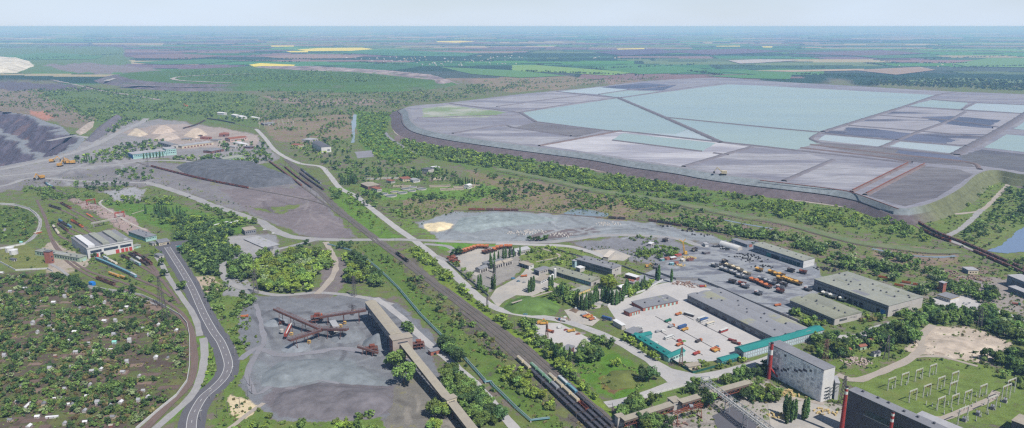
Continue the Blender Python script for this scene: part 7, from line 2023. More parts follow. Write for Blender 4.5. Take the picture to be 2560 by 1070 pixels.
# ---------------------------------------------------------------- trees and bushes
LEAFC = {'tree': (100,122,66),'lime': (120,138,62),'dark': (70,90,56),'poplar': (74,98,58),'bush': (106,122,68),'pale': (126,138,100),'brown': (116,108,74)}
def leaf_mat(name,attr):
 m, t, b = nodes_of(name)
 N, Lk = t.nodes, t.links
 N.remove(b)
 out = N['Material Output']
 if attr:
  a = N.new('ShaderNodeAttribute'); a.attribute_name = 'leaf'; src = a.outputs['Color']
 else:
  a = N.new('ShaderNodeRGB'); a.outputs[0].default_value = (*A(LEAFC[name[5:]],1.4),1); src = a.outputs[0]
 hs = N.new('ShaderNodeHueSaturation'); Lk.new(src,hs.inputs['Color'])
 geo = N.new('ShaderNodeNewGeometry')
 nz_ = N.new('ShaderNodeTexNoise'); nz_.inputs['Scale'].default_value = .35; nz_.inputs['Detail'].default_value = 3
 Lk.new(geo.outputs['Position'],nz_.inputs[0])
 r = N.new('ShaderNodeMapRange'); r.inputs[1].default_value = .3; r.inputs[2].default_value = .7; r.inputs[3].default_value = .62; r.inputs[4].default_value = 1.4
 Lk.new(nz_.outputs[0],r.inputs[0])
 if not attr:
  oi = N.new('ShaderNodeObjectInfo')
  r2 = N.new('ShaderNodeMapRange'); r2.inputs[3].default_value = .58; r2.inputs[4].default_value = 1.25; Lk.new(oi.outputs['Random'],r2.inputs[0])
  mm = N.new('ShaderNodeMath'); mm.operation = 'MULTIPLY'; Lk.new(r.outputs[0],mm.inputs[0]); Lk.new(r2.outputs[0],mm.inputs[1]); Lk.new(mm.outputs[0],hs.inputs['Value'])
  r3 = N.new('ShaderNodeMapRange'); r3.inputs[3].default_value = .475; r3.inputs[4].default_value = .515; Lk.new(oi.outputs['Random'],r3.inputs[0]); Lk.new(r3.outputs[0],hs.inputs['Hue'])
 else:
  Lk.new(r.outputs[0],hs.inputs['Value'])
 d = N.new('ShaderNodeBsdfDiffuse'); tl = N.new('ShaderNodeBsdfTranslucent'); mx = N.new('ShaderNodeMixShader'); mx.inputs[0].default_value = .25
 Lk.new(hs.outputs[0],d.inputs[0]); Lk.new(hs.outputs[0],tl.inputs[0]); Lk.new(d.outputs[0],mx.inputs[1]); Lk.new(tl.outputs[0],mx.inputs[2]); Lk.new(mx.outputs[0],out.inputs['Surface'])
 return m
m_bark = W('bark',(96,84,72),s1=.5,s2=3)
def crown_arrays(kind,n,seed,lsz):
 """leaf-clump quads spread through a lobed crown of unit height (z 0.16..1)"""
 r = np.random.default_rng(seed)
 if kind == 'poplar':
  lobes = [((0,0,.16 + .78 * i / 6),(.115 * (1 - abs(i - 2.2) / 6.5),) * 2 + (.14,)) for i in range(7)]
 elif kind == 'bush':
  lobes = [((r.uniform(-.35,.35),r.uniform(-.35,.35),r.uniform(.3,.55)),(r.uniform(.28,.42),) * 2 + (r.uniform(.26,.4),)) for _ in range(5)]
 else:
  lobes = [((0,0,.62),(.27,.27,.3))]
  for i in range(7):
   a = r.uniform(0,6.28); q = r.uniform(.12,.36)
   lobes.append(((q * math.cos(a),q * math.sin(a),r.uniform(.36,.82)),(r.uniform(.10,.22),) * 2 + (r.uniform(.10,.2),)))
 li = r.integers(0,len(lobes),n)
 C = np.array([lobes[i][0] for i in li]); S = np.array([lobes[i][1] for i in li])
 d = r.normal(size=(n,3)); d /= np.linalg.norm(d,axis=1)[:,None]
 rad = r.uniform(.62,1.05,n)[:,None]
 P = C + d * S * rad
 nrm = d + r.normal(size=(n,3)) * .55; nrm[:,2] += .25
 nrm /= np.linalg.norm(nrm,axis=1)[:,None]
 ref = np.tile([[.3,.2,.93]],(n,1)); ref += r.normal(size=(n,3)) * .5
 t1 = np.cross(nrm,ref); t1 /= np.linalg.norm(t1,axis=1)[:,None]
 t2 = np.cross(nrm,t1)
 s = lsz * r.uniform(.6,1.3,n)[:,None]
 V = np.stack([P - t1 * s - t2 * s * .7,P + t1 * s * .8 - t2 * s,P + t1 * s + t2 * s * .7,P - t1 * s * .7 + t2 * s],1)
 return V.reshape(-1,3)
def quads(nv): return np.arange(nv,dtype=np.int32).reshape(-1,4)
HI, TRK = {}, {}
for k in LEAFC:
 base = 'poplar' if k == 'poplar' else ('bush' if k in ('bush','brown') else 'tree')
 mt = leaf_mat('leaf_' + k,False)
 HI[k] = [npmesh('crown',crown_arrays(base,1000 if base == 'tree' else 700,100 + s * 7 + len(k),.034 if base == 'tree' else (.026 if base == 'poplar' else .062)),quads((1000 if base == 'tree' else 700) * 4),mt) for s in range(3)]
 mb = MB(); mb.cyl(0,0,0,.45,.028,.014,6)
 if base == 'tree':
  for a in (0,2.1,4.2): mb.bar((0,0,.34),(.16 * math.cos(a),.16 * math.sin(a),.62),.014)
 elif base == 'bush':
  for a in (.5,2.6,4.7): mb.bar((0,0,.05),(.25 * math.cos(a),.25 * math.sin(a),.4),.02)
 TRK[k] = mb.mesh('trunk',m_bark)
LOW = {b: {q: [crown_arrays(b,n,300 + s,sz) for s in range(5)] for q,n,sz in (('near',130 if b != 'poplar' else 100,{'tree': .068,'poplar': .05,'bush': .115}[b]),('far',30,{'tree': .14,'poplar': .10,'bush': .22}[b]))} for b in ('tree','poplar','bush')}

TREES = []     # x, y, height, width factor, kind, label
KL = [(np.array([(p.x,p.y) for p in L]),w) for L,w in KEEP_LINES]
KP = [([(p.x,p.y) for p in P],min(p.x for p in P),max(p.x for p in P),min(p.y for p in P),max(p.y for p in P)) for P in KEEP_POLYS]
def allowed(x,y):
 ok = np.ones(len(x),bool)
 for P, w in KL:
  b = (x > P[:,0].min() - w) & (x < P[:,0].max() + w) & (y > P[:,1].min() - w) & (y < P[:,1].max() + w) & ok
  if b.any():
   i = np.where(b)[0]
   ok[i[segdist(x[i],y[i],P.tolist(),False) < w]] = False
 for P, x0, x1, y0, y1 in KP:
  b = (x > x0) & (x < x1) & (y > y0) & (y < y1) & ok
  if b.any():
   i = np.where(b)[0]
   ok[i[inpoly(x[i],y[i],P)]] = False
 return ok
def wood(poly,n,mix,h0,h1,label,clump=0.0,free=False,csz=40.0):
 Pg = [(p.x,p.y) for p in GL(poly)]
 xs, ys = [p[0] for p in Pg], [p[1] for p in Pg]
 X, Y = np.zeros(0), np.zeros(0)
 it = 0
 while len(X) < n and it < 60:
  it += 1
  x, y = rng.uniform(min(xs),max(xs),n * 3), rng.uniform(min(ys),max(ys),n * 3)
  k = inpoly(x,y,Pg)
  if clump: k &= fbm(x / csz,y / csz,77,3) > clump
  x, y = x[k], y[k]
  if not free and len(x):
   k = allowed(x,y); x, y = x[k], y[k]
  X, Y = np.concatenate([X,x]), np.concatenate([Y,y])
 X, Y = X[:n], Y[:n]
 ks = list(mix.keys()); pr = np.array([mix[k] for k in ks],float); pr /= pr.sum()
 kk = rng.choice(len(ks),len(X),p=pr)
 hh = h0 * .55 + (h1 - h0 * .55) * rng.beta(1.7,2.0,len(X))
 for x, y, k, h in zip(X,Y,kk,hh):
  kd = ks[k]
  if kd in ('bush','brown'): h *= .5
  if kd == 'poplar': h *= 1.45
  TREES.append((x,y,h,kd,label))
def tree(u,v,kind,h,label):
 p = G(u,v); TREES.append((p.x,p.y,h,kind,label))
T1 = {'tree': 6,'dark': 3,'lime': 2,'bush': 2}
# foreground and middle ground, named by what they stand beside
wood([(640,668),(660,642),(720,632),(790,640),(800,660),(798,700),(775,728),(700,738),(650,732),(640,705)],235,{'lime': 8,'tree': 5,'pale': 1},13,17,'tree in the dense grove above the gravel yard')
wood([(796,640),(832,632),(838,650),(826,674),(800,676)],36,{'lime': 5,'tree': 3},12,15,'tree in the small grove lobe by the dirt track')
wood([(576,668),(610,650),(645,655),(648,690),(620,712),(580,700)],50,{'dark': 5,'tree': 4,'lime': 1},11,16,'dark tree left of the dense grove')
wood([(864,650),(880,636),(905,645),(930,680),(950,700),(960,730),(940,722),(900,712),(866,708)],70,{'lime': 4,'tree': 5,'dark': 3},12,16,'tree in the grove beside the teal pipes')
wood([(742,618),(770,605),(780,615),(752,628)],5,{'dark': 4,'tree': 2},9,13,'tree by the crossroads pale yard')
for u, v in [(848,622),(862,620),(878,620)]: tree(u,v,'dark',13,'round tree standing at the railway crossing')
for u, v, k, h in [(985,925,'tree',19),(1000,915,'dark',15),(1010,962,'tree',22),(978,918,'tree',14)]: tree(u,v,k,h,'broad tree left of the long gallery')
for u, v, k, h in [(1086,1038,'tree',16),(1102,1045,'tree',14),(1112,1040,'lime',12),(1090,1078,'lime',12),(1074,1082,'tree',10)]: tree(u,v,k,h,'tree under the lower gallery')
wood([(1098,870),(1112,864),(1150,905),(1150,930),(1118,912)],30,{'dark': 5,'tree': 3},12,15,'dark tree along the lane behind the transfer tower')
wood([(1120,925),(1160,935),(1190,960),(1180,975),(1130,955)],18,{'dark': 3,'tree': 5},9,14,'tree along the lane right of the gallery')
wood([(1112,955),(1150,955),(1230,1030),(1240,1075),(1180,1078),(1130,1010)],70,{'tree': 6,'dark': 3,'bush': 1},11,16,'tree beside the lower lane and gallery')
wood([(1190,975),(1235,1000),(1262,1050),(1235,1060),(1195,1010)],24,{'tree': 6,'dark': 3},11,16,'tall tree beside the lower lane')
wood([(985,770),(1000,775),(1050,835),(1030,838),(990,795)],8,{'dark': 6,'tree': 2},8,12,'small tree on the lane behind the shed')
wood([(1240,930),(1300,920),(1360,985),(1390,1030),(1340,1010),(1270,965)],60,{'lime': 6,'tree': 4,'bush': 5},7,12,'yellow green tree on the railway slope')
wood([(960,612),(1030,660),(1160,770),(1280,880),(1400,1000),(1370,1030),(1250,930),(1130,820),(1000,700),(930,650)],110,{'bush': 6,'brown': 5,'tree': 2,'dark': 2},5,10,'bush on the left slope of the main railway',.52,False,22)
wood([(1020,625),(1048,622),(1200,762),(1250,800),(1350,870),(1440,950),(1545,1050),(1530,1070),(1400,945),(1250,830),(1100,700)],170,{'lime': 5,'bush': 6,'tree': 3},6,11,'lime green bush on the right slope of the main railway',.38,False,18)
wood([(1300,800),(1345,820),(1400,875),(1440,925),(1480,985),(1440,960),(1360,895),(1310,835)],50,{'tree': 6,'dark': 3,'lime': 3},8,13,'tree between the railway and the lawn')
wood([(1440,880),(1500,855),(1540,870),(1500,905),(1450,920)],30,{'tree': 5,'pale': 2,'dark': 2},9,14,'tree at the top of the big lawn')
for u, v in [(1532,918),(1540,915),(1548,912)]: tree(u,v,'lime',8,'bright small tree on the big lawn')
for u, v, h in [(1610,955,15),(1622,955,16),(1632,950,14)]: tree(u,v,'dark',h,'dark round tree at the lawn corner by the junction')
for u, v in [(1382,898),(1388,900),(1394,905),(1410,908),(1424,912),(1378,890)]: tree(u,v,'poplar',16,'poplar in the row by the lawn office')
wood([(1330,812),(1350,806),(1352,830),(1336,838)],6,{'tree': 3,'dark': 2},8,12,'tree on the verge by the red mast')
wood([(1478,848),(1500,850),(1510,862),(1486,862)],7,{'tree': 3,'bush': 3},7,11,'tree on the roadside by the yellow van')
for u, v in [(1562,850),(1570,856),(1580,858),(1588,866),(1598,872),(1622,893),(1632,897),(1640,902),(1610,884)]: tree(u,v,'lime',8.5,'rounded lime hedge tree along the teal block')
wood([(1705,912),(1760,908),(1775,915),(1735,930)],12,{'lime': 3,'bush': 4,'tree': 2},5,8,'shrub in the lodge garden')
wood([(1740,935),(1870,900),(1890,905),(1760,945)],14,{'bush': 5,'lime': 2},4,7,'roadside shrub below the green fence')
wood([(1540,1040),(1590,1005),(1640,1000),(1640,1030),(1570,1058)],22,{'tree': 5,'dark': 3},10,15,'tree left of the trussed gallery')
wood([(1600,1068),(1640,1055),(1680,1065),(1670,1090),(1610,1090)],18,{'tree': 5,'dark': 3},10,15,'tree below the trussed gallery')
wood([(1700,988),(1730,965),(1760,960),(1740,985)],8,{'tree': 4,'dark': 3},8,13,'tree behind the middle trussed gallery')
for u, v, k, h in [(1758,1022,'dark',17),(1768,1020,'tree',15),(1750,1018,'tree',13)]: tree(u,v,k,h,'dark tree in front of the trussed gallery')
wood([(1800,960),(1880,930),(1900,940),(1850,970)],16,{'tree': 5,'dark': 4},8,14,'tree at the boiler house lane')
wood([(1840,990),(1890,960),(1925,975),(1900,1010),(1860,1010)],20,{'tree': 5,'dark': 4,'lime': 1},8,14,'tree in the hollow before the boiler house')
wood([(1895,925),(1918,900),(1922,930),(1905,945)],9,{'dark': 6},8,12,'dark tree at the boiler house corner')
for u, v in [(1962,1040),(1970,1048),(1978,1056),(1986,1050),(2008,1050),(2016,1046),(1966,1060)]: tree(u,v,'poplar',18,'tall poplar before the boiler house')
wood([(1905,985),(1935,975),(1950,1010),(1925,1020)],9,{'tree': 5,'lime': 3},7,11,'tree by the sunken lot')
# east of the boiler house
wood([(2010,850),(2080,835),(2130,850),(2160,870),(2130,895),(2060,905),(2025,885)],60,{'tree': 6,'dark': 5,'bush': 2},9,14,'tree behind the boiler house')
wood([(2140,840),(2190,830),(2240,860),(2260,885),(2200,880),(2150,865)],40,{'tree': 6,'dark': 5},9,14,'tree by the weedy lot')
wood([(2195,830),(2240,805),(2300,800),(2310,830),(2290,860),(2230,860)],50,{'tree': 6,'dark': 5},11,17,'tree left of the pale rubble field')
wood([(2310,790),(2350,772),(2450,775),(2520,800),(2560,815),(2600,870),(2540,862),(2450,822),(2380,812),(2320,812)],130,{'tree': 7,'dark': 4,'pale': 2},10,16,'tree above the pale rubble field')
wood([(2440,905),(2500,890),(2620,880),(2650,1000),(2560,975),(2480,930)],70,{'dark': 6,'tree': 5,'bush': 3},9,14,'tree between rubble field and switchyard')
wood([(2060,660),(2110,672),(2260,712),(2300,740),(2340,730),(2380,700),(2300,670),(2180,650),(2080,640)],150,{'tree': 6,'pale': 2,'dark': 3,'bush': 3},8,14,'tree behind the great hall',.35)
wood([(2360,715),(2420,712),(2480,725),(2500,760),(2440,760),(2380,735)],60,{'tree': 6,'dark': 4},9,14,'tree beside the brick tower')
wood([(2320,760),(2340,752),(2345,770),(2325,775)],6,{'dark': 4},7,10,'tree at the great hall end wall')
wood([(2150,800),(2180,790),(2210,800),(2160,812)],14,{'tree': 4,'brown': 3,'lime': 2},7,11,'tree between the twin hall and the road')
wood([(1930,780),(1965,772),(2010,795),(2060,815),(2040,825),(1970,800)],40,{'lime': 4,'tree': 5,'bush': 3},7,11,'tree between the warehouse and the twin hall')
wood([(2240,790),(2290,780),(2300,792),(2250,803)],12,{'dark': 4,'tree': 3},7,11,'tree before the great hall corner')
# centre court
for i in range(26):
 u = 1440 + i * 5.2 + random.uniform(-2,2); v = 765 + 12 * math.sin(i * .4) - max(0,i - 12) * 1.9
 tree(u,v,'poplar',random.uniform(13,19),'poplar in the long screen below the workshop court')
for u, v in [(1202,722),(1196,725),(1230,722),(1236,724),(1328,730),(1334,728),(1322,732),(1374,728),(1380,726),(1400,742),(1406,744),(1236,660),(1246,656),(1258,650),(1264,646),(1274,645),(1284,643),(1300,640),(1226,664),(1640,700),(1646,702),(1678,706),(1610,720),(1604,724),(1236,682),(1228,672)]: tree(u,v,'poplar',random.uniform(13,18),'poplar standing in the workshop court')
for u, v, h in [(1512,722,16),(1524,720,17),(1530,726,14),(1518,714,15)]: tree(u,v,'lime',h,'big lime green tree beside the grey hall')
wood([(1370,735),(1400,715),(1460,735),(1520,760),(1490,775),(1420,770),(1380,752)],60,{'tree': 6,'lime': 3,'bush': 4,'dark': 2},6,12,'tree in the court gardens')
wood([(1560,735),(1600,710),(1660,700),(1640,725),(1580,750)],34,{'tree': 5,'lime': 4},7,12,'tree by the court wall')
wood([(1305,618),(1380,618),(1440,645),(1420,665),(1340,655),(1300,640)],60,{'bush': 6,'tree': 4,'lime': 2},5,9,'garden tree north of the court')
wood([(1130,650),(1180,690),(1230,735),(1220,740),(1170,700),(1125,660)],24,{'bush': 5,'tree': 4},6,10,'tree along the court wall')
wood([(1580,635),(1620,620),(1690,628),(1700,640),(1640,650),(1600,645)],60,{'tree': 6,'lime': 2,'bush': 3},7,11,'tree in the truck yard scrub')
wood([(1570,596),(1620,592),(1650,610),(1610,618)],20,{'tree': 5,'bush': 4},6,9,'shrub in the truck yard scrub')
for u, v in [(1140,640),(1144,638)]: tree(u,v,'dark',13,'dark tree on the small lawn by the curved truck row')
wood([(1320,600),(1365,598),(1366,604),(1325,606)],8,{'dark': 4,'tree': 2},7,11,'tree on the storage road bend')
# depot and left
wood([(440,592),(500,570),(560,580),(620,600),(600,640),(545,690),(505,690),(468,650),(445,622)],290,{'dark': 7,'tree': 4,'lime': 1},11,15,'dark tree in the wood beside the asphalt road')
wood([(400,560),(440,545),(600,545),(640,560),(560,580),(450,585)],110,{'tree': 6,'lime': 3,'dark': 3,'bush': 2},8,13,'tree by the covered walkways')
wood([(270,500),(430,497),(432,512),(275,514)],40,{'tree': 6,'lime': 4},9,13,'tree in the row above the depot lawn',.3)
for u, v in [(388,535),(394,536),(400,538),(406,536),(412,540),(418,542),(365,535),(434,538),(444,540),(452,545),(458,547),(425,544),(398,545),(410,548)]: tree(u,v,'poplar',random.uniform(13,18),'poplar on the depot lawn')
wood([(380,540),(460,540),(470,560),(400,562)],30,{'tree': 5,'dark': 4},8,12,'tree under the lawn poplars')
wood([(480,500),(560,520),(620,545),(600,550),(500,525)],40,{'tree': 5,'bush': 4},7,11,'tree along the diagonal gravel road',.35)
wood([(60,470),(130,475),(230,490),(270,500),(200,500),(110,500),(60,490)],70,{'tree': 6,'bush': 5},7,12,'tree above the depot sidings',.35)
wood([(170,460),(260,455),(330,462),(310,478),(200,480)],40,{'tree': 6,'dark': 3},7,12,'tree by the western gravel road',.3)
wood([(290,425),(360,420),(400,440),(370,455),(300,450)],40,{'tree': 5,'dark': 4,'bush': 3},7,12,'tree left of the ore train',.3)
wood([(100,520),(180,540),(300,640),(420,720),(480,790),(430,760),(330,720),(200,660),(110,560)],70,{'bush': 6,'tree': 3},4,9,'bush among the depot tracks',.45,False,20)
for u, v, k, h in [(322,672,'dark',12),(328,668,'dark',11),(404,664,'tree',13),(410,690,'dark',12),(385,640,'tree',11),(455,725,'tree',12),(458,720,'dark',11),(330,735,'dark',12),(302,738,'dark',12),(185,712,'dark',15),(190,720,'dark',14),(236,645,'dark',8)]: tree(u,v,k,h,'lone tree beside the depot tracks')
wood([(500,700),(545,700),(640,755),(600,790),(560,800),(530,770)],60,{'tree': 5,'bush': 4,'dark': 2},6,11,'tree on the slope right of the asphalt road',.35)
wood([(565,810),(630,790),(650,870),(600,900),(585,850)],26,{'bush': 5,'tree': 2},4,8,'bush at the gravel yard edge',.4)
wood([(500,850),(528,845),(536,930),(500,985),(470,1010),(500,930)],30,{'bush': 6,'lime': 2},3,7,'bush on the strip by the asphalt road',.35)
wood([(620,1000),(700,1055),(860,1050),(960,1040),(960,1090),(560,1090)],50,{'bush': 5,'tree': 3,'lime': 2},5,10,'bush at the bottom edge below the stockpiles',.35)
# allotments
wood([(-40,690),(150,692),(330,745),(400,765),(445,797),(466,850),(466,945),(430,988),(350,1060),(-30,1090)],2300,{'bush': 6,'tree': 6,'brown': 8,'pale': 1,'dark': 8},4,8.5,'fruit tree in the allotment gardens',.40,False,30)
wood([(-40,515),(70,522),(94,545),(94,580),(60,604),(-40,618)],170,{'tree': 6,'brown': 4,'bush': 6,'dark': 2},5,9,'tree in the walled plots at the left edge')
wood([(120,690),(190,690),(200,715),(330,738),(400,758),(380,765),(300,750),(170,715)],60,{'dark': 4,'tree': 5,'bush': 4},5,10,'tree along the allotment wall')
wood([(0,640),(110,640),(110,670),(20,672)],16,{'bush': 5,'tree': 3},4,8,'bush on the tank lawn')
# sewage works
wood([(845,440),(900,425),(1000,425),(1080,420),(1160,440),(1150,460),(1080,452),(960,448),(880,462),(850,455)],130,{'dark': 5,'tree': 6},8,13,'tree behind the sewage works',.3)
for i in range(44):
 u, v = [(852 + (i % 9) * 5,458 + (i // 9) * 2),(960 + i * 3,452 - i * .3),(1100 + (i - 22) * 4,462)][0 if i < 18 else (1 if i < 32 else 2)]
 tree(u + random.uniform(-3,3),v + random.uniform(-3,3),'poplar',random.uniform(11,16),'poplar in the sewage works')
wood([(900,480),(950,485),(955,515),(925,520),(905,500)],22,{'dark': 6,'tree': 3},9,13,'dark tree at the road by the sewage works')
wood([(1030,490),(1100,485),(1120,500),(1060,510),(1030,505)],30,{'tree': 6,'dark': 3},8,12,'tree below the settling tanks')
wood([(1130,500),(1200,478),(1280,480),(1260,500),(1160,515),(1100,530)],60,{'tree': 6,'bush': 5,'dark': 2},7,11,'tree on the heath below the sludge beds',.3)
wood([(960,510),(1060,520),(1140,535),(1060,550),(990,545)],60,{'bush': 6,'tree': 5},6,10,'shrub on the heath by the main road',.3)
wood([(820,470),(870,478),(960,570),(990,585),(950,590),(870,530)],34,{'tree': 5,'bush': 5,'lime': 2},6,11,'tree on the verge left of the main road',.35)
for u, v in [(893,500),(915,515),(850,490),(838,498)]: tree(u,v,'dark',13,'dark tree beside the main road')
wood([(820,480),(850,478),(850,500),(825,500)],12,{'tree': 4,'lime': 3},9,12,'tree by the upper main road verge')
# north-west belt
wood([(185,395),(240,385),(320,358),(410,352),(412,372),(330,385),(330,398),(230,412),(190,408)],170,{'tree': 7,'dark': 4,'lime': 2},9,13,'tree in the belt beside the teal workshop')
for u, v in [(212,404),(218,405),(224,404),(230,406),(360,398),(368,397),(376,396),(384,395),(392,394),(400,394),(408,393)]: tree(u,v,'poplar',14,'poplar before the teal workshop')
wood([(430,395),(560,388),(660,380),(690,400),(640,412),(540,408),(440,402)],170,{'tree': 6,'dark': 4,'lime': 2},8,12,'tree above the ore stockpile',.25)
wood([(540,360),(640,350),(680,370),(650,385),(560,380)],70,{'dark': 5,'tree': 5},8,12,'tree in the north-west yard')
wood([(720,360),(790,345),(860,350),(890,380),(860,410),(800,405),(740,395)],120,{'tree': 6,'dark': 4,'lime': 2},8,12,'tree round the white hall',.25)
wood([(790,400),(900,400),(1000,415),(980,432),(860,432),(820,425)],110,{'tree': 6,'dark': 4,'bush': 3},7,12,'tree between white hall and sewage works',.3)
# masses farther out
F1 = {'tree': 6,'dark': 3,'lime': 2,'bush': 2}
far_lb = 'far scrub'
wood([(60,225),(200,220),(340,228),(640,238),(760,285),(640,312),(470,290),(420,300),(300,318),(190,295),(120,260)],2300,F1,7,12,far_lb,.42,False,90)
wood([(-30,228),(120,228),(230,290),(215,322),(150,300),(60,272),(-30,262)],420,{'bush': 5,'tree': 4,'dark': 3},7,11,far_lb,.46,False,60)
wood([(240,320),(300,300),(330,305),(280,335),(262,340)],90,F1,7,12,far_lb)
wood([(640,225),(900,232),(1080,225),(1200,210),(1330,206),(1290,226),(1100,255),(1000,268),(990,285),(880,285),(760,290)],1700,F1,7,12,far_lb,.45,False,90)
wood([(640,290),(880,285),(885,345),(800,350),(700,335)],420,F1,6,10,far_lb,.5,False,50)
wood([(895,284),(980,282),(962,335),(1010,370),(1050,392),(1010,418),(950,400),(900,355)],720,{'tree': 6,'lime': 5,'dark': 1},8,11,'green belt')
wood([(1000,350),(1100,368),(1300,398),(1600,450),(1780,480),(1900,496),(2010,514),(1990,545),(1900,530),(1780,512),(1560,482),(1290,432),(1100,400),(1020,385)],1900,{'tree': 7,'lime': 5,'dark': 2,'bush': 3},8,12,'green belt',.40,False,60)
wood([(1180,425),(1400,470),(1620,500),(1800,540),(1900,560),(1780,565),(1600,550),(1480,530),(1300,520),(1200,480)],380,{'tree': 6,'bush': 5,'dark': 4},6,11,'heath scrub',.52,False,40)
wood([(1430,488),(1560,492),(1700,520),(1670,534),(1500,512)],130,{'tree': 6,'lime': 3},7,11,'heath scrub')
wood([(1640,555),(1760,560),(1900,580),(2050,610),(2240,640),(2330,660),(2200,680),(2060,640),(1900,600),(1760,580)],420,{'tree': 6,'bush': 4,'dark': 3,'pale': 1},7,13,'heath scrub',.42,False,40)
wood([(1900,500),(2040,520),(2240,545),(2330,600),(2310,615),(2200,600),(2060,570),(1940,545)],330,{'tree': 6,'lime': 3,'bush': 4},7,12,'heath scrub',.42,False,45)
wood([(2020,500),(2200,520),(2300,530),(2400,480),(2460,435),(2500,440),(2470,500),(2400,525),(2300,545),(2100,530)],130,{'bush': 6,'tree': 4,'lime': 2},5,10,'dam foot scrub',.45,False,30)
wood([(2470,520),(2520,470),(2700,450),(2700,560),(2560,560),(2500,590),(2440,610),(2400,600),(2430,565)],330,{'tree': 6,'dark': 4,'bush': 3},7,12,'eastern scrub',.35,False,40)
wood([(2420,640),(2560,650),(2700,690),(2560,692),(2480,665)],60,{'tree': 5,'bush': 4},6,10,'eastern scrub',.35,False,40)
wood([(1210,200),(1500,196),(1700,190),(1640,198),(1500,210),(1290,228),(1200,232)],420,{'tree': 5,'bush': 4},8,12,'far scrub',.5,False,80)
wood([(2135,212),(2200,200),(2300,197),(2560,202),(2800,205),(2800,240),(2560,228),(2358,220)],1500,{'dark': 9,'tree': 1},13,18,'pine wood')
dumpP = [(420,196),(520,188),(660,186),(800,188),(940,198),(1010,206),(960,216),(820,222),(640,216),(520,216)]
pts_before = len(TREES)
wood(dumpP,1100,{'tree': 6,'lime': 3,'dark': 2},7,12,'dump top wood',.3,True,120)
for i in range(pts_before,len(TREES)):
 x, y, h, k, l = TREES[i]; TREES[i] = (x,y,h,k,'dump top wood')
# shelter belts and hedgerow trees across the far fields
for a, b, n in [((900,156),(1010,162),60),((560,150),(760,157),70),((700,147),(900,150),60),((1480,173),(1740,162),70),((1310,178),(1600,190),80),((1720,178),(1800,188),40),((2000,186),(2240,196),70),((2160,160),(2420,158),60),((400,148),(560,146),50),((1260,140),(1350,128),50),((760,136),(1180,136),80),((1600,140),(1960,136),80),((0,152),(300,136),60),((2380,170),(2560,165),50),((1820,166),(2100,170),60),((2300,150),(2520,140),50)]:
 pa, pb = G(*a), G(*b)
 for i in range(n):
  p = pa.lerp(pb,random.random()); TREES.append((p.x + random.uniform(-25,25),p.y + random.uniform(-25,25),random.uniform(9,16),'dark','field belt'))

# low weeds and saplings scattered over every grassy patch
def weeds(poly,n,cl,mix={'bush': 6,'brown': 2,'dark': 1},h0=1.6,h1=4.5): wood(poly,n,mix,h0,h1,'weeds',cl,False,14)
weeds([(-40,680),(470,800),(470,960),(340,1075),(-40,1090)],1500,.35)
weeds([(480,640),(620,640),(640,760),(600,900),(640,1060),(480,1090),(560,930),(560,830)],500,.4)
weeds([(880,600),(1020,610),(1250,800),(1420,960),(1560,1080),(1300,1080),(1080,830),(900,640)],800,.42)
weeds([(1420,860),(1640,940),(1560,1000),(1460,960)],160,.5)
weeds([(1290,610),(1640,620),(1660,700),(1440,770),(1300,720)],500,.4)
weeds([(2060,690),(2600,740),(2600,960),(2440,920),(2100,960),(2000,880)],1100,.4)
weeds([(1100,470),(1640,510),(2000,560),(2400,640),(2600,700),(2300,740),(2060,660),(1700,560),(1300,525),(1000,545)],2200,.42)
weeds([(820,440),(1000,430),(1200,470),(1060,560),(1000,590),(860,520)],900,.42)
weeds([(1000,345),(1300,392),(1900,490),(2420,540),(2500,440),(2600,520),(2440,640),(1900,550),(1290,440)],1500,.42,h0=3,h1=6)
weeds([(60,450),(370,430),(640,520),(620,600),(420,640),(330,740),(100,640),(90,500)],1200,.42)
weeds([(1540,1000),(1900,905),(2110,1000),(2100,1090),(1560,1090)],500,.42)

# split: the largest become single trees, the rest are masses
def gsurf(x,y,l):
 return 0.0
info = []
for i, (x,y,h,k,l) in enumerate(TREES):
 u, v = PX(x,y,0)
 dep = y * CP + CAMH * SP
 info.append((h * FPX / dep if (-10 < u < 2570 and v < 1085) else 0))
order = np.argsort(-np.array(info))
lim = {'tree': 360,'bush': 230,'poplar': 170}
used = {'tree': 0,'bush': 0,'poplar': 0}
MASS = {'far scrub','green belt','heath scrub','dam foot scrub','eastern scrub','pine wood','dump top wood','field belt','weeds'}
rest, SING = [], []
ADJ = {'tree': 'leafy green','lime': 'lime green','dark': 'dark green','poplar': 'tall narrow','bush': 'low rounded','pale': 'pale silvery','brown': 'brownish budding'}
for i in order:
 x, y, h, k, l = TREES[i]
 fam = 'poplar' if k == 'poplar' else ('bush' if k in ('bush','brown') else 'tree')
 if l in MASS or used[fam] >= lim[fam] or info[i] <= 0:
  rest.append(TREES[i]); continue
 used[fam] += 1
 nm = {'poplar': 'poplar_tree','bush': 'shrub','tree': 'broadleaf_tree'}[fam]
 lb = l
 if fam == 'bush': lb = l.replace('fruit tree','shrub').replace('tree','shrub').replace('bush','shrub')
 first = lb.split()[0]
 adj = ADJ[k] if first not in ('dark','lime','yellow','tall','big','bright','rounded') else ADJ[k].split()[0] if ADJ[k].split()[0] != first else ''
 lb = (adj + ' ' + lb).strip()
 s = h * random.uniform(.92,1.08)
 SING += [place([('trunk',TRK[k]),('crown',HI[k][int(rng.integers(0,3))])],nm,lb,'shrub' if fam == 'bush' else 'tree',(x,y,0),random.uniform(0,6.28),lb + 's',(s * random.uniform(.85,1.4),s * random.uniform(.85,1.3),s))]
number_left(SING)
m_leafA = leaf_mat('leaf_mass',True)
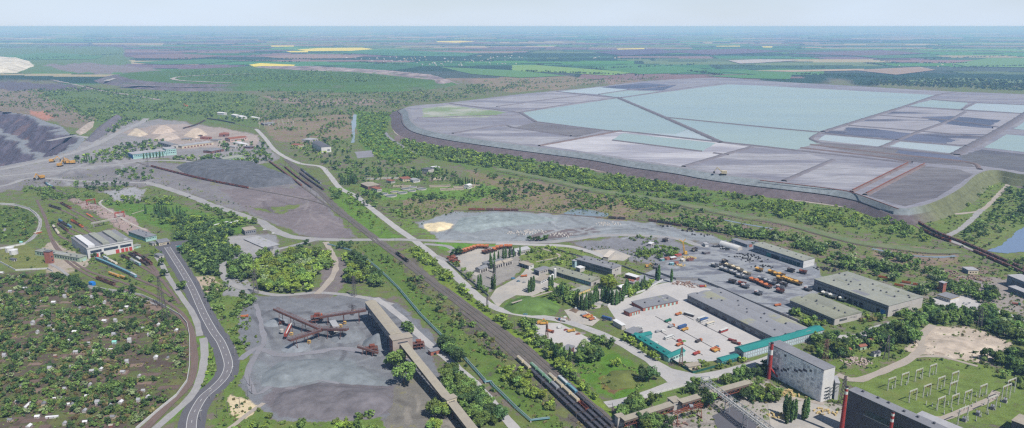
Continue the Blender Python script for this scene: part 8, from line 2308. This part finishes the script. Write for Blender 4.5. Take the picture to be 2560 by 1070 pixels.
def mass(name,items):
 Vs, Cs = [], []
 for x, y, h, k, l in items:
  b = 'poplar' if k == 'poplar' else ('bush' if k in ('bush','brown') else 'tree')
  T = LOW[b]['near' if (y < 1500 and l != 'weeds') else 'far'][int(rng.integers(0,5))]
  a = rng.uniform(0,6.28); c, s = math.cos(a), math.sin(a)
  w = h * rng.uniform(.85,1.45)
  z0 = 0.0
  if l == 'dump top wood':
   z0 = float(dump_z(np.array([x]),np.array([y]),sdist(np.array([x]),np.array([y]),DUMPG))[0])
  V = np.empty_like(T)
  V[:,0] = (T[:,0] * c - T[:,1] * s) * w + x; V[:,1] = (T[:,0] * s + T[:,1] * c) * w + y; V[:,2] = T[:,2] * h + z0 - (.08 * h if b == 'tree' else 0)
  Vs.append(V)
  col = np.array(A(LEAFC[k],1.4)) * rng.uniform(.6,1.2)
  Cs.append(np.tile(col,(len(T),1)))
 V = np.concatenate(Vs); C = np.concatenate(Cs)
 me = npmesh(name,V,quads(len(V)),m_leafA)
 ca = me.color_attributes.new('leaf','FLOAT_COLOR','POINT')
 buf = np.ones((len(V),4),np.float32); buf[:,:3] = C
 ca.data.foreach_set('color',buf.ravel())
 return struct(name,me,'stuff')
DUMPG = [(p.x,p.y) for p in GL(dump)]
by = {}
for t_ in rest: by.setdefault(t_[4] if t_[4] in MASS else 'undergrowth',[]).append(t_)
for l, it in by.items(): mass({'far scrub': 'far_woodland','green belt': 'green_belt_woodland','heath scrub': 'heath_scrub','dam foot scrub': 'dam_foot_scrub','eastern scrub': 'eastern_woodland','pine wood': 'pine_forest','dump top wood': 'dump_top_woodland','field belt': 'shelter_belt_woods','weeds': 'weeds'}.get(l,'undergrowth'),it)
# ---------------------------------------------------------------- haze: one even body of air over the whole plain
hm = bpy.data.materials.new('haze_air')
hm.use_nodes = True
ht = hm.node_tree
ht.nodes.clear()
pv = ht.nodes.new('ShaderNodeVolumePrincipled')
pv.inputs['Color'].default_value = (0.34,0.59,1.0,1)
pv.inputs['Density'].default_value = HAZE_D
pv.inputs['Absorption Color'].default_value = (.4,.4,.4,1)
pv.inputs['Anisotropy'].default_value = 0.0
ho = ht.nodes.new('ShaderNodeOutputMaterial')
ht.links.new(pv.outputs[0],ho.inputs['Volume'])
hb = MB().box(-170000,170000,-6000,170000,-135,306,True,True)
hz = link('haze',hb.mesh('haze',hm))
hz['kind'] = 'stuff'
